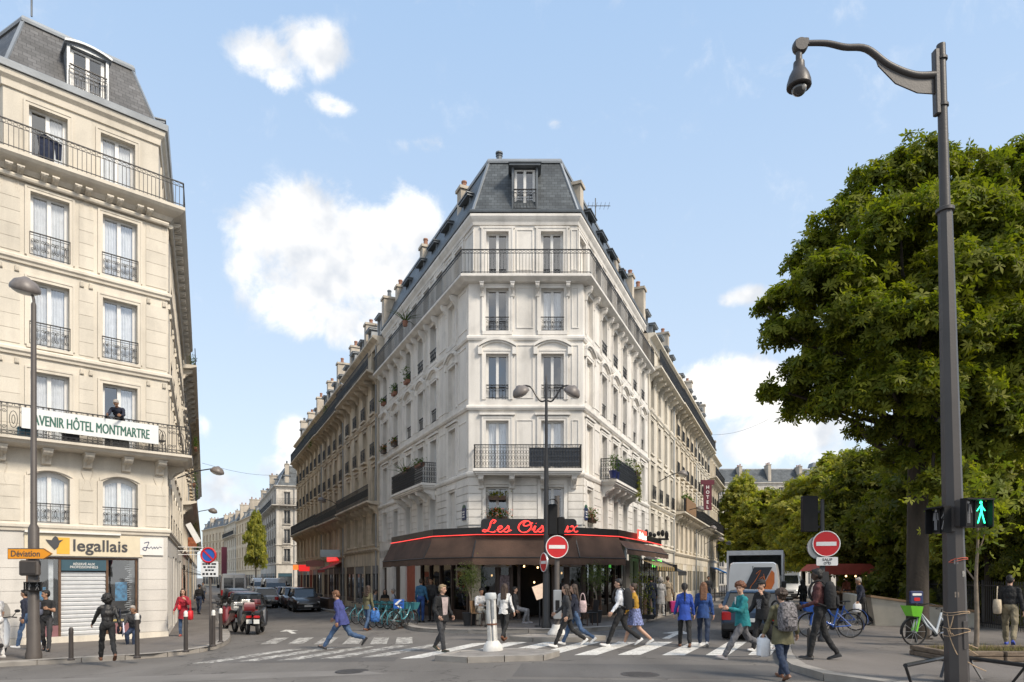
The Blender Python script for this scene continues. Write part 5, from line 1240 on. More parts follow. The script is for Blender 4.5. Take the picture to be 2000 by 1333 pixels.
def limb(mb,a,b,r0,r1,rs,wob=.12,n=6):
    a,b=Vector(a),Vector(b); L=(b-a).length; pts=[]
    for i in range(n+1):
        t=i/n; p=a.lerp(b,t); k=math.sin(t*math.pi)*wob*L
        pts.append(p+Vector((rs.uniform(-1,1)*k*.5,rs.uniform(-1,1)*k*.5,k*.6*t)))
    mb.tube(pts,[r0+(r1-r0)*i/n for i in range(n+1)],8); return pts
def tree_meshes(key,H,cb,rx,ry,nl,nleaf,size,lm,bm_,seed,trunk_r=.25,lobes=None,tm=None,lean=0,shell=.45):
    rs=np.random.default_rng(seed); rr=random.Random(seed)
    if lobes is None:
        lobes=[]
        for i in range(nl):
            t=(i+.5)/nl; z=cb+(H-cb)*t; prof=math.sin(math.pi*min(1,.18+.82*t))**.7*(1.05-.25*t); a=i*2.4+rr.random()
            q=rr.uniform(.35,.75); s=rr.uniform(.36,.5)*(.8+.4*prof)
            lobes.append(((math.cos(a)*rx*q*prof,math.sin(a)*ry*q*prof,z-.02*H),(rx*s,ry*s,(H-cb)*.20*rr.uniform(.8,1.2))))
    P,N=crown_points(lobes,nleaf,rs,shell)
    nn=N*.5+rs.normal(size=N.shape)*.7+np.array([0,0,.5])
    me=leaves_mesh('crown',P,nn,size*rs.uniform(.65,1.3,len(P)),lm,tm or leaf_template(),rs)
    mb=MB(); top=Vector((lean,0,cb+(H-cb)*.35)); 
    tp=[Vector((0,0,0)),Vector((0,0,.15)),Vector((lean*.2,0,cb*.5)),Vector((lean*.5,0,cb)),top]
    mb.tube(smooth_pts(tp,4),[trunk_r*(1.45,1.3,1.2,1.12,1.08,1.05,1.02,1,1,.98,.96,.94,.9,.8,.7,.6,.5)[min(i,16)] for i in range(17)],12)
    for c,rad in lobes: 
        s=tp[3].lerp(top,rr.uniform(.0,1)) if cb>1 else top
        limb(mb,s,Vector(c),trunk_r*.42,trunk_r*.1,rr)
    tr=mb.mesh('trunk',bm_,smooth=70); return me,tr
def tree(label,loc,meshes,rz=0,s=1,sz=None,group=None,cat='tree',name='tree'):
    M=Matrix.Translation(loc)@Matrix.Rotation(rz,4,'Z')@Matrix.Diagonal((s,s,sz or s,1))
    t=thing(name,label,cat,M=M,group=group)
    for nm,me in (('crown',meshes[0]),('trunk',meshes[1])):
        o=place(nm,me,t,Ml=Matrix())
        if nm=='crown': o['kind']='stuff'
    return t
# the big chestnut: lobes where the photo shows its boughs (x to the right, y away, z up; from the trunk foot)
tb=G(1792,1247,.125); c0=tb
def lb(px,py,r,dy=0,rz=None):
    Y=tb.y+dy; p=at(px,py,Y); return ((p.x-c0.x,p.y-c0.y,p.z-c0.z),(r,r*.95,(rz or r*.78)))
LOB=[lb(1570,590,.95),lb(1545,660,.75,-.5),lb(1600,520,.95,.5),lb(1660,450,1.05),lb(1640,560,1.2,-1.2),lb(1720,380,1.05),lb(1790,330,1.0),lb(1850,350,1.0,.5),
     lb(1760,470,1.3,-1.5),lb(1850,450,1.4,-1.2),lb(1940,380,1.25,.5),lb(1990,330,1.0,1),lb(2060,400,1.5),lb(1700,640,1.25,-1.8),lb(1600,740,1.0,-.8),lb(1530,765,.62,-.3,.4),
     lb(1580,800,.8,.3),lb(1660,790,1.0,-1.4),lb(1740,760,1.1,-2.2),lb(1800,650,1.3,-2.4),lb(1880,560,1.3,-2.2),lb(1960,500,1.4,-1.8),lb(2040,560,1.6,-1),lb(1930,680,1.35,-2.2),
     lb(2010,720,1.4,-1.8),lb(1760,850,.8,-.8,.5),lb(1700,840,.7,.3,.45),lb(1860,780,1.05,-2.3),lb(1960,830,1.2,-1.8),lb(1890,880,.9,-1.2),lb(2040,860,1.3,-1),lb(1930,960,.8,-1.0,.55),
     lb(1700,560,1.5,1.8),lb(1840,600,1.9,2.2),lb(1980,650,1.8,2.2),lb(1780,720,1.5,1.8),lb(1900,440,1.6,1.8),lb(1630,690,1.2,1.4),lb(1830,950,.75,-1.5,.5),lb(1745,905,.6,-.9,.4),lb(1510,770,.42,.0,.28),lb(1500,640,.5,.2,.35),lb(1500,600,.4,0,.3)]
rsC=np.random.default_rng(5)
mech=tree_meshes('chestnut',14,4.6,5,4.5,0,72000,.195,L_chest,M_bark,5,trunk_r=.27,lobes=LOB,tm=leaf_template(5,.45,.2),shell=.5)
big=tree('big leafy chestnut tree beside the parked green bicycle at the park corner',tb,mech)
# sprays of the nearest large leaves, one object each
lv=cached('leafspray',lambda: leaves_mesh('leaf',np.zeros((1,3)),np.array([[0,0,1.0]]),np.array([.24]),L_chest,leaf_template(7,.5,.17),rsC))
rl=random.Random(3)
for _ in range(230):
    c,rad=rl.choice(LOB[:32]); d=Vector((rl.gauss(0,1),-abs(rl.gauss(0,1)),rl.gauss(.2,.8))).normalized()
    p=Vector((c[0]+d.x*rad[0]*1.02,c[1]+d.y*rad[1]*1.02,c[2]+d.z*rad[2]*1.02))
    q=(d+Vector((rl.gauss(0,.4),rl.gauss(0,.4),.4))).to_track_quat('Z','Y').to_matrix().to_4x4()@Matrix.Rotation(rl.random()*6.28,4,'Z')
    place('leaf',lv,big,Ml=T(*p)@q)
# other trees
mA=tree_meshes('round',10,3.6,3.6,3.4,18,13000,.33,L_plane,M_bark,11,.2,tm=leaf_template(5,.4,.26))
mB=tree_meshes('tall',12,3.6,3.4,3.2,22,15000,.33,L_plane,M_bark,12,.22,tm=leaf_template(5,.4,.26))
mD=tree_meshes('dark',11,3.0,4.0,3.8,22,15000,.34,L_dark,M_bark,13,.26,tm=leaf_template(5,.4,.24))
mY=tree_meshes('yellow',9,3.9,3.0,2.8,16,11000,.31,L_yel,M_bark,14,.16,tm=leaf_template(5,.4,.26))
def bt(px,top,Y,meshes,H,lbl,wscale=1,rz=0):
    z=CAMZ+(HZ-top)*Y/F; s=z/H; tree(lbl,((px-1000)/F*Y,Y,.1),meshes,rz,s*wscale,s,group='trees of the park')
bt(1447,948,78,mB,12,'farthest park tree, right beside the last house of the right street',1.05,.4)
bt(1500,972,68,mA,10,'rounded park tree just right of the farthest one',1.15,1.2)
bt(1556,956,58,mB,12,'tall light green park tree behind the black traffic light back',1.1,2.0)
bt(1618,985,46,mY,9,'yellow green low tree behind the red market stall',1.25,.2)
bt(1640,905,55,mA,10,'broad park tree under the roof pavilion',1.3,2.6)
bt(1700,900,38,mD,11,'dark park tree behind the cream ramp wall',1.1,3.6)
bt(1570,1010,40,mY,9,'small spring green tree above the white camper van',1.0,4.1)
bt(1790,900,34,mD,11,'dark tree behind the chestnut trunk inside the park',1.1,5.1)
bt(1880,720,29,mD,11,'tall dark tree rising behind the camera mast',1.0,.9)
bt(2010,640,27,mD,11,'tall dark park tree at the right edge of the picture',1.05,2.2)
bt(1930,840,25,mA,10,'lighter leafy park tree behind the slim staked sapling',.9,2.2)
bt(2080,900,22,mD,11,'dark bushy tree cut off by the right picture edge',1.0,1.2)
zt=CAMZ+(HZ-1005)*100/F; tree('slim yellow green street tree in front of the far bend of the left street',((500-1000)/F*100,100,-.3),mA,.5,zt/10*.46,zt/10)
# clipped shrubs inside the park railing
mS=tree_meshes('shrub',2.6,.2,1.5,1.3,12,2600,.26,L_dark,M_bark,21,.06,tm=leaf_template(5,.4,.26))
for i,(px,Y,s,lb_) in enumerate(((1745,33,1.0,'dark shrub inside the railing left of the chestnut trunk'),(1835,29,1.25,'dark shrub inside the railing behind the green bicycle'),(1925,27,1.2,'dark shrub inside the railing behind the sapling'),(2010,25,1.3,'dark shrub inside the railing behind the walker with a tote bag'),(1690,38,1.0,'low shrub behind the market stalls'),(1875,31,1.6,'tall dark shrub behind the camera mast'),(1960,30,1.7,'tall dark shrub deep inside the park at the right'))):
    tree(lb_,((px-1000)/F*Y,Y,.1),mS,i*1.3,s,s*1.1,group='shrubs inside the park railing',cat='shrub',name='shrub')
# staked sapling in its timber-edged bed
sp=G(1906,1285,.125); t=thing('sapling','slim young tree with pale bark tied up in a timber edged bed','tree',sp)
mb=MB(); mb.tube(smooth_pts([(0,0,0),(.02,0,.8),(.0,.0,1.7),(.04,0,2.5),(.02,0,3.3)],4),[.055-.04*i/16 for i in range(17)],8); mb.tube([(.0,0,1.6),(-.2,.1,1.95),(-.3,.1,2.3)],[.02,.015,.006],5); mb.tube([(.02,0,2.1),(.25,.1,2.6),(.3,.1,3.0)],[.02,.015,.006],5); mb.build('trunk',M_barkpale,t,smooth=60)
rsS=np.random.default_rng(8); P=rsS.normal(size=(260,3))*np.array([.45,.4,.5])+np.array([0,0,3.2]); o=place('crown',leaves_mesh('crown',P,rsS.normal(size=(260,3))+np.array([0,0,.6]),.15*rsS.uniform(.6,1.3,260),L_chest,leaf_template(5,.4,.24),rsS),t,Ml=Matrix()); o['kind']='stuff'
M_timber=mat('weathered_timber',(.16,.12,.085),.9,.3,5,.5,30,streak=.3)
bed=thing('planting_bed','timber edged tree bed with dry grass around the sapling','planter',sp+Vector((.1,-.1,0)))
for (x0,x1,y0,y1) in ((-1.15,-.02,-.62,-.45),(.0,1.3,-.66,-.49),(-1.15,-.98,-.44,.55),(1.14,1.3,-.48,.55),(-1.15,1.3,.56,.72)):
    for k in range(2): mb=MB(); mb.bbox(x0+.01*k,x1-.01*k,y0,y1,.002+.105*k,.10+.105*k,.012); mb.build('timber',M_timber,bed)
mb=MB(); mb.box(-.97,1.13,-.44,.55,.0,.13); mb.build('soil',mat('dry_soil',(.09,.065,.045),.95,.3,6,.8,40),bed)
q=MB(); 
for _ in range(900):
    x,y=random.uniform(-.95,1.1),random.uniform(-.43,.52); a=random.random()*6.28; h=random.uniform(.06,.2); q.add([(x,y,.12),(x+.015*math.cos(a),y+.015*math.sin(a),.12),(x+.08*math.cos(a*3),y+.08*math.sin(a*3),.12+h)],[(0,1,2)])
o=q.build('grass',mat('dry_grass',(.17,.15,.05),.9,.4,9,isl=.5),bed); o['kind']='stuff'
# potted olive trees in front of the cafe
M_pottub=mat('black_tub',(.03,.03,.032),.6,.2,5); L_olive=leaf_mat('olive_leaf',(.09,.11,.05))
def olive(px,py,lbl,seed):
    p=G(px,py,.125); t=thing('potted_olive_tree',lbl,'potted tree',p); rs=np.random.default_rng(seed)
    MB().lathe([(.2,0),(.26,.42),(.28,.45),(.24,.47)],14).build('pot',M_pottub,t,smooth=40)
    mb=MB(); mb.tube(smooth_pts([(0,0,.4),(.04,0,.9),(-.02,0,1.3),(.0,0,1.7)],4),[.03]*13,6); [mb.tube([(0,0,1.2),(.25*math.cos(a),.25*math.sin(a),1.7)],[.015,.006],5) for a in (0,1.3,2.6,4,5.2)]; mb.build('trunk',M_barkpale,t)
    n=900; P=rs.normal(size=(n,3))*np.array([.2,.18,.24])+np.array([0,0,1.72]); o=place('crown',leaves_mesh('crown',P,rs.normal(size=(n,3)),.06*rs.uniform(.7,1.3,n),L_olive,leaf_template(3,.3,.22),rs),t,Ml=Matrix()); o['kind']='stuff'
olive(917,1222,'potted olive tree left of the cafe door near the seated man',1); olive(1163,1217,'potted olive tree right of the cafe door',2)
t_=G(1250,1212,.125); pot_plant('tall yellow green potted bush at the end of the cafe terrace','plant',T(*(t_+Vector((.3,.9,0)))),.9,1.9,leaf_mat('leaf_yellow',(.16,.16,.025)),None,420,M_pottub,name='potted_bush',d=.25)
# ================================================================ street furniture
M_pole=mat('lamp_post_paint',(.085,.072,.064),.5,.12,3,.1,40); M_mast=mat('mast_grey_brown',(.055,.049,.047),.45,.12,2.2,.08,40); M_blk=mat('signal_black',(.011,.011,.012),.6,.2,5,spec=.25)
M_red=mat('sign_red',(.52,.016,.02),.35,.05,5); M_sw=mat('sign_white_enamel',(.74,.74,.73),.35,.05,5); M_sb=mat('sign_blue',(.02,.10,.42),.35,.05,5); M_alu=mat('sign_back',(.40,.41,.42),.4,.1,4,metal=.6)
M_steel=mat('black_steel',(.022,.022,.024),.4,.2,6); M_orange=mat('sign_orange',(.78,.30,.012),.45,.06,4); M_bol=mat('bollard_brown',(.05,.042,.038),.5,.15,5); M_bolw=mat('bollard_white',(.66,.64,.60),.6,.18,5)
M_lampgl=mat('lamp_glass',(.55,.55,.52),.2,.1,4)
def bollard(px,py,h,label,white=0,grp='bollards along the kerbs',hh=.125):
    p=G(px,py,hh); t=thing('bollard',label,'bollard',p,group=grp); mb=MB(); mb.lathe([(.085,0),(.085,.03),(.055,.06),(.05,h-.18),(.052,h-.16)],10); mb.build('post',M_bol,t,smooth=40)
    mb=MB(); mb.lathe([(.055,h-.158),(.058,h-.14),(.05,h-.10),(.055,h-.05),(.03,h),(.0,h)],10); mb.build('cap',M_bolw if white else M_bol,t,smooth=40); return t
bollard(139,1290,.82,'short dark bollard left of the woman in black leather',0)
bollard(268,1286,1.12,'dark bollard in front of the sitting man',1)
bollard(363,1274,1.1,'dark bollard with white cap near the woman in a red coat',1)
bollard(417,1263,1.05,'dark bollard with white cap right of the no parking post',1); bollard(431,1255,1.05,'dark bollard with white cap nearest the kerb corner by the motorcycles',1)
bollard(1581,1284,.62,'short dark post beside the walker in a dark red shirt',0)
for i,(px,py,l) in enumerate(((1251,1212,'dark bollard nearest the cafe terrace on the right street'),(1268,1209,'second dark bollard on the right street kerb'),(1282,1204,'third dark bollard on the right street kerb'),(1294,1199,'fourth dark bollard on the right street kerb'),(1305,1196,'fifth dark bollard on the right street kerb, beside the pink suitcase'),(1316,1192,'sixth dark bollard on the right street kerb'),(1388,1177,'dark bollard beside the right street railing'),(1396,1175,'last dark bollard before the blue awning'))):
    bollard(px,py,.95,l,0)
def noentry(t,M,r=.325,back=True):
    """red disc with a white bar, its white rim and grey back"""
    mb=MB(M); mb.lathe([(r,.0),(r,.012)],28,ax='y'); mb.build('sign_disc',M_red,t,world=True)
    mb=MB(M); 
    P=[(r*math.cos(2*math.pi*k/32),r*math.sin(2*math.pi*k/32)) for k in range(32)]; mb.tube([(x*1.0,.004,z*1.0) for x,z in P],.014,6,close=True); mb.build('sign_rim',M_sw,t,world=True)
    MB(M).box(-r*.74,r*.74,-.006,-.001,-r*.16,r*.16).build('sign_bar',M_sw,t,world=True)
    if back: mb=MB(M); mb.lathe([(r*.98,.016),(r*.98,.06),(r*.6,.07)],24,ax='y'); mb.build('sign_back',M_alu,t,world=True)
# left lamp post with detour sign and signal boxes
p=G(66,1287,.125); lp_=thing('street_lamp','tall brown lamp post with a bell lamp, left of the shutter shop','street lamp',p)
mb=MB(); mb.lathe([(.19,0),(.19,.12),(.165,.2),(.145,.9),(.13,.94),(.125,3.4),(.075,3.5),(.06,9.2),(.05,9.25)],12); mb.build('post',M_pole,lp_,smooth=40)
mb=MB(); mb.tube(smooth_pts([(0,0,9.0),(.0,0,9.35),(-.1,0,9.55),(-.22,0,9.62)],4),.035,6); mb.build('lamp_arm',M_pole,lp_)
def bell(t,M,s=1):
    mb=MB(M); mb.lathe([(.33*s,-.10*s),(.35*s,-.06*s),(.34*s,.02*s),(.25*s,.16*s),(.12*s,.22*s),(.06*s,.26*s),(.02*s,.27*s)],20); o=mb.build('lamp_head',M_alu if s<0 else mat('lamp_grey',(.17,.15,.14),.45,.2,6),t,smooth=50,world=True)
    mb=MB(M); mb.lathe([(.0,-.2*s),(.16*s,-.18*s),(.28*s,-.125*s),(.30*s,-.10*s)],16); mb.build('lamp_glass',M_lampgl,t,smooth=60,world=True)
bell(lp_,T(*p)@T(-.22,0,9.66)@Matrix.Rotation(R(14),4,'Y')@Matrix.Rotation(R(12),4,'X'),1.0)
s=thing('detour_sign','orange arrow shaped detour sign pointing right on the left lamp post','sign',M=T(p.x+.03,p.y-.2,CAMZ-(1082-HZ)/F*(p.y-.2)))
P=[(-.55,-.14),(.38,-.14),(.60,0),(.38,.14),(-.55,.14)]; MB().prism(P,-.015,.015,'y').build('sign_plate',M_orange,s)
mb=MB(); mb.tube([(x*.985,-.018,z*.95) for x,z in P],.008,4,close=True); mb.build('sign_border',M_ltr,s)
tm=text_mesh('Déviation',.74,.155,.006,.006); q=MB(T(-.09,-.016,.005)); q.add(tm.v,tm.f); q.build('lettering',M_ltr,s)
def zat(py,Y): return CAMZ-(py-HZ)/F*Y
mb=MB(T(p.x+.05,p.y-.16,zat(1110,p.y))); mb.bbox(-.3,.2,-.05,.1,-.2,.2,.03); b_=thing('signal_box','square brown housing seen under the detour sign','signal',M=T(p.x+.05,p.y-.16,zat(1110,p.y))); mb.build('housing',M_pole,b_,world=True); mb=MB(T(p.x+.05,p.y-.16,zat(1110,p.y))); mb.bbox(-.25,.15,-.065,-.052,-.15,.15,.01); mb.build('front_panel',M_bol,b_,world=True)
def figure_walk(mb,s,y):
    mb.lathe([(0,y-.002),(.09*s,y-.002),(.09*s,y+.002),(0,y+.002)],10,c=(0,0,.62*s),ax='y')
    for a,b,w in (((0,y,.5*s),(0,y,.05*s),.17*s),((-.02*s,y,.45*s),(-.28*s,y,.12*s),.07*s),((.02*s,y,.45*s),(.26*s,y,.15*s),.07*s),((-.02*s,y,.05*s),(-.22*s,y,-.58*s),.1*s),((.03*s,y,.05*s),(.24*s,y,-.58*s),.1*s)): mb.bar(a,b,w,.006)
def figure_stand(mb,s,y):
    mb.lathe([(0,y-.002),(.09*s,y-.002),(.09*s,y+.002),(0,y+.002)],10,c=(0,0,.62*s),ax='y')
    for a,b,w in (((0,y,.5*s),(0,y,.0),.2*s),((-.14*s,y,.48*s),(-.2*s,y,.02*s),.065*s),((.14*s,y,.48*s),(.2*s,y,.02*s),.065*s),((-.055*s,y,.02),(-.06*s,y,-.58*s),.09*s),((.055*s,y,.02),(.06*s,y,-.58*s),.09*s)): mb.bar(a,b,w,.006)
M_green=mat('signal_green',(.03,1.0,.42),.4,.02,4,emit=2.2); M_figw=mat('figure_white',(.42,.42,.43),.4,.05,4)
def pedsignal(label,M,w,h,lit=True,flip=1):
    """pedestrian signal with two windows: standing figure and walking figure"""
    t=thing('pedestrian_signal',label,'signal',M=M)
    mb=MB(); mb.bbox(-w/2,w/2,0,.2,-h/2,h/2,.02); mb.build('housing',M_mast,t)
    mb=MB(); mb.box(-w/2-.02,w/2+.02,-.14,-.002,h/2-.02,h/2+.005); mb.box(-w/2-.02,-w/2,-.12,-.002,-h/2,h/2-.022); mb.box(w/2,w/2+.02,-.12,-.002,-h/2,h/2-.022); mb.box(-.008,.008,-.03,-.002,-h/2,h/2-.025); mb.build('visor',M_blk,t)
    mb=MB(); mb.box(-w/2+.01,w/2-.01,-.012,-.003,-h/2+.02,h/2-.03); mb.build('signal_face',M_blk,t)
    mb=MB(T(-flip*w/4,-.018,0)); figure_stand(mb,h*.62,0); mb.build('standing_figure',M_figw,t)
    mb=MB(T(flip*w/4,-.018,0)); figure_walk(mb,h*.62,0); mb.build('walking_figure',M_green if lit else M_figw,t); return t
pedsignal('small unlit pedestrian signal on the left lamp post',T(p.x+.12,p.y-.18,zat(1146,p.y))@Matrix.Rotation(R(25),4,'Z'),.34,.24,lit=False)
# twin lamp in front of the cafe
p=G(1067,1227,.125); tl=thing('street_lamp','twin armed grey street lamp standing before the cafe door','street lamp',p)
mb=MB(); mb.lathe([(.17,0),(.17,.15),(.13,.25),(.115,1.8),(.09,1.9),(.075,5.4),(.055,6.0),(.045,8.0),(.02,8.45),(.0,8.5)],12); mb.build('post',M_steel,tl,smooth=40)
for sg,lab in ((-1,0),(1,0)):
    mb=MB(); mb.tube(smooth_pts([(0,0,7.62),(sg*.18,0,7.58),(sg*.36,0,7.8),(sg*.52,0,8.05),(sg*.75,0,8.1),(sg*.85,0,8.02)],4),.03,6); mb.build('lamp_arm',M_steel,tl)
    bell(tl,T(*p)@T(sg*.86,-.05,7.88)@Matrix.Rotation(R(sg*28),4,'Y')@Matrix.Rotation(R(20),4,'X'),.85)
# traffic light pole on the rear island
p=G(1088,1240,.125); tp=thing('traffic_light','dark traffic light pole with its black lamp housing turned away','traffic light',p)
mb=MB(); mb.lathe([(.1,0),(.1,.05),(.075,.1),(.075,4.1)],12); mb.build('pole',M_pole,tp,smooth=40)
mb=MB(); mb.lathe([(.28,0),(.28,.06),(.2,.16),(.16,.22),(.14,.3)],16); mb.build('base_cone',M_bolw,tp,smooth=40)
MB().bbox(.0-.18,.15-.0,-.16,-.05,.3,1.55,.02).build('control_box',M_bolw,tp) if False else None
mb=MB(); mb.bbox(-.27,.0,-.2,.12,zat(1046,p.y)-p.z,zat(986,p.y)-p.z,.03); mb.bbox(.0,.22,-.1,.12,zat(1046,p.y)-p.z-.0,zat(1010,p.y)-p.z,.03); mb.build('lamp_housing',M_blk,tp)
mb=MB(T(-.16,-.2,zat(985,p.y)-p.z)); mb.loft([[(.16*math.cos(a),y,.16*math.sin(a)-.05) for a in np.linspace(.2,math.pi-.2,8)] for y in (0,-.22)],closed=False); mb.build('visor',M_blk,tp)
noentry(tp,T(p.x-.01,p.y-.16,zat(1069,p.y))@Matrix.Rotation(R(6),4,'Z'))
s=thing('pole_box','small grey meter box on the traffic light pole by the cafe','box',M=T(p.x-.0,p.y-.12,1.35)); mb=MB(); mb.bbox(-.12,.12,-.08,.04,-.75,.1,.02); mb.build('box_body',M_alu,s); MB().box(-.06,.06,-.09,-.081,-.5,-.2).build('sticker',M_blk,s)
s=thing('no_entry_sign','small no entry sign turned edge on to the left on the twin lamp post','sign',M=Matrix()); q_=G(1067,1227,.125)
noentry(s,T(q_.x-.1,q_.y-.12,zat(1099,q_.y))@Matrix.Rotation(R(-72),4,'Z'),.31)
# white lit island bollard
p=G(963,1271,.12); t=thing('island_bollard','white louvred plastic traffic bollard leaning on the front island','bollard',M=T(*p)@Matrix.Rotation(R(-2.5),4,'Y'))
mb=MB(); mb.lathe([(.235,0),(.235,.06),(.21,.12),(.16,.2),(.135,.23)],20); mb.build('base',M_bolw,t,smooth=40)
for k in range(6):
    a=2*math.pi*k/6; mb=MB(Matrix.Rotation(a,4,'Z')); mb.box(.082,.115,-.028,.028,.2,1.22); mb.build('fin',M_bolw,t)
mb=MB(); mb.lathe([(.075,.2),(.075,1.2)],12); mb.build('core',mat('bollard_core',(.5,.5,.5),.5,.25,6),t,smooth=40); mb=MB(); mb.lathe([(.125,1.2),(.135,1.22),(.135,1.31),(.12,1.35),(.0,1.36)],18); mb.build('cap',mat('bollard_cap',(.55,.57,.57),.5,.1,6),t,smooth=40)
mb=MB(); mb.lathe([(.122,.6),(.122,.64)],16); mb.build('band',mat('rust_band',(.16,.07,.04),.7,.3,6),t)
mb=MB(T(.02,-.12,.7)); mb.box(.0,.05,-.01,0,.05,.5); mb.build('side_panel',mat('bollard_core2',(.3,.31,.32),.5,.3,9),t)
# right hand traffic light with no entry sign
p=Vector(at(1606,1253,18.0)); p.z=.125; t=thing('traffic_light','black traffic light seen from behind, above the right no entry sign','traffic light',p)
mb=MB(); mb.lathe([(.12,0),(.12,.1),(.07,.16),(.07,2.1),(.06,2.12),(.05,zat(976,p.y)-.125)],12); mb.build('pole',M_steel,t,smooth=40)
z0,z1=zat(1039,p.y)-.125,zat(969,p.y)-.125; mb=MB(); mb.bbox(-.52,-.12,-.03,.14,z0,z1,.015); mb.build('lamp_housing',M_blk,t); mb=MB(); mb.box(-.12,0,.02,.06,z0+.5,z0+.56); mb.box(-.12,0,.02,.06,z0+.1,z0+.16); mb.build('clamp',M_steel,t)
noentry(t,T(p.x+.05,p.y-.12,zat(1063,p.y))@Matrix.Rotation(R(-14),4,'Z'),.33)
mb=MB(T(p.x-.08,p.y-.0,zat(1070,p.y))); mb.lathe([(.31,0),(.31,.05)],24,ax='y'); mb.build('sign_back',M_alu,t,world=True)
MB(T(p.x+.07,p.y-.12,zat(1097,p.y))@Matrix.Rotation(R(-14),4,'Z')).prism(rrect(-.26,.26,-.11,.11,.03),-.012,.012,'y').build('cycle_plate',M_sw,t,world=True)
tm=text_mesh('SAUF',.24,.07,.008,.004); q=MB(T(p.x+.07,p.y-.134,zat(1097,p.y))@Matrix.Rotation(R(-14),4,'Z')@T(0,0,.045)); q.add(tm.v,tm.f); q.build('lettering',M_blk,t,world=True)
mb=MB(T(p.x+.07,p.y-.136,zat(1097,p.y))@Matrix.Rotation(R(-14),4,'Z')@T(0,0,-.05))
for x in (-.055,.055): ring(mb,(x,0,0),.03,.008,10)
mb.bar((-.055,0,0),(-.01,0,.045),.008); mb.bar((-.01,0,.045),(.055,0,0),.008); mb.bar((.0,0,0),(.035,0,.05),.008); mb.build('cycle_emblem',M_blk,t,world=True)
MB(T(p.x,p.y,1.55)).bbox(-.12,.12,-.14,.1,-.0,.42,.02).build('control_box',M_steel,t,world=True)
# no parking post on the left pavement
p=G(411,1262,.125); t=thing('no_parking_sign','no parking sign with a black printed plate on a thin post','sign',p)
mb=MB(); mb.tube([(0,0,0),(0,0,zat(1075,p.y)-p.z)],.035,8); mb.build('post',M_pole,t,smooth=40); Mz=T(p.x-.03,p.y-.06,zat(1085,p.y))
mb=MB(Mz); mb.lathe([(.19,0),(.19,.012)],28,ax='y'); mb.build('sign_disc',M_sb,t,world=True)
mb=MB(Mz); P=[(.205*math.cos(2*math.pi*k/32),.205*math.sin(2*math.pi*k/32)) for k in range(32)]; mb.tube([(x,.004,z) for x,z in P],.03,6,close=True); mb.bar((-.14,-.006,.14),(.14,-.006,-.14),.045,.008,up=(0,1,0)); mb.build('sign_rim',M_red,t,world=True)
MB(T(p.x,p.y-.06,zat(1112,p.y))).box(-.25,.25,0,.015,-.22,.22).build('plate',M_sw,t,world=True)
q=MB()
for py,xs in ((1102,(-.2,-.12,-.04,.06,.13)),(1108,(-.17,-.05,.03,.11)),(1114,(-.12,-.03,.06)),(1121,(-.2,-.1,.02,.12))):
    q.M=T(p.x,p.y-.062,zat(py,p.y)); [q.box(a,a+.065,-.004,0,-.022 if py!=1121 else -.035,.022) for a in xs]
q.build('lettering',M_blk,t,world=True)
# the camera mast at the right
mp=Vector(at(1869,1336,11.0)); mp.z=.125; Mm=T(*mp)@Matrix.Rotation(R(-1.45),4,'Y')
t=thing('camera_mast','tall octagonal grey brown mast carrying a curved arm and a dome camera','mast',M=Mm)
zc=zat(412,11)-.125; zt_=zat(88,11)-.125
mb=MB(); mb.lathe([(.178,0),(.105,zc)],8,a0=R(22.5)); mb.build('lower_shaft',M_mast,t,smooth=20)
mb=MB(); mb.lathe([(.09,zc-.03),(.135,zc-.02),(.135,zc+.03),(.1,zc+.05),(.072,zc+.06)],16); mb.build('collar',M_mast,t,smooth=40)
mb=MB(); mb.lathe([(.078,zc+.05),(.066,zt_),(.0,zt_+.01)],14); mb.build('upper_shaft',M_mast,t,smooth=40)
mb=MB(Matrix.Rotation(R(-22.5-45),4,'Z')@T(.158,0,0)); mb.bbox(-.012,.012,-.055,.055,.55,1.0,.006); mb.build('access_door',M_mast,t)
for za_,ang,c_ in ((1.75,-67.5,(.30,.29,.27)),(1.95,-112.5,(.16,.15,.15)),(1.42,-112.5,(.25,.20,.16)),(2.62,-67.5,(.20,.20,.20))):
    mb=MB(Matrix.Rotation(R(ang),4,'Z')@T(.1645-.0073*za_+.003,0,za_)); mb.box(-.003,.003,-.03,.03,-.045,.045); mb.build('sticker',mat('sticker_%d'%int(za_*100),c_,.7,.5,30),t)
za=zat(165,11)-.125; mb=MB(); mb.bbox(-.13,-.05,-.06,.06,za-.5,za+.55,.015); mb.build('arm_plate',M_mast,t)
mb=MB(); [mb.lathe([(.09,z-.02),(.09,z+.02)],14) for z in (za-.35,za+.4)]; mb.build('clamp_ring',M_mast,t)
zA=zat(78,11)-.125; arm=smooth_pts([(-.08,0,za+.15),(-.45,0,za+.16),(-.85,0,za+.33),(-1.2,0,za+.6),(-1.55,0,zA-.08),(-1.85,0,zA-.01),(-2.2,0,zA)],5)
mb=MB(); mb.tube(arm,[.062-.02*i/len(arm) for i in range(len(arm))],10); mb.build('arm',M_mast,t,smooth=50)
up=[(q.x,q.z-.05) for q in arm if q.x>-1.12]; lo=[(-.08,za-.16),(-.4,za-.13),(-.75,za+.03),(-1.02,za+.32)]
mb=MB(); mb.prism([(x,z) for x,z in up]+[(x,z) for x,z in reversed(lo)],-.012,.012,'y'); mb.build('arm_fin',M_mast,t)
cx=-2.27; mb=MB(); mb.lathe([(.1,-.07),(.12,-.03),(.12,.03),(.1,.07)],14,c=(cx,0,zA-.05),ax='y'); mb.bbox(cx-.03,cx+.13,-.06,.06,zA-.07,zA+.06,.015); mb.build('arm_joint',M_mast,t,smooth=40)
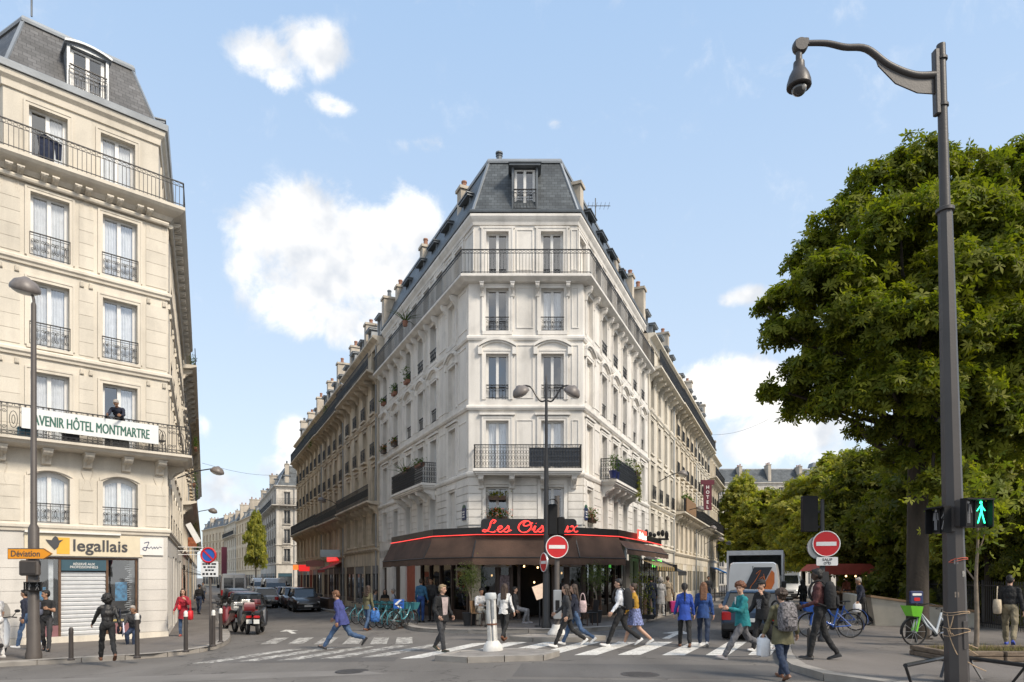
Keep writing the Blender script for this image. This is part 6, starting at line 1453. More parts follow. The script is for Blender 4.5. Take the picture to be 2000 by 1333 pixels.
c=thing('dome_camera','dark bell shaped dome camera hanging from the mast arm','camera',M=Mm@T(cx-.02,0,zA-.16)@Matrix.Rotation(R(1.4),4,'Y'))
mb=MB(); mb.lathe([(.05,.06),(.05,-.12),(.085,-.15),(.09,-.25),(.115,-.29),(.155,-.37),(.185,-.47),(.19,-.54),(.175,-.555),(.15,-.55)],18); mb.build('housing',M_mast,c,smooth=40)
mb=MB(); mb.ell((0,0,-.56),(.118,.118,.125),18,12); mb.build('dome',mat('smoked_dome',(.03,.03,.032),.06,.1,5,coat=1),c,smooth=60)
mb=MB(); mb.ell((.04,-.085,-.60),(.045,.045,.045),10,8); mb.build('lens',mat('lens_grey',(.45,.43,.40),.15,.2,8),c,smooth=60)
zS=zat(1003,10.8); Mps=T(mp.x+.12,mp.y-.22,zS)@Matrix.Rotation(R(10),4,'Z')
pedsignal('lit pedestrian signal with a green walking figure on the camera mast',Mps,.46,.44)
pedsignal('second pedestrian signal facing left behind the camera mast',T(mp.x-.22,mp.y+.05,zS-.09)@Matrix.Rotation(R(-84),4,'Z'),.40,.42,lit=False)
# cords tied round the mast
rp_=thing('cord','pale cords knotted round the lower part of the camera mast','cord',(mp.x,mp.y,1.2)); mb=MB()
def band(z,r,tilt,m_=None,w=.006):
    pts=[(mp.x-.02*z*.6+ (r)*math.cos(a),mp.y+r*math.sin(a),z+tilt*math.cos(a)+.01*math.sin(3*a)) for a in np.linspace(0,2*math.pi,17)]; mb.tube(pts,w,5)
band(1.27,.185,.01); band(1.24,.187,.025); band(1.0,.19,-.01); band(.93,.19,.05)
for a,b in (((-.19,-.05,1.24),(-.17,-.1,.92)),((-.17,-.1,.92),(.42,.12,.55)),((-.17,-.12,.93),(.3,-.05,.68)),((-.19,-.05,1.0),(-.1,-.15,.6)),((-.1,-.15,.6),(.4,-.1,.32)),((-.15,-.14,1.2),(-.19,-.08,.95))):
    A,B=Vector(a)+Vector((mp.x,mp.y,0)),Vector(b)+Vector((mp.x,mp.y,0)); mb.tube(smooth_pts([A,A.lerp(B,.5)+Vector((0,0,-.03)),B],4),.008,5)
mb.build('strands',mat('hemp_cord',(.42,.30,.19),.9,.2,20),rp_,world=True)
rr=thing('cord','red cord looped round the camera mast below the green signal','cord',(mp.x,mp.y,2.1)); mb=MB(); band(2.12,.165,.02,w=.008); band(2.09,.167,.035,w=.006); mb.tube([(mp.x-.2,mp.y-.1,2.06),(mp.x-.12,mp.y-.15,2.12)],.008,5); mb.build('strands',mat('red_cord',(.45,.10,.06),.8,.2,20),rr,world=True)
# low black steel guard rail round the mast
def lowrail(pts,label):
    t=thing('guard_rail',label,'guard rail',(pts[0][0],pts[0][1],.125)); mb=MB(); mb.tube([Vector(p_)for p_ in pts],.035,8); mb.build('top_rail',M_steel,t,world=True,smooth=40)
    for a,b in zip(pts,pts[1:]):
        A,B=Vector(a),Vector(b); 
        mb=MB(); mb.bar(A,A+(B-A).normalized()*.32+Vector((0,0,-.42)),.04,.02); mb.build('brace',M_steel,t,world=True)
        mb=MB(); mb.bar(B,B-(B-A).normalized()*.32+Vector((0,0,-.42)),.04,.02); mb.build('brace',M_steel,t,world=True)
        mb=MB(); mb.bar((B.x,B.y,B.z-.03),(B.x,B.y,.1),.04,.04); mb.build('post',M_steel,t,world=True)
zr=.45
lowrail([(*xy(at(1768,1309,10.6)),zr),(*xy(at(1848,1296,11.7)),zr-.0),],'low black steel guard rail left of the camera mast')
lowrail([(*xy(at(1893,1292,11.6)),zr),(*xy(at(2004,1312,10.6)),zr),(9.2,10.9,zr)],'low black steel guard rail right of the camera mast')
# park railing and ramp wall
fr=[(19.6,40.0),(18.6,34.0),(16.9,26.5),(16.2,23.5),(15.7,20.5),(15.3,16)]
fn=thing('park_railing','dark iron park railing between the pavement and the shrubs','fence',(*fr[0],0))
for a,b in zip(fr,fr[1:]):
    L=(Vector(b)-Vector(a)).length; n=max(1,round(L/2))
    for k in range(n):
        A=Vector(a).lerp(Vector(b),k/n); B=Vector(a).lerp(Vector(b),(k+1)/n); l=(B-A).length; M=FR((A.x,A.y),B-A,.1)
        mb=MB(M); mb.bbox(-.03,.03,-.03,.03,0,1.62,.008); mb.build('post',M_steel,fn,world=True)
        mb=MB(M); mb.box(.035,l-.035,-.015,.015,.15,.19); mb.box(.035,l-.035,-.015,.015,1.42,1.46)
        for j in range(1,int(l/.13)): mb.box(.13*j-.008,.13*j+.008,-.008,.008,.0,1.58)
        mb.build('railing_panel',M_steel,fn,world=True)
w=thing('ramp_wall','low cream parapet wall with a brown coping sloping down beside the chestnut','wall',(12.9,24,.1))
mb=MB(); mb.loft([[(12.75,24.3,.1),(12.75,23.95,.1),(12.6,23.95,1.12),(12.6,24.3,1.12)],[(15.6,23.2,.1),(15.6,22.9,.1),(15.6,22.9,.62),(15.6,23.2,.62)]]); mb.loft([[(12.75,24.4,.1),(13.05,24.4,.1),(12.95,24.4,1.1),(12.6,24.4,1.1)],[(15.5,32,.1),(15.8,32,.1),(15.8,32,1.1),(15.5,32,1.1)]]); mb.build('parapet',mat('cream_render',(.42,.39,.33),.85,.15,2,.3,30),w,world=True)
mb=MB(); mb.loft([[(12.55,24.4,1.125),(12.55,23.88,1.125),(12.55,23.88,1.2),(12.55,24.4,1.2)],[(15.65,23.3,.625),(15.65,22.83,.625),(15.65,22.83,.70),(15.65,23.3,.70)]]); mb.build('coping',mat('coping_brown',(.26,.17,.10),.85,.2,4),w,world=True)
# red market stalls in the park
M_stall=mat('stall_red',(.36,.07,.05),.7,.15,3); M_goods=mat('stall_goods',(.30,.18,.10),.8,.8,5)
for i,(px,Y,lb_) in enumerate(((1636,36,'red roofed market stall left of the old man, nearer one'),(1690,38,'red roofed market stall behind the ramp wall'))):
    x=(px-1000)/F*Y; t=thing('market_stall',lb_,'market stall',(x,Y,.1)); mb=MB(); mb.prism([(-1.6,2.05),(1.6,2.05),(1.2,2.42),(-1.2,2.42)],-1.0,1.0,'y'); mb.build('roof',M_stall,t); mb=MB(); mb.box(-1.6,1.6,-1.03,-1.005,1.86,2.05); mb.build('valance',M_stall,t)
    for xx in (-1.5,1.5): 
        for yy in (-.95,.95): MB().bar((xx,yy,0),(xx,yy,2.04),.05,.05).build('post',M_alu,t)
    MB().box(-1.5,1.5,-.9,-.3,.02,.85).build('counter',M_cafewood,t); mb=MB(); [mb.ell((-1.3+.2*k,-.6,.92),(.11,.2,.1),8,6) for k in range(14)]; mb.build('goods',M_goods,t)
    for k in range(3): MB(T(-1+k,-.9,1.78)).ell((0,0,0),.05,8,6).build('lamp_bulb',M_warm,t)
# wall lamps on the house fronts
def walllamp(P,n,z,reach,label,s=1):
    n=Vector((n[0],n[1],0)); t=thing('wall_lamp',label,'street lamp',(P.x,P.y,z)); mb=MB(); A=Vector((0,0,0)); B=n*reach+Vector((0,0,.55*s))
    mb.tube([A,A.lerp(B,.6)+Vector((0,0,.08)),B,B+n*.15+Vector((0,0,-.03))],.03,6); mb.build('lamp_arm',M_steel,t); bell(t,T(P.x+B.x+n.x*.25,P.y+B.y+n.y*.25,z+B.z-.1)@Matrix.Rotation(R(14),4,'Y'),.9*s)
for s_,z,lb_ in ((16.5,7.8,'nearest wall lamp on the right street fronts'),(25,6.4,'second wall lamp on the right street fronts'),(34,5.6,'third wall lamp on the right street fronts, left of the hotel sign'),(41,5.0,'wall lamp under the vertical hotel sign'),(49,5.0,'farthest wall lamp on the right street fronts')):
    q=CR+dR*s_+nR*.02; walllamp(q,nR,z,1.3,lb_)
q=PA+dA*7.5; walllamp(q,(.912,.41),6.35,1.5,'wall lamp on an arm beside the hotel balcony corner'); q=PA+dA*27; walllamp(q,(.912,.41),6.2,1.5,'farther wall lamp on the left street fronts')
q=CL+dL*27; walllamp(q,nL,7.2,1.2,'dark wall lamp on the narrow brown house of the left street')
# vertical hotel sign
q=CR+dR*37+nR*.75; t=thing('hotel_sign','vertical maroon sign with white letters H O T E L on the right street','sign',M=FR(q,(1,0),0)@T(0,0,0))
M_mar=mat('sign_maroon',(.11,.012,.028),.6,.1,4); Yh=q.y; zb_,zt2=zat(997,Yh),zat(938,Yh)
MB().box(-.36,.36,-.08,.08,zb_,zt2-.42).build('sign_board',M_mar,t); MB().box(-.6,.6,-.09,.09,zt2-.41,zt2).build('sign_head',M_mar,t)
hh=(zt2-.5-zb_)/5
for i,ch in enumerate('HOTEL'):
    z=zt2-.42-hh*(i+.5)-.02; tm=text_mesh(ch,None,hh*.66,.02,.006); k=MB(T(0,-.082,z)); k.add(tm.v,tm.f); k.build('letter',M_sw,t)
MB().box(0-1.0,-.36,-.02,.02,zb_+.3,zb_+.36).build('sign_bracket',M_steel,t); MB().box(-1.0,-.6,-.02,.02,zt2-.25,zt2-.2).build('sign_bracket',M_steel,t)
# shop signs and awnings down the left street
def slab_sign(P,u,z,w,h,m,label,txt=None,tmat=None,emit=None):
    t=thing('shop_sign',label,'sign',M=FR(P,u,z)); MB().bbox(-w/2,w/2,-.08,.08,-h/2,h/2,.02).build('sign_board',m,t)
    if txt: tm=text_mesh(txt,w*.8,h*.5,.01,.006); k=MB(T(0,-.083,0)); k.add(tm.v,tm.f); k.build('lettering',tmat or M_sw,t)
    return t
def streetawn(P,u,z,L,out,m,label):
    t=thing('shop_awning',label,'awning',M=FR(P,u,z)); n=6; rows=[[(L*k/n,-out*f,-out*.45*f-.03*math.sin(f*3.1)) for k in range(n+1)] for f in np.linspace(0,1,5)]; rows.append([(p_[0],p_[1],p_[2]-.22) for p_ in rows[-1]])
    MB().loft(rows,closed=False).build('canvas',m,t,smooth=40); mb=MB(); mb.tube([(0,-out,-out*.45),(L,-out,-out*.45)],.02,6); mb.build('awning_bar',M_railm,t)
    for x in (.1,L-.1): MB().bar((x,0,-.4),(x,-out,-out*.45),.03,.03).build('awning_arm',M_railm,t)
    return t
M_litred=mat('lit_sign_red',(.8,.03,.03),.4,.05,4,emit=.45); M_litor=mat('lit_sign_orange',(1.0,.25,.05),.4,.05,4,emit=.5)
slab_sign(CL+dL*26.5+nL*.9,(1,0),3.0+.62,1.5,.55,mat('pale_blue_sign',(.45,.52,.56),.5,.08,4),'pale blue projecting sign above the red awning on the left street')
streetawn(CL+dL*29.8+nL*.03,-dL,3.0,3.4,1.3,mat('red_canvas',(.42,.05,.035),.8,.12,3),'red canvas shop awning on the left street')
slab_sign(CL+dL*30+nL*.12,-dL,3.35,4.5,.5,M_litred,'red fascia sign above the red canvas awning')
slab_sign(CL+dL*41+nL*.8,(1,0),2.7,1.0,.6,M_litred,'glowing red projecting sign on the left street'); slab_sign(CL+dL*44+nL*1.2,(1,0),2.8,.5,.5,M_litor,'small glowing orange sign beside the red one')
slab_sign(CL+dL*35+nL*.5,(1,0),3.0,2.0,.5,mat('grey_red_sign',(.35,.16,.14),.5,.1,4),'grey red sign board between the awning and the glowing sign')
streetawn(PA+dA*19,dA,2.6,4.5,1.6,mat('maroon_canvas',(.16,.012,.03),.8,.12,3),'maroon shop awning on the left pavement')
streetawn(PA+dA*30,dA,2.5,3,1.2,mat('black_canvas',(.02,.02,.022),.8,.12,3),'black shop awning farther down the left pavement')
slab_sign(PA+dA*17.6+Vector((.5,.2)),(1,0),3.9,.5,.6,mat('poster_mix',(.35,.12,.06),.5,.5,6),'small reddish projecting sign on the left pavement')
t=thing('projecting_sign','white folded sign frame projecting from the hotel side wall','sign',M=FR(PA+dA*8.5+Vector((.05,.02)),(.912,.41),2.9))
for z in (0,.18,.36): MB().bar((0,0,z),(1.1,0,z),.03,.03).build('frame_bar',M_sw,t)
MB(Matrix.Rotation(R(-28),4,'Y')).box(.95,1.2,-.03,.03,.1,1.1).build('sign_panel',M_sw,t)
slab_sign(Vector(((438-1000)/F*150,150)),(1,0),zat(1100,150),1.2,7.0,M_mar,'tall maroon banner sign far down the left street')
slab_sign(Vector(((541-1000)/F*110,110)),(1,0),zat(1135,110),1.2,1.2,mat('pharmacy_green',(.02,.35,.12),.4,.1,4,emit=.4),'green pharmacy cross box far down the left street')
# right street awnings
streetawn(CR+dR*8.3+nR*.03,dR,3.3,3.4,1.7,mat('dark_canvas',(.03,.022,.02),.8,.12,3),'dark lowered awning after the cafe on the right street')
streetawn(CR+dR*12.3+nR*.03,dR,3.0,3.4,1.9,mat('black_canvas',(.02,.02,.022),.8,.12,3),'black awning beside the green lit sign on the right street')
slab_sign(CR+dR*9.8+nR*1.2,(1,0),2.55,.5,.4,mat('lit_green',(.15,.8,.12),.4,.05,4,emit=.8),'small glowing green sign under the dark awning')
slab_sign(CR+dR*12.5+nR*1.3,(1,0),2.35,1.1,.4,M_blk,'plain black sign board under the black awning')
t=thing('shop_emblem','black wrought sign emblem at the end of the cafe fascia','sign',M=FR(CR+dR*7.0+nR*1.6,(1,0),3.95)); mb=MB()
for k in range(7): mb.ell((-.6+.2*k,0,.06*math.sin(k*1.7)),(.1,.05,.16+.05*math.cos(k)),8,6)
mb.box(-.7,.7,-.03,.03,-.3,-.2); mb.build('ornament',M_blk,t)
t=streetawn(CR+dR*46+nR*.03,dR,2.9,6,2.0,mat('blue_canvas',(.02,.16,.45),.7,.12,3),'bright blue awning at the far end of the right street')
# pavement railing far right street
t=thing('kerb_railing','low dark railing along the right street kerb near the blue awning','railing',(0,0,0))
A=CR+dR*33+nR*2.2; 
for k in range(6):
    M=FR(A+dR*(2.1*k),dR,.1); mb=MB(M); mb.tube([(0,0,0),(0,0,1),(1.7,0,1),(1.7,0,0)],.025,6); mb.bar((0,0,.5),(1.7,0,.5),.03,.03); mb.build('hoop',M_steel,t,world=True)
# overhead wires
def wire(a,b,label,sag):
    t=thing('cable',label,'cable',(0,0,0)); A,B=Vector(a),Vector(b); pts=[A.lerp(B,k/12)+Vector((0,0,-sag*math.sin(math.pi*k/12))) for k in range(13)]; MB().tube(pts,.012,4).build('strand',M_steel,t)
wire(at(395,905,52),at(578,925,70),'thin cable across the left street',.5); wire(at(1385,850,66),at(1500,820,62),'thin cable from the right street fronts to the trees',.4)
# cafe furniture
def cafe_table(px,py,label):
    p_=G(px,py,.125); t=thing('cafe_table',label,'table',p_); mb=MB(); mb.lathe([(.3,.71),(.31,.72),(.31,.74),(.29,.745)],18); mb.build('tabletop',mat('table_top',(.18,.14,.11),.4,.2,6),t); mb=MB(); mb.lathe([(.2,0),(.2,.02),(.03,.05),(.025,.71)],12); mb.build('pedestal',M_railm,t)
def bistro_chair(px,py,rz,label,m=None):
    p_=G(px,py,.125); t=thing('cafe_chair',label,'chair',p_,R(rz)); m=m or mat('rattan',(.20,.12,.06),.7,.3,20)
    MB().bbox(-.21,.21,-.21,.21,.44,.475,.015).build('seat',m,t)
    for x,y in ((-.19,-.19),(.19,-.19),(-.19,.19),(.19,.19)): MB().bar((x*1.08,y*1.08,0),(x,y,.44),.03,.03).build('leg',M_cafewood,t)
    MB().loft([[(-.2,.2,.48),(.2,.2,.48),(.2,.22,.48),(-.2,.22,.48)],[(-.2,.26,.9),(.2,.26,.9),(.2,.28,.9),(-.2,.28,.9)]]).build('backrest',m,t)
cafe_table(1135,1221,'small round cafe table right of the door'); bistro_chair(1118,1221,70,'rattan cafe chair left of the round table by the door',M_railm); bistro_chair(1152,1222,-70,'dark cafe chair under the right potted olive tree',M_railm)
cafe_table(957,1224,'small round cafe table beside the seated man'); bistro_chair(935,1223,70,'cafe chair carrying the seated man in white'); 
cafe_table(748,1206,'round terrace table on the left pavement by the seated group')
for px,rz,l in ((733,80,'terrace chair of the leftmost seated guest'),(752,10,'terrace chair of the dark haired seated guest'),(768,-80,'terrace chair of the pale shirted seated guest')): bistro_chair(px,1206,rz,l)
t=thing('menu_stand','lit white menu board on a stand before the cafe door','menu board',M=T(*G(1054,1224,.125))); mb=MB(); mb.bar((0,0,0),(0,0,1.0),.04,.04); mb.lathe([(.18,0),(.18,.03)],12); mb.build('stand',M_railm,t); mb=MB(T(0,-.05,1.2)@Matrix.Rotation(R(-20),4,'Y')); mb.box(-.2,.2,-.02,.02,-.24,.24); mb.build('menu_board',mat('menu_page',(.75,.55,.40),.5,.15,20,emit=.35),t)
p=G(779,1228,.0); t=thing('direction_sign','blue panel with a white chevron arrow on a dark stand at the left kerb','sign',M=T(*p)@Matrix.Rotation(R(8),4,'Z')); Yc=p.y; zz=zat(1180,Yc)-p.z
MB().bbox(-.2,.2,-.02,.02,zz-.18,zz+.18,.005).build('sign_panel',M_sb,t); mb=MB(); mb.prism([(-.16,zz),(.02,zz+.16),(.12,zz+.16),(-.05,zz),(.12,zz-.16),(.02,zz-.16)],-.026,-.021,'y'); mb.build('chevron',M_sw,t); mb=MB(); mb.bar((-.08,.0,0),(-.03,0,zz-.18),.06,.04); mb.bar((.12,.0,0),(.05,0,zz-.18),.06,.04); mb.box(-.14,.18,-.1,.1,0,.06); mb.build('stand',M_cafewood,t)
p=CL+dL*22+nL*2.0; t=thing('terrace_screen','low brown planter screen beside the left street cars','planter',M=FR(p,-dL,g(p.x)+.12)); MB().bbox(-2.2,2.2,-.2,.2,0,.75,.03).build('box_body',M_cafewood,t)
# ================================================================ vehicles
M_tyre=mat('tyre',(.018,.018,.019),.85,.2,8); M_rim=mat('alloy_rim',(.35,.35,.36),.35,.1,8,metal=.7); M_cglass=mat('car_glass',(.02,.024,.028),.04,.2,2,spec=.9)
M_tail=mat('tail_lamp',(.45,.01,.012),.2,.1,8,coat=.6); M_head=mat('head_lamp',(.6,.62,.64),.15,.1,8,coat=.6); M_plate=mat('number_plate',(.7,.7,.66),.5,.05,5); M_trim=mat('black_plastic',(.02,.02,.021),.6,.15,8); M_chrome=mat('chrome',(.6,.6,.62),.15,.05,8,metal=1)
def carpaint(n,c): return mat('paint_'+n,c,.32,.06,1.5,coat=.8)
def rsec(x,w,z0,z1,r=.1):
    return [(x,-w+r*.6,z0),(x,w-r*.6,z0),(x,w,z0+r),(x,w,z1-r*1.6),(x,w-r*.35,z1-r*.35),(x,w-r*1.2,z1),(x,-w+r*1.2,z1),(x,-w+r*.35,z1-r*.35),(x,-w,z1-r*1.6),(x,-w,z0+r)]
def wheel(t,x,y,r,w=.2):
    mb=MB(); mb.lathe([(r*.62,-w/2),(r*.93,-w/2),(r,-w*.32),(r,w*.32),(r*.93,w/2),(r*.62,w/2)],18,c=(x,y,r),ax='y') ; o=mb.build('wheel',M_tyre,t,smooth=40)
    s=1 if y>0 else -1; mb=MB(); mb.lathe([(0,y+s*w*.42),(r*.2,y+s*w*.44),(r*.58,y+s*w*.36),(r*.64,y+s*w*.47),(r*.64,y-s*w*.3)],14,c=(x,0,r),ax='y'); mb.build('rim',M_rim,o)
def car(label,loc,rz,paint,L=4.1,Wd=1.76,Hh=1.5,group=None,cat='car',estate=0):
    t=thing('parked_car',label,cat,loc,rz,group); w=Wd/2; a=L/2; b=.95*Hh/1.5
    st=[(-a,w*.86,.42,b*.88),(-a+.1,w*.95,.3,b*1.0),(-a+.6,w,.24,b*1.03),(0,w,.22,b),(a*.5,w*.99,.22,b*.98),(a*.8,w*.95,.24,b*.86),(a*.95,w*.84,.3,b*.74),(a,w*.7,.38,b*.62)]
    mb=MB(); mb.loft([rsec(*q) for q in st]); mb.build('body',paint,t,smooth=35)
    zr=Hh; x0,x1=-a+.12,a*.46; r0,r1=-a+.42-.15*estate,a*.12
    def gs(f): # greenhouse section at height fraction
        z=b-.02+(zr-.07-b+.02)*f; ww=w*(.90-.16*f); p=x0+(r0-x0)*f; q=x1+(r1-x1)*f; return p,q,ww,z
    p0,q0,w0,z0=gs(0); p1,q1,w1,z1=gs(1)
    MB().loft([[(p0,-w0,z0),(q0,-w0*.9,z0),(q0,w0*.9,z0),(p0,w0,z0)],[(p1,-w1,z1),(q1,-w1*.92,z1),(q1,w1*.92,z1),(p1,w1,z1)]]).build('cabin_glass',M_cglass,t)
    mb=MB(); mb.loft([[(p1-.04,-w1-.01,z1-.01),(q1+.05,-w1*.94,z1-.01),(q1+.05,w1*.94,z1-.01),(p1-.04,w1+.01,z1-.01)],[(p1+.03,-w1*.93,z1+.05),(q1-.05,-w1*.88,z1+.05),(q1-.05,w1*.88,z1+.05),(p1+.03,w1*.93,z1+.05)],[(p1+.3,-w1*.7,zr),(q1-.3,-w1*.7,zr),(q1-.3,w1*.7,zr),(p1+.3,w1*.7,zr)]]); mb.build('roof',paint,t,smooth=50)
    for s in (-1,1):
        mb=MB(); mb.bar((q0,s*w0*.9,z0),(q1,s*w1*.92,z1),.07,.05); mb.bar((p0,s*w0,z0),(p1,s*w1,z1),.1,.06); mb.bar((-.1,s*w0*.985,z0),(-.15,s*w1*1.0,z1),.06,.03); mb.build('pillar',paint,t)
        MB().bbox(-a-.005,-a+.16,*sorted((s*w*.93,s*w*.62)),b*.62,b*.90,.02).build('tail_lamp',M_tail,t)
        MB().bbox(a*.88,a*.975,*sorted((s*w*.80,s*w*.48)),b*.56,b*.70,.02).build('headlamp',M_head,t)
        MB().bbox(q0-.18,q0-.05,*sorted((s*(w+.02),s*(w+.2))),b-.02,b+.13,.03).build('mirror',M_trim,t)
        mb=MB(); [mb.box(x_,x_+.16,*sorted((s*(w-.0),s*(w+.025))),b*.83,b*.86) for x_ in (-.55,.45)]; mb.build('door_handle',paint,t)
    for x in (-L*.31,L*.31):
        for s in (-1,1): wheel(t,x,s*(w-.11),.31)
    mb=MB(); mb.bbox(-a-.06,-a+.2,-w*.92,w*.92,.28,.52,.05); mb.build('bumper',M_trim,t); mb=MB(); mb.bbox(a-.22,a+.03,-w*.78,w*.78,.24,.42,.05); mb.build('bumper',M_trim,t)
    MB().box(-a-.075,-a-.062,-.26,.26,.55,.66).build('number_plate',M_plate,t); MB().box(a+.032,a+.045,-.26,.26,.36,.46).build('number_plate',M_plate,t)
    return t
def van(label,loc,rz,paint,L=5.2,Wd=1.95,Hh=2.45,rear=True):
    t=thing('parked_van',label,'van',loc,rz); w=Wd/2; a=L/2
    def vs(x,ww,z0,z1,tp=.88):
        return [(x,-ww,z0),(x,ww,z0),(x,ww*1.0,z0+.6),(x,ww*.99,z1*.55),(x,ww*(tp+.06),z1*.85),(x,ww*tp,z1-.06),(x,ww*(tp-.1),z1),(x,-ww*(tp-.1),z1),(x,-ww*tp,z1-.06),(x,-ww*(tp+.06),z1*.85),(x,-ww*.99,z1*.55),(x,-ww,z0+.6)]
    mb=MB(); mb.loft([vs(-a,w*.97,.32,Hh-.04),vs(-a+.08,w,.25,Hh),vs(a*.3,w,.25,Hh),vs(a*.46,w,.25,Hh-.1),vs(a*.72,w*.97,.25,1.28,.9),vs(a*.95,w*.9,.27,1.02,.9),vs(a,w*.82,.35,.85,.9)]); mb.build('body',paint,t,smooth=35)
    MB().loft([[(a*.47+.03,-w*.76,Hh-.22),(a*.47+.03,w*.76,Hh-.22),(a*.42,w*.74,Hh-.2),(a*.42,-w*.74,Hh-.2)],[(a*.715+.03,-w*.86,1.36),(a*.715+.03,w*.86,1.36),(a*.6,w*.86,1.36),(a*.6,-w*.86,1.36)]]).build('windscreen',M_cglass,t)
    for s in (-1,1):
        MB().box(a*.2,a*.5,*sorted((s*w*.9,s*(w+.008))),1.3,1.9).build('side_window',M_cglass,t)
        MB().bbox(-a-.01,-a+.08,*sorted((s*w*.98,s*w*.84)),.75,1.25,.01).build('tail_lamp',M_tail,t)
        MB().bbox(a*.86,a*.97,*sorted((s*w*.84,s*w*.5)),.72,.92,.02).build('headlamp',M_head,t)
        MB().bbox(a*.52,a*.6,*sorted((s*(w+.02),s*(w+.22))),1.35,1.65,.02).build('mirror',M_trim,t)
    MB().box(-a-.006,-a+.0,-.012,.012,.5,Hh-.15).build('door_seam',M_trim,t); MB().bbox(-a-.07,-a+.15,-w*.95,w*.95,.33,.5,.03).build('bumper',M_trim,t); MB().bbox(a-.15,a+.05,-w*.8,w*.8,.3,.55,.04).build('bumper',M_trim,t)
    MB().bbox(a-.04,a+.012,-w*.5,w*.5,.58,.72,.01).build('grille',M_trim,t); MB().box(-a-.085,-a-.072,-.26,.26,.52,.63).build('number_plate',M_plate,t); MB().box(a+.055,a+.066,-.26,.26,.36,.47).build('number_plate',M_plate,t)
    if rear:
        for s in (-1,1): MB().bbox(-a-.008,-a+.05,*sorted((s*.06,s*w*.78)),1.35,Hh-.32,.02).build('rear_window',M_cglass,t)
    for x in (-L*.3,L*.32):
        for s in (-1,1): wheel(t,x,s*(w-.12),.34)
    return t
hL=math.atan2(dL.y,dL.x); hR=math.atan2(dR.y,dR.x); hA=math.atan2(dA.y,dA.x); nA=Vector((.912,.41)); K0=Vector(xy(G(449,1240)))
def onL(s,off=1.05): q=K0+dA*s+nA*off; return (q.x,q.y,g(q.x))
car('black hatchback parked behind the motorcycles on the left kerb',onL(9.5),hA,carpaint('black',(.02,.021,.024)))
car('black car with a red band parked second from the motorcycles',onL(14.5),hA,carpaint('darkred',(.12,.012,.015)),Hh=1.48)
car('dark grey car parked third from the motorcycles on the left kerb',onL(19.8),hA,carpaint('charcoal',(.045,.047,.05)))
car('mid grey car parked fourth from the motorcycles on the left kerb',onL(25.0),hA,carpaint('grey',(.14,.145,.15)))
van('silver van parked beyond the dark cars on the left kerb',onL(33.5,1.25),hA,carpaint('silver',(.40,.42,.44)),Hh=2.55)
q=G(507,1189); car('pale silver hatchback driving away in the middle of the left street',(q.x-.4,q.y+2,q.z),hL,carpaint('palesilver',(.42,.45,.47)))
q=G(545,1166); car('white car far down the middle of the left street',(q.x-.4,q.y+2,q.z),hL,carpaint('white',(.68,.68,.67)))
def onLR(s,off=3.5): q=CL+dL*s+nL*off; return (q.x,q.y,g(q.x))
car('nearest black estate car facing us on the right kerb of the left street',onLR(21.5),hL+math.pi,carpaint('black',(.02,.021,.024)),Hh=1.58,estate=1)
car('dark brown car parked behind the nearest black estate car',onLR(27),hL+math.pi,carpaint('brown',(.06,.035,.03)),Hh=1.55)
car('dark red car parked third on the right kerb of the left street',onLR(32),hL+math.pi,carpaint('darkred',(.12,.012,.015)))
van('grey white van parked beyond the dark cars on the right kerb',onLR(39,3.7),hL+math.pi,carpaint('warmwhite',(.45,.43,.40)),Hh=2.2)
van('white van far down the right kerb of the left street',onLR(54,3.6),hL+math.pi,carpaint('white',(.68,.68,.67)),Hh=2.2)
bc=G(1468,1253); car('dark blue car standing at the zebra crossing behind the walking boys',(bc.x+.76,bc.y+1.85,0),hR,carpaint('blue',(.022,.045,.085)),L=4.0,Hh=1.46)
# white van with the slanted dark and orange panel
v=van('white van with a slanted black and orange panel on its rear doors',(9.6+.95,27.2+2.3,0),hR,carpaint('white',(.68,.68,.67)),Hh=2.42,rear=False)
MB(T(-2.608,0,0)).prism([(-.1,1.0),(-.72,1.0),(-.20,2.18),(.42,2.18)][::-1],-.012,-.002,'x') if False else None
def rear(poly,m,nm,x=-2.63): MB().prism([(-y,z) for y,z in poly],x,x+.02,'x').build(nm,m,v)
M_vblk=mat('vinyl_black',(.022,.024,.032),.4,.1,5); M_vor=mat('vinyl_orange',(.62,.16,.03),.4,.08,5)
rear([(-.42,1.15),(.18,1.15),(.72,2.22),(.05,2.22)],M_vblk,'black_panel'); rear([(.22,1.15),(.60,1.15),(.80,1.6),(.80,2.0),(.70,2.1)],M_vor,'orange_panel')
mb=MB(); mb.tube(smooth_pts([(-2.64,-.12,1.95),(-2.64,-.3,2.1),(-2.64,-.1,1.7),(-2.64,.1,1.4),(-2.64,-.05,1.3),(-2.64,-.3,1.5),(-2.64,-.35,1.8)],4),.012,5); mb.tube(smooth_pts([(-2.64,-.25,1.75),(-2.64,-.38,1.85),(-2.64,-.45,1.7),(-2.64,-.4,1.95)],4),.01,5); mb.build('script_logo',M_vor,v)
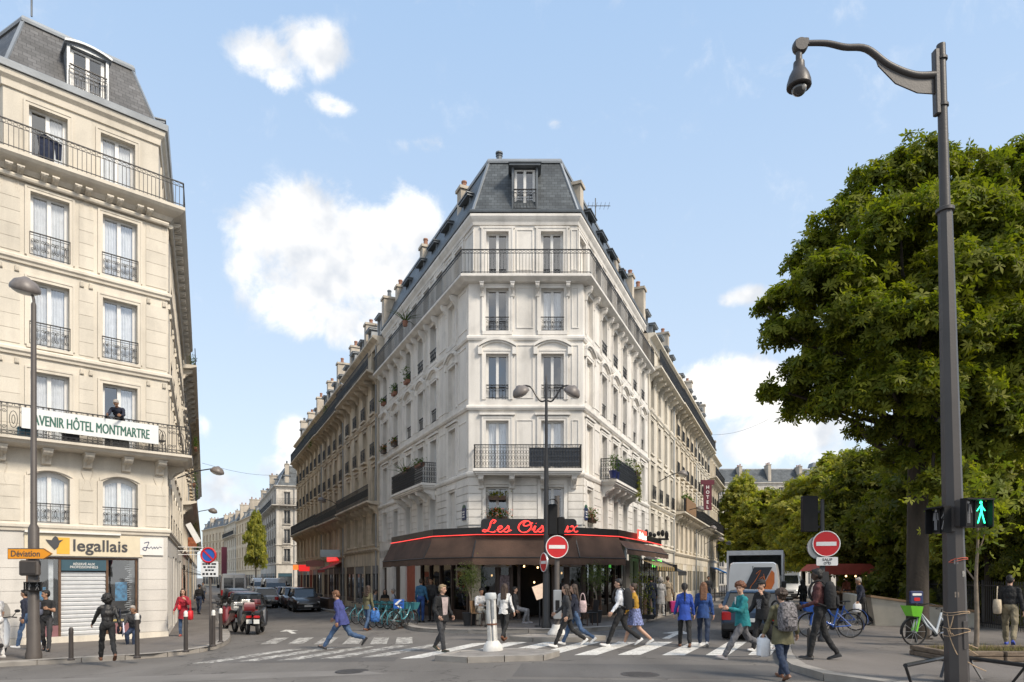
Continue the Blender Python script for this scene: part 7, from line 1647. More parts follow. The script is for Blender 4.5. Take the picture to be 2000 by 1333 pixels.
# delivery truck with open box behind it
t=thing('delivery_truck','truck with an open grey box body standing behind the white van','truck',(12.4,34.5,0),hR); a=2.6; w=1.25
mb=MB(); mb.box(-a,a,-w,-w+.05,.9,3.05); mb.box(-a,a,w-.05,w,.9,3.05); mb.box(-a,a,-w+.052,w-.052,3.0,3.05); mb.box(a-.05,a,-w+.052,w-.052,.9,2.998); mb.box(-a,a-.052,-w+.052,w-.052,.9,1.0); mb.build('box_body',mat('truck_grey',(.30,.32,.33),.5,.1,3),t)
mb=MB(); mb.box(-a-.04,-a+.08,-w,w,2.86,3.08); mb.bar((-a-.02,-w+.04,.9),(-a-.02,-w+.04,2.86),.09,.09); mb.bar((-a-.02,w-.04,.9),(-a-.02,w-.04,2.86),.09,.09); mb.build('rear_frame',M_alu,t); MB().box(-a-.09,-a-.045,-w,w,.85,1.15).build('tail_lift',M_alu,t)
mb=MB(); mb.bbox(a+.1,a+1.9,-1.1,1.1,.5,2.4,.15); mb.build('cab',carpaint('white',(.68,.68,.67)),t)
MB().box(-a,a+1.5,-.5,.5,.55,.85).build('chassis',M_trim,t)
for x in (-1.6,3.6):
    for s in (-1,1): wheel(t,x,s*.95,.4,.28)
van('white camper van facing us beyond the open truck',(22.6,56,0),hR+math.pi,carpaint('white',(.68,.68,.67)),Hh=2.4)
# motor scooters
def scooter(label,loc,rz,paint,case=None,screen=True,group='motorcycles parked at the left kerb',big=False):
    t=thing('motor_scooter',label,'motorcycle',loc,rz,group)
    for x in (-.62,.66):
        mb=MB(); P=[(.255*math.cos(a),.255*math.sin(a)) for a in np.linspace(0,2*math.pi,21)[:-1]]; mb.tube([(x+p,0,.31+q) for p,q in P],.062,8,close=True); o=mb.build('wheel',M_tyre,t,smooth=60); mb=MB(); mb.lathe([(.0,-.05),(.09,-.05),(.2,-.03),(.21,0),(.2,.03),(.09,.05),(0,.05)],14,c=(x,0,.31),ax='y'); mb.build('rim',M_rim,o)
    mb=MB(); mb.loft([[(x,-w,z0),(x,w,z0),(x,w*1.1,(z0+z1)/2),(x,w*.7,z1),(x,-w*.7,z1),(x,-w*1.1,(z0+z1)/2)] for x,w,z0,z1 in ((-.95,.07,.62,.74),(-.75,.15,.5,.8),(-.35,.17,.34,.8),(-.1,.16,.25,.6),(.1,.15,.22,.34),(.35,.17,.25,.4),(.45,.2,.3,.85),(.62,.18,.55,1.02),(.78,.1,.6,.9))]); mb.build('fairing',paint,t,smooth=50)
    mb=MB(); mb.loft([[(x,-w,z0),(x,w,z0),(x,w*.8,z1),(x,-w*.8,z1)] for x,w,z0,z1 in ((-.92,.1,.76,.83),(-.6,.16,.78,.9),(-.25,.15,.78,.86),(.0,.09,.7,.78))]); mb.build('seat',M_trim,t,smooth=50)
    mb=MB(); mb.tube([(.52,-.36,1.04),(.55,-.2,1.06),(.58,0,1.03),(.55,.2,1.06),(.52,.36,1.04)],.018,6); mb.build('handlebar',M_trim,t)
    mb=MB(); mb.bar((.58,0,1.0),(.68,0,.35),.07,.09); mb.bar((-.62,.12,.35),(-.35,.14,.5),.06,.06); mb.lathe([(.05,-.95),(.06,-.4),(.03,-.3)],10,c=(0,-.2,.36),ax='x'); mb.build('fork',M_trim,t)
    if screen: mb=MB(); mb.loft([[(.70,-.18,1.0),(.72,0,1.0),(.70,.18,1.0)],[(.58,-.2,1.25),(.62,0,1.27),(.58,.2,1.25)],[(.47,-.15,1.42),(.5,0,1.45),(.47,.15,1.42)]],closed=False); mb.build('windscreen',M_gcafe,t)
    MB().bbox(-1.0,-.93,-.11,.11,.62,.72,.02).build('tail_lamp',M_tail,t); MB().box(-1.0,-.985,-.1,.1,.42,.58).build('number_plate',M_plate,t); MB().ell((.78,0,.86),(.05,.11,.07),10,8).build('headlamp',M_head,t)
    for s in (-1,1):
        mb=MB(); mb.bar((.52,s*.25,1.05),(.48,s*.36,1.2),.015); mb.ell((.48,s*.38,1.22),(.02,.07,.045),8,6); mb.build('mirror',M_trim,t)
    if case: mb=MB(); mb.loft([[(-1.12+i,-.2+i*.6,z),(-.72-i,-.2+i*.6,z),(-.72-i,.2-i*.6,z),(-1.12+i,.2-i*.6,z)] for z,i in ((.9,.03),(.96,0),(1.1,0),(1.22,.05))]); mb.build('top_case',case,t,smooth=30)
    return t
M_scr=carpaint('scooter_red',(.13,.008,.012)); M_scw=carpaint('scooter_white',(.6,.6,.58))
def sloc(px,py,d=0): q=G(px,py); return (q.x+dL.x*d,q.y+dL.y*d,q.z)
scooter('dark red scooter with a white and red top case, leftmost of the motorcycles',sloc(452,1236,.8),hA+.25,M_scr,M_scw)
scooter('black scooter with a red top case in the middle of the motorcycles',sloc(481,1240,.8),hA+.1,carpaint('black',(.02,.021,.024)),M_scr)
scooter('black three wheel style scooter with covered screen, rightmost of the motorcycles',sloc(512,1240,.8),hA-.2,carpaint('black',(.02,.021,.024)),None)
scooter('dark scooter half hidden behind the other motorcycles',sloc(470,1222,.8),hA+.2,carpaint('charcoal',(.045,.047,.05)),M_scw)
scooter('black motorcycle parked behind the rightmost scooter',sloc(500,1222,.8),hA,carpaint('black',(.02,.021,.024)),M_scr)
scooter('grey scooter squeezed in behind the leftmost red scooter',sloc(447,1212,.8),hA+.15,carpaint('silver',(.40,.42,.44)),mat('case_black',(.03,.03,.032),.4,.1,5))
scooter('dark red motorcycle at the back of the motorcycle row near the cars',sloc(486,1206,.8),hA+.1,M_scr,None)
q=G(-8,1286,.125); scooter('white scooter with red rear lamps cut off by the left picture edge',(q.x,q.y,q.z),R(115),carpaint('white',(.68,.68,.67)),None,group=None)
# bicycles
def bike_meshes(key,frame,basket=None,fender=None,step=True):
    parts=[]
    for x in (-.52,.54):
        mb=MB(); P=[(.33*math.cos(a),.33*math.sin(a)) for a in np.linspace(0,2*math.pi,25)[:-1]]; mb.tube([(x+p,0,.35+q) for p,q in P],.02,6,close=True); parts.append(('wheel',mb.mesh('wheel',M_tyre,60),None))
        mb=MB(); 
        for k in range(10): a=2*math.pi*k/10; mb.bar((x,0,.35),(x+.32*math.cos(a),0,.35+.32*math.sin(a)),.005)
        mb.lathe([(.035,-.05),(.035,.05)],8,c=(x,0,.35),ax='y'); parts.append(('spokes',mb.mesh('spokes',M_alu),len(parts)-1))
    mb=MB(); s=[(.40,0,.86),(.2,0,.5),(-.08,0,.34)] if step else [(.40,0,.82),(-.16,0,.75)]
    mb.tube(smooth_pts(s,3),.032,8); mb.tube([(.40,0,.80),(-.06,0,.32)],.03,8) if not step else None; mb.tube([(-.06,0,.3),(-.2,0,.82)],.026,8); mb.tube([(-.06,0,.3),(-.52,.05,.35)],.018,6); mb.tube([(-.18,0,.7),(-.52,.05,.35)],.016,6); mb.tube([(.38,0,.95),(.42,0,.75)],.03,8); parts.append(('frame',mb.mesh('frame',frame,50),None))
    mb=MB(); mb.tube([(.42,0,.78),(.5,.05,.6),(.54,.06,.35)],.018,6); mb.tube([(.42,0,.78),(.5,-.05,.6),(.54,-.06,.35)],.018,6); parts.append(('fork',mb.mesh('fork',frame,50),None))
    mb=MB(); mb.tube(smooth_pts([(.22,-.3,1.02),(.34,-.22,1.05),(.38,0,1.0),(.34,.22,1.05),(.22,.3,1.02)],3),.014,6); mb.tube([(.385,0,.9),(.38,0,1.0)],.016,6); parts.append(('handlebar',mb.mesh('handlebar',M_trim),None))
    mb=MB(); mb.loft([[(-.36,-.09,.9),(-.36,.09,.9),(-.36,.06,.94),(-.36,-.06,.94)],[(-.2,-.07,.91),(-.2,.07,.91),(-.2,.05,.95),(-.2,-.05,.95)],[(-.06,-.02,.9),(-.06,.02,.9),(-.06,.015,.93),(-.06,-.015,.93)]]); mb.tube([(-.2,0,.8),(-.22,0,.91)],.014,6); parts.append(('saddle',mb.mesh('saddle',M_trim),None))
    for x,a0,a1 in ((-.52,20,200),(.54,-10,120)):
        mb=MB(); P=[(.37*math.cos(R(a)),.37*math.sin(R(a))) for a in np.linspace(a0,a1,10)]; mb.loft([[(x+p,-.03,.35+q),(x+p,.03,.35+q)] for p,q in P],closed=False,caps=False); parts.append(('mudguard',mb.mesh('mudguard',fender or frame,60),None))
    mb=MB(); mb.bar((-.06,-.07,.3),(.08,-.09,.2),.02); mb.bar((-.06,.07,.3),(-.2,.09,.4),.02); mb.lathe([(.09,-.04),(.09,-.03)],12,c=(-.06,0,.3),ax='y'); mb.bar((-.1,.04,.3),(-.2,.15,.03),.015); parts.append(('crank',mb.mesh('crank',M_trim),None))
    if basket:
        mb=MB(); mb.loft([[(.46,-.13,.72),(.68,-.13,.74),(.68,.13,.74),(.46,.13,.72)],[(.44,-.19,.98),(.78,-.19,1.0),(.78,.19,1.0),(.44,.19,.98)]],caps=False); mb.quad((.46,-.13,.72),(.68,-.13,.74),(.68,.13,.74),(.46,.13,.72)); parts.append(('basket',mb.mesh('basket',basket),None))
    return parts
def bike(label,loc,rz,parts,group=None):
    t=thing('bicycle',label,'bicycle',loc,rz,group); ob=[]
    for nm,me,pi in parts: ob.append(place(nm,me,ob[pi] if pi is not None else t,Ml=Matrix()))
    return t
M_tq=mat('turquoise_paint',(.05,.20,.235),.4,.1,4,coat=.4); M_bbl=mat('blue_bike_paint',(.02,.10,.42),.4,.1,4,coat=.4); M_lime=mat('lime_paint',(.16,.55,.03),.4,.08,4,coat=.4); M_bw=mat('bike_white',(.62,.66,.70),.4,.06,4,coat=.4)
bk1=bike_meshes('tq',M_tq,M_tq,M_tq); bk2=bike_meshes('bl',M_bbl,M_bbl,M_bbl); bk3=bike_meshes('lime',M_bw,M_lime,M_trim)
for i,(px,py,l) in enumerate(((690,1216,'turquoise share bicycle, farthest left of the row'),(704,1219,'turquoise share bicycle second from the left of the row'),(718,1222,'turquoise share bicycle behind the woman in olive'),(733,1225,'turquoise share bicycle right behind the woman in olive'),(748,1226,'turquoise share bicycle third from the arrow panel'),(762,1228,'turquoise share bicycle second from the arrow panel'),(776,1230,'turquoise share bicycle next to the blue arrow panel'))):
    q=G(px,py); bike(l,(q.x+.2,q.y+.15,q.z),math.atan2(-nL.y,-nL.x)+random.uniform(-.1,.1)+R(35),bk1,'share bicycles at the left kerb')
q=G(1622,1246,.125); bike('blue share bicycle behind the walker in a dark red shirt',(q.x,q.y,q.z),R(172),bk2)
q=G(1645,1232,.125); bike('second blue share bicycle half hidden near the market stalls',(q.x,q.y+.3,q.z),R(140),bk2)
q=G(1817,1262,.125); b3=bike('white share bicycle with a bright green basket leaning behind the camera mast',(q.x+.15,q.y+.1,q.z),R(188),bk3)
mb=MB(); mb.loft([[(.36,-.05,.78),(.42,-.05,.86),(.42,.05,.86),(.36,.05,.78)],[(-.06,-.06,.27),(-.02,-.06,.4),(-.02,.06,.4),(-.06,.06,.27)]]); place('battery_tube',mb.mesh('battery_tube',M_bw,40),b3,Ml=Matrix()); mb=MB(); mb.bar((.3,-.07,.74),(.06,-.07,.46),.06,.03); place('battery',mb.mesh('battery',M_trim),b3,Ml=Matrix()); mb=MB(); mb.tube([(.42,.06,.8),(.54,.07,.36)],.03,8); mb.tube([(.42,-.06,.8),(.54,-.07,.36)],.03,8); place('fork_cover',mb.mesh('fork_cover',M_lime,40),b3,Ml=Matrix())
s=thing('child_seat_bag','bright blue bag hanging at the back of the green basket bicycle','bag',M=T(q.x+.62,q.y+.05,.70)); MB().ell((0,0,0),(.24,.17,.2),14,10).build('bag_body',mat('bright_blue_cloth',(.02,.12,.55),.7,.2,9),s,smooth=60)
s=thing('poster_box','small sign with a red and white face on a stand behind the green basket bicycle','sign',M=T(q.x+.18,q.y+.9,.125)); MB().bar((0,0,0),(0,0,1.0),.05,.05).build('post',M_steel,s); MB().bbox(-.17,.17,-.04,.04,1.0,1.34,.02).build('sign_board',mat('navy_panel',(.02,.03,.10),.5,.1,5),s); MB().prism(rrect(-.08,.08,1.08,1.17,.03),-.046,-.042,'y').build('red_mark',M_red,s); MB().prism(rrect(-.12,.12,1.22,1.28,.02),-.046,-.042,'y').build('white_mark',M_sw,s)
# ================================================================ people
def pm(n,c,rough=.85,var=.3,scale=7,bump=.8): return mat('cloth_'+n,c,rough,var,scale,bump,24)
SK={'l':mat('skin_light',(.50,.30,.21),.55,.08,14),'m':mat('skin_tan',(.38,.21,.13),.55,.08,14),'d':mat('skin_dark',(.06,.033,.022),.5,.1,14)}
M_eye=mat('eye_dark',(.02,.015,.012),.3,.1,5); M_lip=mat('lip',(.32,.10,.085),.5,.1,9)
HR={'black':mat('hair_black',(.012,.010,.009),.5,.3,30,.5,90),'brown':mat('hair_brown',(.045,.026,.016),.5,.3,30,.5,90),'auburn':mat('hair_auburn',(.15,.065,.028),.5,.3,30,.5,90),'ginger':mat('hair_ginger',(.14,.05,.02),.5,.3,30,.5,90),'grey':mat('hair_grey',(.34,.31,.28),.6,.2,30,.5,90),'blond':mat('hair_blond',(.28,.20,.11),.5,.3,30,.5,90)}
def remesh(mb,vox,name,mats,smooth_it=2):
    me=bpy.data.meshes.new('tmp'); me.from_pydata(mb.v,[],mb.f); o=bpy.data.objects.new('tmp',me); COL.objects.link(o)
    m=o.modifiers.new('r','REMESH'); m.mode='VOXEL'; m.voxel_size=vox; m.use_smooth_shade=True
    s=o.modifiers.new('s','SMOOTH'); s.iterations=smooth_it; s.factor=.5
    dg=bpy.context.evaluated_depsgraph_get(); out=bpy.data.meshes.new_from_object(o.evaluated_get(dg)); out.name=name
    bpy.data.objects.remove(o); bpy.data.meshes.remove(me); out.materials.clear()
    for k in mats: out.materials.append(k)
    return out
def wobble(me,amp,freq,mask=None):
    n=len(me.vertices); co=np.empty(n*3,np.float32); me.vertices.foreach_get('co',co); co=co.reshape(-1,3); no=np.empty(n*3,np.float32); me.vertices.foreach_get('normal',no); no=no.reshape(-1,3)
    d=np.array([mnoise.noise(Vector((p[0]*freq,p[1]*freq,p[2]*freq*.6))) for p in co])*amp
    if mask is not None: d*=mask
    co+=no*d[:,None]; me.vertices.foreach_set('co',co.ravel()); me.update()
class Prims:
    def __init__(s): s.L=[]; s.mb=MB()
    def cap(s,a,ra,b,rb,m):
        a,b=Vector(a),Vector(b); s.L.append(('c',a,ra,b,rb,m)); d=(b-a)
        s.mb.tube([a,a.lerp(b,.5),b],[ra,(ra+rb)/2,rb],12); s.mb.ell(a,ra,12,8); s.mb.ell(b,rb,12,8)
    def ell(s,c,r,m,rot=None):
        s.L.append(('e',Vector(c),r,rot,m)); s.mb.ell(c,r,16,12,rot)
    def assign(s,me):
        n=len(me.polygons); c=np.empty(n*3,np.float32); me.polygons.foreach_get('center',c); c=c.reshape(-1,3); best=np.full(n,1e9); idx=np.zeros(n,np.int32)
        for q in s.L:
            if q[0]=='c':
                a=np.array(q[1]);b=np.array(q[3]);ab=b-a;t=np.clip(((c-a)@ab)/(ab@ab+1e-9),0,1); d=np.linalg.norm(c-(a+t[:,None]*ab),axis=1)-(q[2]+(q[4]-q[2])*t); m=q[5]
            else:
                p=c-np.array(q[1]); 
                if q[3] is not None: p=p@np.array(q[3])
                r=np.array(q[2] if not isinstance(q[2],float) else (q[2],)*3); d=(np.linalg.norm(p/r,axis=1)-1)*r.min(); m=q[4]
            k=d<best; best[k]=d[k]; idx[k]=m
        me.polygons.foreach_set('material_index',idx); return idx
NP=0
def person(label,pos,H,head,skin='l',top=None,legs=None,shoe=None,hair='brown',style='short',pose='walk',stride=.8,lead=1,arms=None,lean=3,female=False,
           sleeve='long',trouser='long',coat=0.0,skirt=None,group=None,look=0,nod=8,front=None,vox=.016,hat=None,fat=1.0,slack=1.0,seat=.46,hood=False):
    """one continuous body in the photo's pose, hair and shoes as its own parts. local axes: x ahead, y left, z up"""
    global NP; NP+=1
    k=H/1.75; W_=.92 if female else 1.0
    sh=R(lean); up=Vector((math.sin(sh),0,math.cos(sh))); fw=Vector((math.cos(sh),0,-math.sin(sh))); hip=Vector((0,0,0)); P=Prims(); feet=[]; hands=[]
    def rot(a): return Vector((math.sin(R(a)),0,-math.cos(R(a))))
    lowest=0
    mt=1; mp_=2
    for side in (1,-1):
        if pose=='walk': a,kn=((26*stride,6) if side==lead else (-20*stride,34*stride))
        elif pose=='stand': a,kn=((4,5) if side==lead else (-3,3))
        elif pose=='sit': a,kn=((84,82) if side==lead else (80,96))
        else: a,kn=(70,110)
        h=hip+Vector((0,side*.092,-.02)); kne=h+rot(a)*.43+Vector((0,side*.012,0)); ank=kne+rot(a-kn)*.42
        fp=max(0,-(a-kn)-10)*.85 if pose in('walk','stand') else 0
        if pose=='walk' and side==lead: fp=-14*stride
        tl=.088*fat*slack*(1.04 if female else 1); kr=.062*slack; ar=.05*slack if trouser=='long' else .042
        P.cap(h,tl*.98,kne,kr,mp_ if trouser!='bare' else 0)
        lm=mp_ if trouser=='long' else 0
        P.cap(kne,kr if trouser=='long' else .055,kne.lerp(ank,.35),(.063*slack if trouser=='long' else .056),mp_ if trouser in('long','shorts') and trouser=='long' else 0); P.cap(kne.lerp(ank,.35),(.062*slack if trouser=='long' else .056),ank+Vector((0,0,.02)),ar,lm)
        fd=Vector((math.cos(R(fp)),0,-math.sin(R(fp)))); fu=Vector((math.sin(R(fp)),0,math.cos(R(fp))))
        heel=ank-fu*.045-fd*.02; toe=ank-fu*.055+fd*.16
        P.cap(heel,.034,toe,.028,0); feet.append((heel,toe,fd,fu)); lowest=min(lowest,(heel-fu*.035).z,(toe-fu*.033).z)
    base=-lowest
    # torso
    rt=Matrix.Rotation(sh,3,'Y')
    P.ell(hip+up*.03,(.125*fat,.165*(1.03 if female else 1)*fat,.13),mt if coat>.05 else mp_,rt)
    P.ell(hip+up*.17,(.115*fat*slack,.148*W_*fat*slack,.14),mt,rt); P.ell(hip+up*.32,(.122*fat,.168*W_*fat,.17),mt,rt); P.ell(hip+up*.42,(.105,.17*W_,.11),mt,rt)
    if female: 
        for s in (-1,1): P.ell(hip+up*.36+fw*.085+Vector((0,s*.065,0)),(.055,.06,.06),mt,rt)
    sw=.178*W_
    P.cap(hip+up*.475+Vector((0,-sw*.8,0)),.062,hip+up*.475+Vector((0,sw*.8,0)),.062,mt); P.cap(hip+up*.50,.075,hip+up*.545,.056,mt)
    nk=hip+up*.545; hd=hip+up*.70+fw*.02; P.cap(nk,.052,hd-up*.05,.05,0)
    if hood: P.ell(hip+up*.53-fw*.07,(.075,.11,.06),mt,rt)
    # head turned and nodded
    rh=Matrix.Rotation(sh+R(nod-4),3,'Y'); rh=Matrix.Rotation(R(look),3,'Z')@rh
    def HP(x,y,z): return hd+rh@Vector((x,y,z))
    P.ell(HP(-.008,0,.025),(.096,.076,.092),0,rh); P.ell(HP(.022,0,-.04),(.068,.058,.073),0,rh); P.ell(HP(.05,0,-.082),(.03,.034,.025),0,rh)
    P.cap(HP(.085,0,.005),.011,HP(.104,0,-.026),.016,0)
    for s in (-1,1): P.ell(HP(-.005,s*.078,-.01),(.02,.012,.031),0,rh)
    # arms: (forward swing, out, elbow bend[, inward turn])
    if arms is None: arms=((-22*stride*lead,8,18),(22*stride*lead,8,18)) if pose=='walk' else ((2,8,12),(4,8,14))
    sl=sleeve; hb=MB()
    for side,ar_ in zip((1,-1),arms):
        af,ao,el=ar_[:3]; tw=ar_[3] if len(ar_)>3 else 0
        S=hip+up*.475+Vector((0,side*sw,0)); d=Matrix.Rotation(R(side*ao),3,'X')@rot(af+lean*0); E=S+d*.29
        ax=Vector((0,1,0)); d2=(Matrix.Rotation(R(-el),3,ax)@d); d2=(Matrix.Rotation(R(side*-tw),3,'Z')@d2) if tw else d2
        Wr=E+d2*.25
        S=S-up*.014; P.cap(S,(.053 if female else .058)*slack,E,.05*slack,mt); 
        if sl=='long': P.cap(E,.05*slack,Wr-d2*.02,.038*slack,mt)
        else:
            P.L[-1]=('c',S,.058*slack,S.lerp(E,.62),.056,mt); P.L.append(('c',S.lerp(E,.6),.043,E,.042,0)); P.cap(E,.042,Wr,.028,0)
        P.cap(Wr-d2*.02,.026,Wr+d2*.03,.03,0); pc=Wr+d2*.06
        q=d2.to_track_quat('Z','Y').to_matrix(); n=q@Vector((0,1,0)); wv=d2.cross(Vector((0,1,0))); wv=wv.normalized() if wv.length>.1 else Vector((1,0,0)); tn=wv.cross(d2).normalized()
        if tn.y*side>0: tn=-tn      # palm side looks to the body
        P.cap(Wr+d2*.03-wv*.018,.022,pc-wv*.018,.022,0); P.cap(Wr+d2*.03+wv*.018,.022,pc+wv*.018,.022,0)
        for j,(o_,ln) in enumerate(((.033,.07),(.011,.082),(-.011,.076),(-.031,.058))):
            b0=pc+wv*o_*.95; b1=b0+d2*ln*.5+tn*.008; b2=b1+d2*ln*.38+tn*.022; b3=b2+d2*ln*.1+tn*.02; hb.tube([b0-d2*.01,b1,b2,b3],[.0105,.0095,.0085,.006],6)
        t0=Wr+d2*.03+wv*.03; hb.tube([t0,t0+wv*.022+d2*.028+tn*.01,t0+wv*.026+d2*.06+tn*.02],[.013,.0115,.008],6); hands.append(pc+d2*.03+tn*.02)
    mats=[SK[skin],top,legs,M_eye,M_lip]
    me=remesh(P.mb,vox,'person_body',mats); idx=P.assign(me)
    vm=np.zeros(len(me.vertices)); li=np.empty(len(me.loops),np.int32); me.loops.foreach_get('vertex_index',li); ls=np.repeat(idx,[p.loop_total for p in me.polygons]); vm[li]=np.where((ls==1)|(ls==2),1,0); wobble(me,.017,13,vm); wobble(me,.008,30,vm)
    bm=bmesh.new(); bm.from_mesh(me)
    def app(mb,mi):
        vs=[bm.verts.new(p) for p in mb.v]
        for f in mb.f:
            try: fc=bm.faces.new([vs[i] for i in f]); fc.material_index=mi; fc.smooth=True
            except ValueError: pass
    app(hb,0)
    ey=MB(); [ey.ell(HP(.083,s*.031,.012),(.008,.013,.008),8,6) for s in (-1,1)]; [ey.bar(HP(.085,s*.017,.03),HP(.078,s*.047,.031),.008,.007) for s in (-1,1)]; app(ey,3)
    lp=MB(); lp.ell(HP(.083,0,-.058),(.008,.022,.007),8,6); app(lp,4)
    bm.to_mesh(me); bm.free()
    if isinstance(pos,Matrix): M0=pos
    else: M0=T(*pos)
    z_off=base*k if pose not in('sit',) else seat+.09*k
    M=M0@Matrix.Rotation(R(head),4,'Z')@T(0,0,z_off)@Matrix.Scale(k,4)
    t=thing('person',label,'person',M=M,group=group); place('body',me,t,Ml=Matrix())
    # hair
    Hh=Prims(); hm=HR[hair]
    if style!='bald':
        Hh.ell(HP(-.026,0,.042),(.098,.086,.092),0,rh)
        Hh.ell(HP(-.05,0,.0),(.068,.081,.085),0,rh)
        if style in('short',): Hh.ell(HP(.03,0,.095),(.055,.06,.03),0,rh)
        if style=='curly': [Hh.ell(HP(-.03+.085*math.cos(a)*math.cos(b),.085*math.sin(a),.05+.085*math.sin(b)*abs(math.cos(a))),.042,0) for a in (-1.2,-.6,0,.6,1.2) for b in (.4,1.1,1.8,2.6,3.3)]; Hh.ell(HP(.045,0,.1),(.05,.07,.035),0,rh)
        if style=='afro': (Hh.ell(HP(-.035,0,.035),(.112,.118,.118),0,rh),Hh.ell(HP(-.06,0,-.05),(.085,.115,.09),0,rh),[Hh.ell(HP(-.05+.1*math.cos(a_),.11*math.sin(a_),-.02-.03*math.cos(3*a_)),.035,0) for a_ in (1.2,1.9,2.6,3.3,4.0,4.7,5.1)])
        if style in('long','longcurly'):
            ln=.34 if style=='long' else .28; b0=HP(-.075,0,0)
            for y in (-.05,0,.05): Hh.cap(HP(-.065,y,.0),.052,nk-fw*.105+up*(.15-ln*1.0)+Vector((0,y*1.1,0)),.036,0)
            for s in (-1,1): Hh.cap(HP(.0,s*.078,.03),.022,HP(-.02,s*.09,-.16),.026,0)
        if style=='tail': Hh.cap(HP(-.1,0,.04),.03,nk-fw*.12-up*.22,.02,0)
        if style=='bun': Hh.ell(HP(-.1,0,.07),.045,0)
        hme=remesh(Hh.mb,.013,'hair',[hm],1); wobble(hme,.018 if style in('curly','afro','longcurly') else .008,42 if 'curl' in style or style=='afro' else 55); place('hair',hme,t,Ml=Matrix())
    if hat: 
        mb=MB(); mb.ell(HP(-.012,0,.06),(.108,.092,.085),16,10,rh); mb.ell(HP(.09,0,.062),(.07,.07,.012),12,6,rh); mb.build('cap',hat,t,smooth=60)
    # shoes
    for hl,to,fd,fu in feet:
        sd=Vector((0,1,0)); secs=[]
        for f,w_,hh in ((-.30,.026,.05),(-.12,.036,.075),(.2,.038,.078),(.5,.042,.06),(.85,.044,.048),(1.1,.034,.04),(1.22,.012,.03)):
            c=hl+fd*(.18*f)-fu*.036; c=c.lerp(c,1); y=0.5*(hl.y+to.y)-hl.y; c=c+Vector((0,y,0))
            secs.append([c-sd*w_,c+sd*w_,c+sd*w_*.95+fu*hh*.55,c+sd*w_*.5+fu*hh,c-sd*w_*.5+fu*hh,c-sd*w_*.95+fu*hh*.55])
        mb=MB(); mb.loft(secs); o=mb.build('shoe',shoe,t,smooth=60)
    if coat>.03:
        mb=MB(); n=24; secs=[]; ph=random.random()*6
        for f in (0,.25,.6,1.0):
            z=.16-f*(.16+.06+coat*.85); rx=(.118+.028*f)*fat*slack; ry=(.152+.036*f)*fat*slack*(.96 if female else 1.03)
            secs.append([hip+up*z+fw*(rx*math.cos(2*math.pi*i/n)*(1+.05*f*math.sin(i*1.9+ph)))+Vector((0,ry*math.sin(2*math.pi*i/n)*(1+.05*f*math.sin(i*2.3+ph)),.012*f*math.sin(i*1.3+ph))) for i in range(n)])
        secs.append([p*.96+secs[-1][0]*0 for p in secs[-1]]); mb.loft(secs,caps=False); mb.build('jacket_hem',top,t,smooth=60)
    if front:
        fm_,fw_,z0_,z1_=front; mb=MB(); rows=[]
        for j in range(7):
            z=z0_+(z1_-z0_)*j/6; rx=.131*fat*slack*(1-.9*max(0,z-.40)); ry=.172*fat*slack
            rows.append([hip+up*z+fw*(rx*math.cos(a))+Vector((0,ry*math.sin(a),0)) for a in np.linspace(-fw_*(.7+.5*j/6),fw_*(.7+.5*j/6),7)])
        mb.loft(rows,closed=False); mb.build('shirt_front',fm_,t,smooth=60)
    if skirt:
        mb=MB(); n=22; secs=[]
        for z,rx,ry in ((.12,.135,.165),(.0,.16,.19),(-.15,.19,.22),(-.34,.24,.26)):
            secs.append([(rx*math.cos(2*math.pi*i/n)*(1+.07*math.sin(i*2.9)*(z<0)),ry*math.sin(2*math.pi*i/n)*(1+.07*math.sin(i*2.9)*(z<0)),z+.012*math.sin(i*3)) for i in range(n)])
        mb.loft(secs,caps=False); mb.build('skirt',skirt,t,smooth=60)
    Mt=M@Matrix.Translation(hip+up*.3)@rt.to_4x4()
    return {'t':t,'M':M,'torso':Mt,'hands':[M@h for h in hands],'k':k}
def backpack(p,label,m,s=1.0,strap=None,pocket=True):
    t=thing('backpack',label,'backpack',M=p['torso']@T(-.20,0,.02)@Matrix.Scale(s,4))
    mb=MB(); secs=[]
    for z,d,w in ((-.25,.07,.11),(-.23,.095,.14),(-.05,.105,.155),(.12,.09,.14),(.2,.06,.11),(.225,.03,.07)): secs.append([(d*math.copysign(abs(math.cos(a))**.6,math.cos(a)),w*math.copysign(abs(math.sin(a))**.6,math.sin(a)),z) for a in np.linspace(0,2*math.pi,17)[:-1]])
    mb.loft(secs); mb.build('bag_body',m,t,smooth=50)
    if pocket: MB().bbox(-.135,-.085,-.1,.1,-.2,-.02,.03).build('pocket',m,t)
    for sg in (-1,1): mb=MB(); mb.tube(smooth_pts([(.06,sg*.09,.17),(.14,sg*.1,.24),(.27,sg*.105,.2),(.33,sg*.11,.05),(.27,sg*.14,-.1),(.06,sg*.13,-.2)],3),.017,6); mb.build('strap',strap or m,t)
    return t
def handbag(M,label,m,w=.26,h=.26,d=.08,strap=.35,cat='bag',name='handbag',soft=.0):
    t=thing(name,label,cat,M=M); mb=MB(); secs=[]
    for z,f in ((-h,.75),(-h*.92,.97),(-h*.5,1.05),(-h*.1,.95),(0,.8)): secs.append([(w/2*f*math.copysign(abs(math.cos(a))**.6,math.cos(a))+soft*random.uniform(-1,1),d*f*math.copysign(abs(math.sin(a))**.6,math.sin(a))+soft*random.uniform(-1,1),z) for a in np.linspace(0,2*math.pi,15)[:-1]])
    mb.loft(secs); mb.build('bag_body',m,t,smooth=50); mb=MB(); mb.tube(smooth_pts([(-w*.35,0,-.02),(-w*.2,0,strap*.8),(0,0,strap),(w*.2,0,strap*.8),(w*.35,0,-.02)],3),.012,5); mb.build('strap',m,t); return t
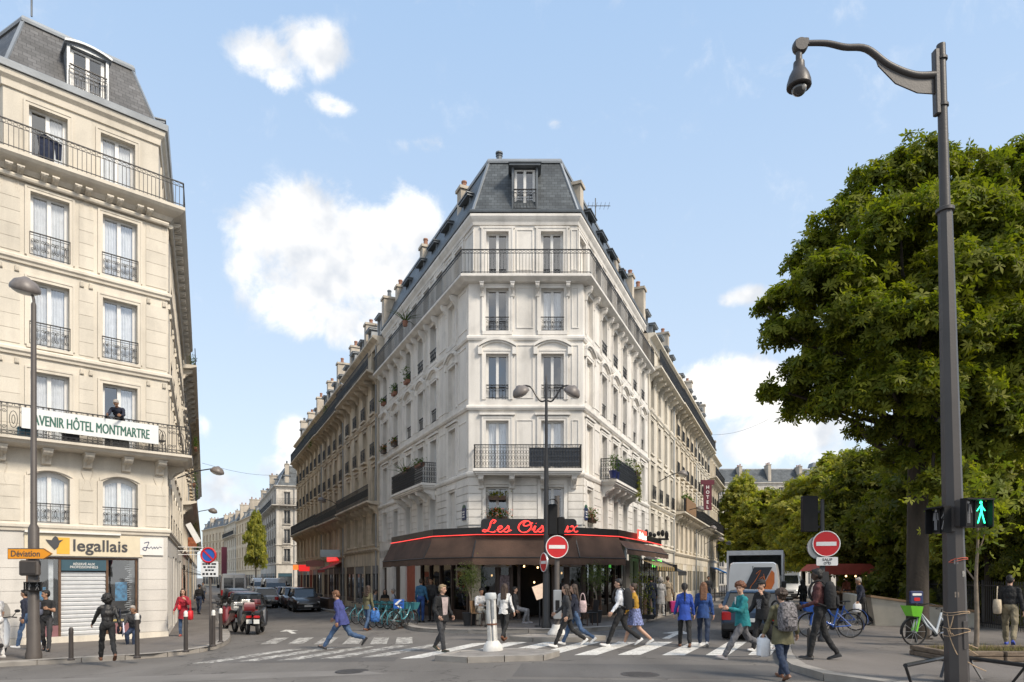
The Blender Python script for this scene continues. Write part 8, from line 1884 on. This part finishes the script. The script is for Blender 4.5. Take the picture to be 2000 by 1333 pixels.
blk=pm('black',(.014,.014,.015)); navy=pm('navy',(.016,.02,.038)); jean=pm('jeans',(.055,.10,.19)); djean=pm('dark_jeans',(.022,.035,.07)); white=pm('white',(.62,.61,.60)); char=pm('charcoal',(.04,.04,.043)); khaki=pm('khaki',(.20,.17,.11)); red=pm('red',(.30,.02,.035)); rblue=pm('royal_blue',(.02,.06,.31)); mblue=pm('mid_blue',(.02,.06,.20)); indigo=pm('indigo_jacket',(.045,.055,.19)); teal=pm('teal',(.012,.18,.20)); olive_=pm('olive',(.12,.11,.06)); must=pm('mustard',(.36,.20,.02)); maroon=pm('maroon',(.07,.022,.022)); grey=pm('grey',(.20,.20,.21)); tan_=pm('tan',(.30,.24,.17)); leath=mat('black_leather',(.012,.011,.011),.5,.2,9,.4,30)
sw_=mat('shoe_white',(.66,.65,.63),.6,.1,9); sb_=mat('shoe_black',(.018,.017,.017),.5,.1,9); sbr=mat('shoe_brown',(.14,.055,.025),.5,.15,9); sblu=mat('shoe_blue',(.02,.05,.32),.6,.1,9); sgr=mat('shoe_grey',(.25,.24,.25),.6,.1,9)
V3=Vector
def gp(px,py,h=0): return tuple(G(px,py,h))
# --- left pavement
person('man in a white polo shirt cut off by the left picture edge',gp(-6,1286,.125),1.78,175,'l',white,white,sw_,'brown','short','stand',sleeve='short')
person('man in dark top and blue jeans half hidden behind the left lamp post',gp(52,1265,.125),1.76,190,'m',navy,jean,sw_,'black','short','walk',.6)
p=person('bearded man in a black T-shirt walking right of the left lamp post',gp(90,1272,.125),1.76,292,'m',blk,char,sb_,'black','short','walk',.55,arms=((30,10,75,30),(-5,10,15)),sleeve='short',trouser='long',look=-60,slack=1.05)
handbag(p['torso']@T(.14,-.1,-.02),'grey blue sling bag on the man in a black T-shirt',pm('slate_bag',(.09,.10,.14)),.2,.16,.06,.2)
p=person('woman with dark curly hair in a black leather jacket walking by the kerb',gp(210,1291,.125),1.66,128,'m',leath,blk,sbr,'black','afro','walk',.95,lead=1,arms=((28,16,14),(-25,12,20)),female=True,coat=.03)
handbag(p['M']@T(.0,-.28,-.02),'small navy bag with a white paper at the leather jacket woman',navy,.24,.2,.06,.45); s=thing('paper_sheet','folded white paper held under the arm of the leather jacket woman','paper',M=p['M']@T(-.12,-.33,-.08)@Matrix.Rotation(R(25),4,'Y')); MB().box(-.14,.14,-.012,.012,-.16,.12).build('sheet',mat('paper_lilac',(.60,.58,.66),.8,.05,5),s)
person('grey haired man sitting on the shop ledge eating',gp(262,1257,.125),1.72,285,'m',char,djean,sbr,'grey','short','sit',arms=((42,10,110,25),(25,14,60)),lean=14,seat=.34,nod=14)
p=person('woman in a dark red coat with red bags on the left pavement',gp(358,1243,.125),1.66,285,'l',red,jean,mat('shoe_red',(.28,.05,.04),.5,.1,9),'brown','long','stand',arms=((35,10,100,35),(8,12,25)),female=True,coat=.28)
M_redbag=mat('bag_red',(.62,.02,.03),.55,.1,8); handbag(p['M']@T(.12,.27,.0),'bright red shopping bag hanging beside the woman in the red coat',M_redbag,.3,.34,.09,.4); handbag(p['M']@T(.17,-.1,.22),'bright red shoulder bag at the chest of the woman in the red coat',M_redbag,.22,.18,.06,.2)
person('distant person in dark jacket and jeans on the left pavement under the maroon awning',gp(389,1200,.125),1.72,95,'m',blk,djean,sb_,'black','short','walk',.5,vox=.024)
person('distant person in a grey coat deeper on the left pavement',gp(397,1178,.125),1.7,270,'l',grey,djean,sb_,'brown','short','walk',.5,vox=.03)
# --- left crossing and cafe terrace
person('man in a blue jacket and jeans striding across the left street',gp(668,1268),1.74,172,'m',indigo,jean,sb_,'auburn','short','walk',1.35,lead=1,arms=((-16,10,18),(14,12,30)),lean=13,coat=.12,fat=1.12,nod=16,slack=1.1)
p=person('woman in an olive jacket walking among the turquoise bicycles',gp(718,1232),1.68,62,'l',olive_,jean,sbr,'brown','longcurly','walk',.5,arms=((5,14,25),(-8,12,20)),female=True,coat=.05)
handbag(T(*p['hands'][1])@T(.05,-.02,-.02),'blue and white shopping bag carried by the woman in olive',mat('bag_blue',(.04,.14,.40),.6,.6,14),.34,.42,.1,.12)
person('seated terrace guest in grey, leftmost of the seated group',gp(731,1206,.125),1.68,20,'l',grey,djean,sb_,'brown','short','sit',vox=.02)
person('seated terrace guest with dark hair in black',gp(752,1204,.125),1.68,280,'l',blk,djean,sb_,'black','long','sit',vox=.02,female=True)
person('seated terrace guest in a pale shirt with grey hair',gp(770,1206,.125),1.7,190,'l',pm('pale_shirt',(.42,.44,.50)),djean,sb_,'grey','short','sit',vox=.02)
person('man in a blue gilet standing at the cafe side window',gp(822,1216,.125),1.74,75,'m',pm('blue_gilet',(.03,.11,.20)),mblue,sb_,'brown','short','stand',vox=.018)
person('man in dark clothes standing beside the man in a blue gilet',gp(843,1214,.125),1.76,250,'m',char,blk,sb_,'black','short','stand',vox=.018)
person('man in a black jacket with hands in his pockets crossing toward us',gp(862,1273),1.70,318,'l',blk,char,mat('shoe_blackgreen',(.03,.035,.02),.5,.3,30),'blond','short','walk',.65,lead=-1,arms=((-6,16,42,28),(-4,16,44,28)),coat=.06,look=20,slack=1.1,fat=1.05,front=(pm('pale_rose_shirt',(.42,.34,.33)),.52,.04,.5))
person('seated man in a white shirt left of the white traffic bollard',gp(938,1222,.125),1.72,290,'m',white,pm('stone_trousers',(.32,.30,.26)),sb_,'black','short','sit',arms=((40,8,115,30),(20,10,70,20)),lean=10,nod=12)
p=person('woman in a white shirt with long brown hair crossing away from us',gp(985,1252),1.67,70,'l',white,blk,sbr,'brown','long','walk',.85,lead=1,arms=((12,14,40,20),(-12,14,30)),female=True,coat=.04)
handbag(p['M']@T(.02,-.2,.1),'small dark shoulder bag on the woman in the white shirt',blk,.2,.17,.05,.4)
person('seated person in grey trousers before the cafe door behind the white shirt woman',gp(1008,1217,.125),1.7,350,'l',char,grey,sgr,'black','short','sit',vox=.02,lean=-5)
# --- right crossing
person('woman with long curly brown hair in dark clothes crossing to the left',gp(1108,1264),1.67,182,'l',char,blk,sw_,'brown','longcurly','walk',1.0,lead=1,arms=((-12,8,30),(16,8,35)),female=True,coat=.08)
p=person('companion in a navy top and jeans beside the curly haired woman',gp(1124,1260),1.68,176,'l',navy,jean,sw_,'brown','long','walk',1.0,lead=-1,female=True,coat=.04)
handbag(p['M']@T(-.2,.0,.36),'pale pink bag on the companion in a navy top',pm('pale_pink',(.55,.42,.42)),.22,.34,.09,.2)
p=person('tall young man in a white hoodie with a black backpack walking left',gp(1212,1263),1.82,172,'l',pm('white_hoodie',(.60,.62,.66)),blk,sw_,'black','short','walk',.95,lead=1,arms=((10,10,25),(-10,10,25)),hood=True)
backpack(p,'black backpack on the young man in the white hoodie',blk,1.15)
p=person('woman in a mustard top and patterned skirt walking left behind the hoodie man',gp(1240,1260),1.68,168,'l',must,must,sw_,'brown','bun','walk',.85,lead=-1,female=True,trouser='bare',skirt=mat('patterned_skirt',(.16,.19,.36),.8,.9,26))
person('person in a navy jacket walking away along the cafe pavement',gp(1272,1207,.125),1.74,85,'m',navy,djean,sb_,'black','short','walk',.5,vox=.02,coat=.1)
person('person in a pale grey hooded puffer coat beside the navy jacket walker',gp(1290,1204,.125),1.68,85,'l',pm('puffer_grey',(.36,.35,.34)),pm('pale_trousers',(.4,.38,.35)),sw_,'grey','afro','walk',.5,vox=.02,coat=.4,fat=1.1)
person('person in a tan coat pulling a pink suitcase',gp(1304,1199,.125),1.72,80,'l',tan_,char,sb_,'brown','short','walk',.4,vox=.02,coat=.35)
q=G(1308,1199,.125); t=thing('suitcase','small pink suitcase behind the person in a tan coat','suitcase',(q.x+.15,q.y-.15,q.z)); MB().bbox(-.19,.19,-.12,.12,.05,.6,.05).build('shell',mat('suitcase_pink',(.42,.03,.16),.4,.1,6),t); mb=MB(); mb.tube([(-.1,.08,.6),(-.1,.08,.95),(.1,.08,.95),(.1,.08,.6)],.01,5); mb.build('handle',M_trim,t); [MB().ell((x,0,.035),(.035,.02,.035),8,6).build('caster',M_trim,t) for x in (-.14,.14)]
person('woman with dark ponytail in a bright royal blue jacket crossing away',gp(1337,1264),1.66,82,'l',rblue,blk,sbr,'black','tail','walk',.55,lead=1,arms=((6,10,14),(-8,10,14)),female=True,coat=.16,slack=1.05)
person('woman with long auburn hair in a deep blue jacket crossing away',gp(1374,1263),1.70,72,'l',mblue,djean,sw_,'auburn','long','walk',.75,lead=1,arms=((4,10,16),(-10,10,14)),female=True,coat=.1,slack=1.05)
person('curly red haired boy in a teal sports jacket walking left and looking at us',gp(1450,1287),1.80,186,'l',teal,pm('grey_sweatpants',(.12,.12,.13)),sgr,'ginger','curly','walk',1.3,lead=1,arms=((24,8,78,18),(22,8,84,18)),look=48,coat=.06,slack=1.12,front=(white,.16,.36,.52))
p=person('boy in a black cap and black jacket raising a hand to his mouth',gp(1490,1272),1.76,212,'l',blk,blk,sw_,'black','short','walk',.7,lead=-1,arms=((36,12,118,30),(8,10,30)),hat=mat('cap_black',(.016,.016,.017),.8,.1,9),coat=.08,slack=1.08,front=(pm('grey_print',(.16,.16,.17),var=.9,scale=40),.36,.12,.36))
p=person('boy in an olive jacket with a patterned backpack walking away in the foreground',gp(1528,1327),1.60,98,'l',olive_,djean,sbr,'brown','curly','walk',.7,lead=-1,arms=((8,14,10),(-8,16,20)),coat=.2,slack=1.1,fat=1.05)
backpack(p,'black and white patterned backpack on the boy in the olive jacket',mat('floral_print',(.13,.12,.125),.7,1.0,30,.1),1.2,blk)
handbag(T(*p['hands'][0])@T(0,0,.0),'white plastic shopping bag in the hand of the boy in the olive jacket',mat('plastic_white',(.70,.71,.73),.4,.06,20),.22,.34,.075,.06,'bag','plastic_bag',.02)
p=person('tall man in a dark red shirt with a black backpack standing at the right kerb',gp(1601,1289,.125),1.86,152,'d',maroon,blk,sb_,'black','short','walk',.55,lead=1,arms=((6,8,62,10),(-6,10,20)),slack=.98)
backpack(p,'black backpack on the tall man in the dark red shirt',blk,1.12); 
p=person('white haired old man in navy carrying a plastic bag near the ramp wall',gp(1684,1222,.125),1.70,172,'m',navy,blk,sb_,'grey','short','walk',.7,arms=((12,10,10),(-6,10,10)),lean=10,fat=1.08)
handbag(T(*p['hands'][0]),'white plastic bag held by the white haired old man',mat('plastic_white',(.70,.71,.73),.4,.06,20),.26,.3,.08,.05,'bag','plastic_bag',.01)
person('woman in black standing in front of the white camper van',gp(1568,1199),1.68,90,'m',blk,blk,sb_,'black','long','stand',female=True,vox=.022)
p=person('person in a black top and khaki trousers walking right past the sapling',gp(1972,1261,.125),1.76,48,'l',blk,khaki,sblu,'black','short','walk',.75,lead=1,slack=1.12,arms=((8,10,40,10),(-8,10,14)))
handbag(p['M']@T(-.06,.24,.22),'cream canvas tote bag on the shoulder of the person in khaki trousers',pm('canvas_cream',(.50,.42,.31)),.36,.36,.09,.32,'bag','tote_bag')
person('distant person in dark clothes by the right street railing',gp(1383,1180,.125),1.74,270,'m',char,djean,sb_,'black','short','stand',vox=.028)
person('distant shopper in red at the market stalls',(17.9,36.5,.125),1.7,100,'l',pm('coral',(.40,.15,.10)),djean,sb_,'brown','short','stand',vox=.026)
person('distant shopper in beige at the market stalls',(18.9,37.0,.125),1.72,80,'l',tan_,char,sb_,'grey','short','stand',vox=.026)
person('man with cropped grey hair leaning on the hotel balcony rail over the banner',tuple((H1@T(3.35,-.38,6.16)).translation),1.72,285,'m',navy,blk,sb_,'grey','short','stand',lean=42,arms=((35,14,40,20),(35,14,40,20)),vox=.02)
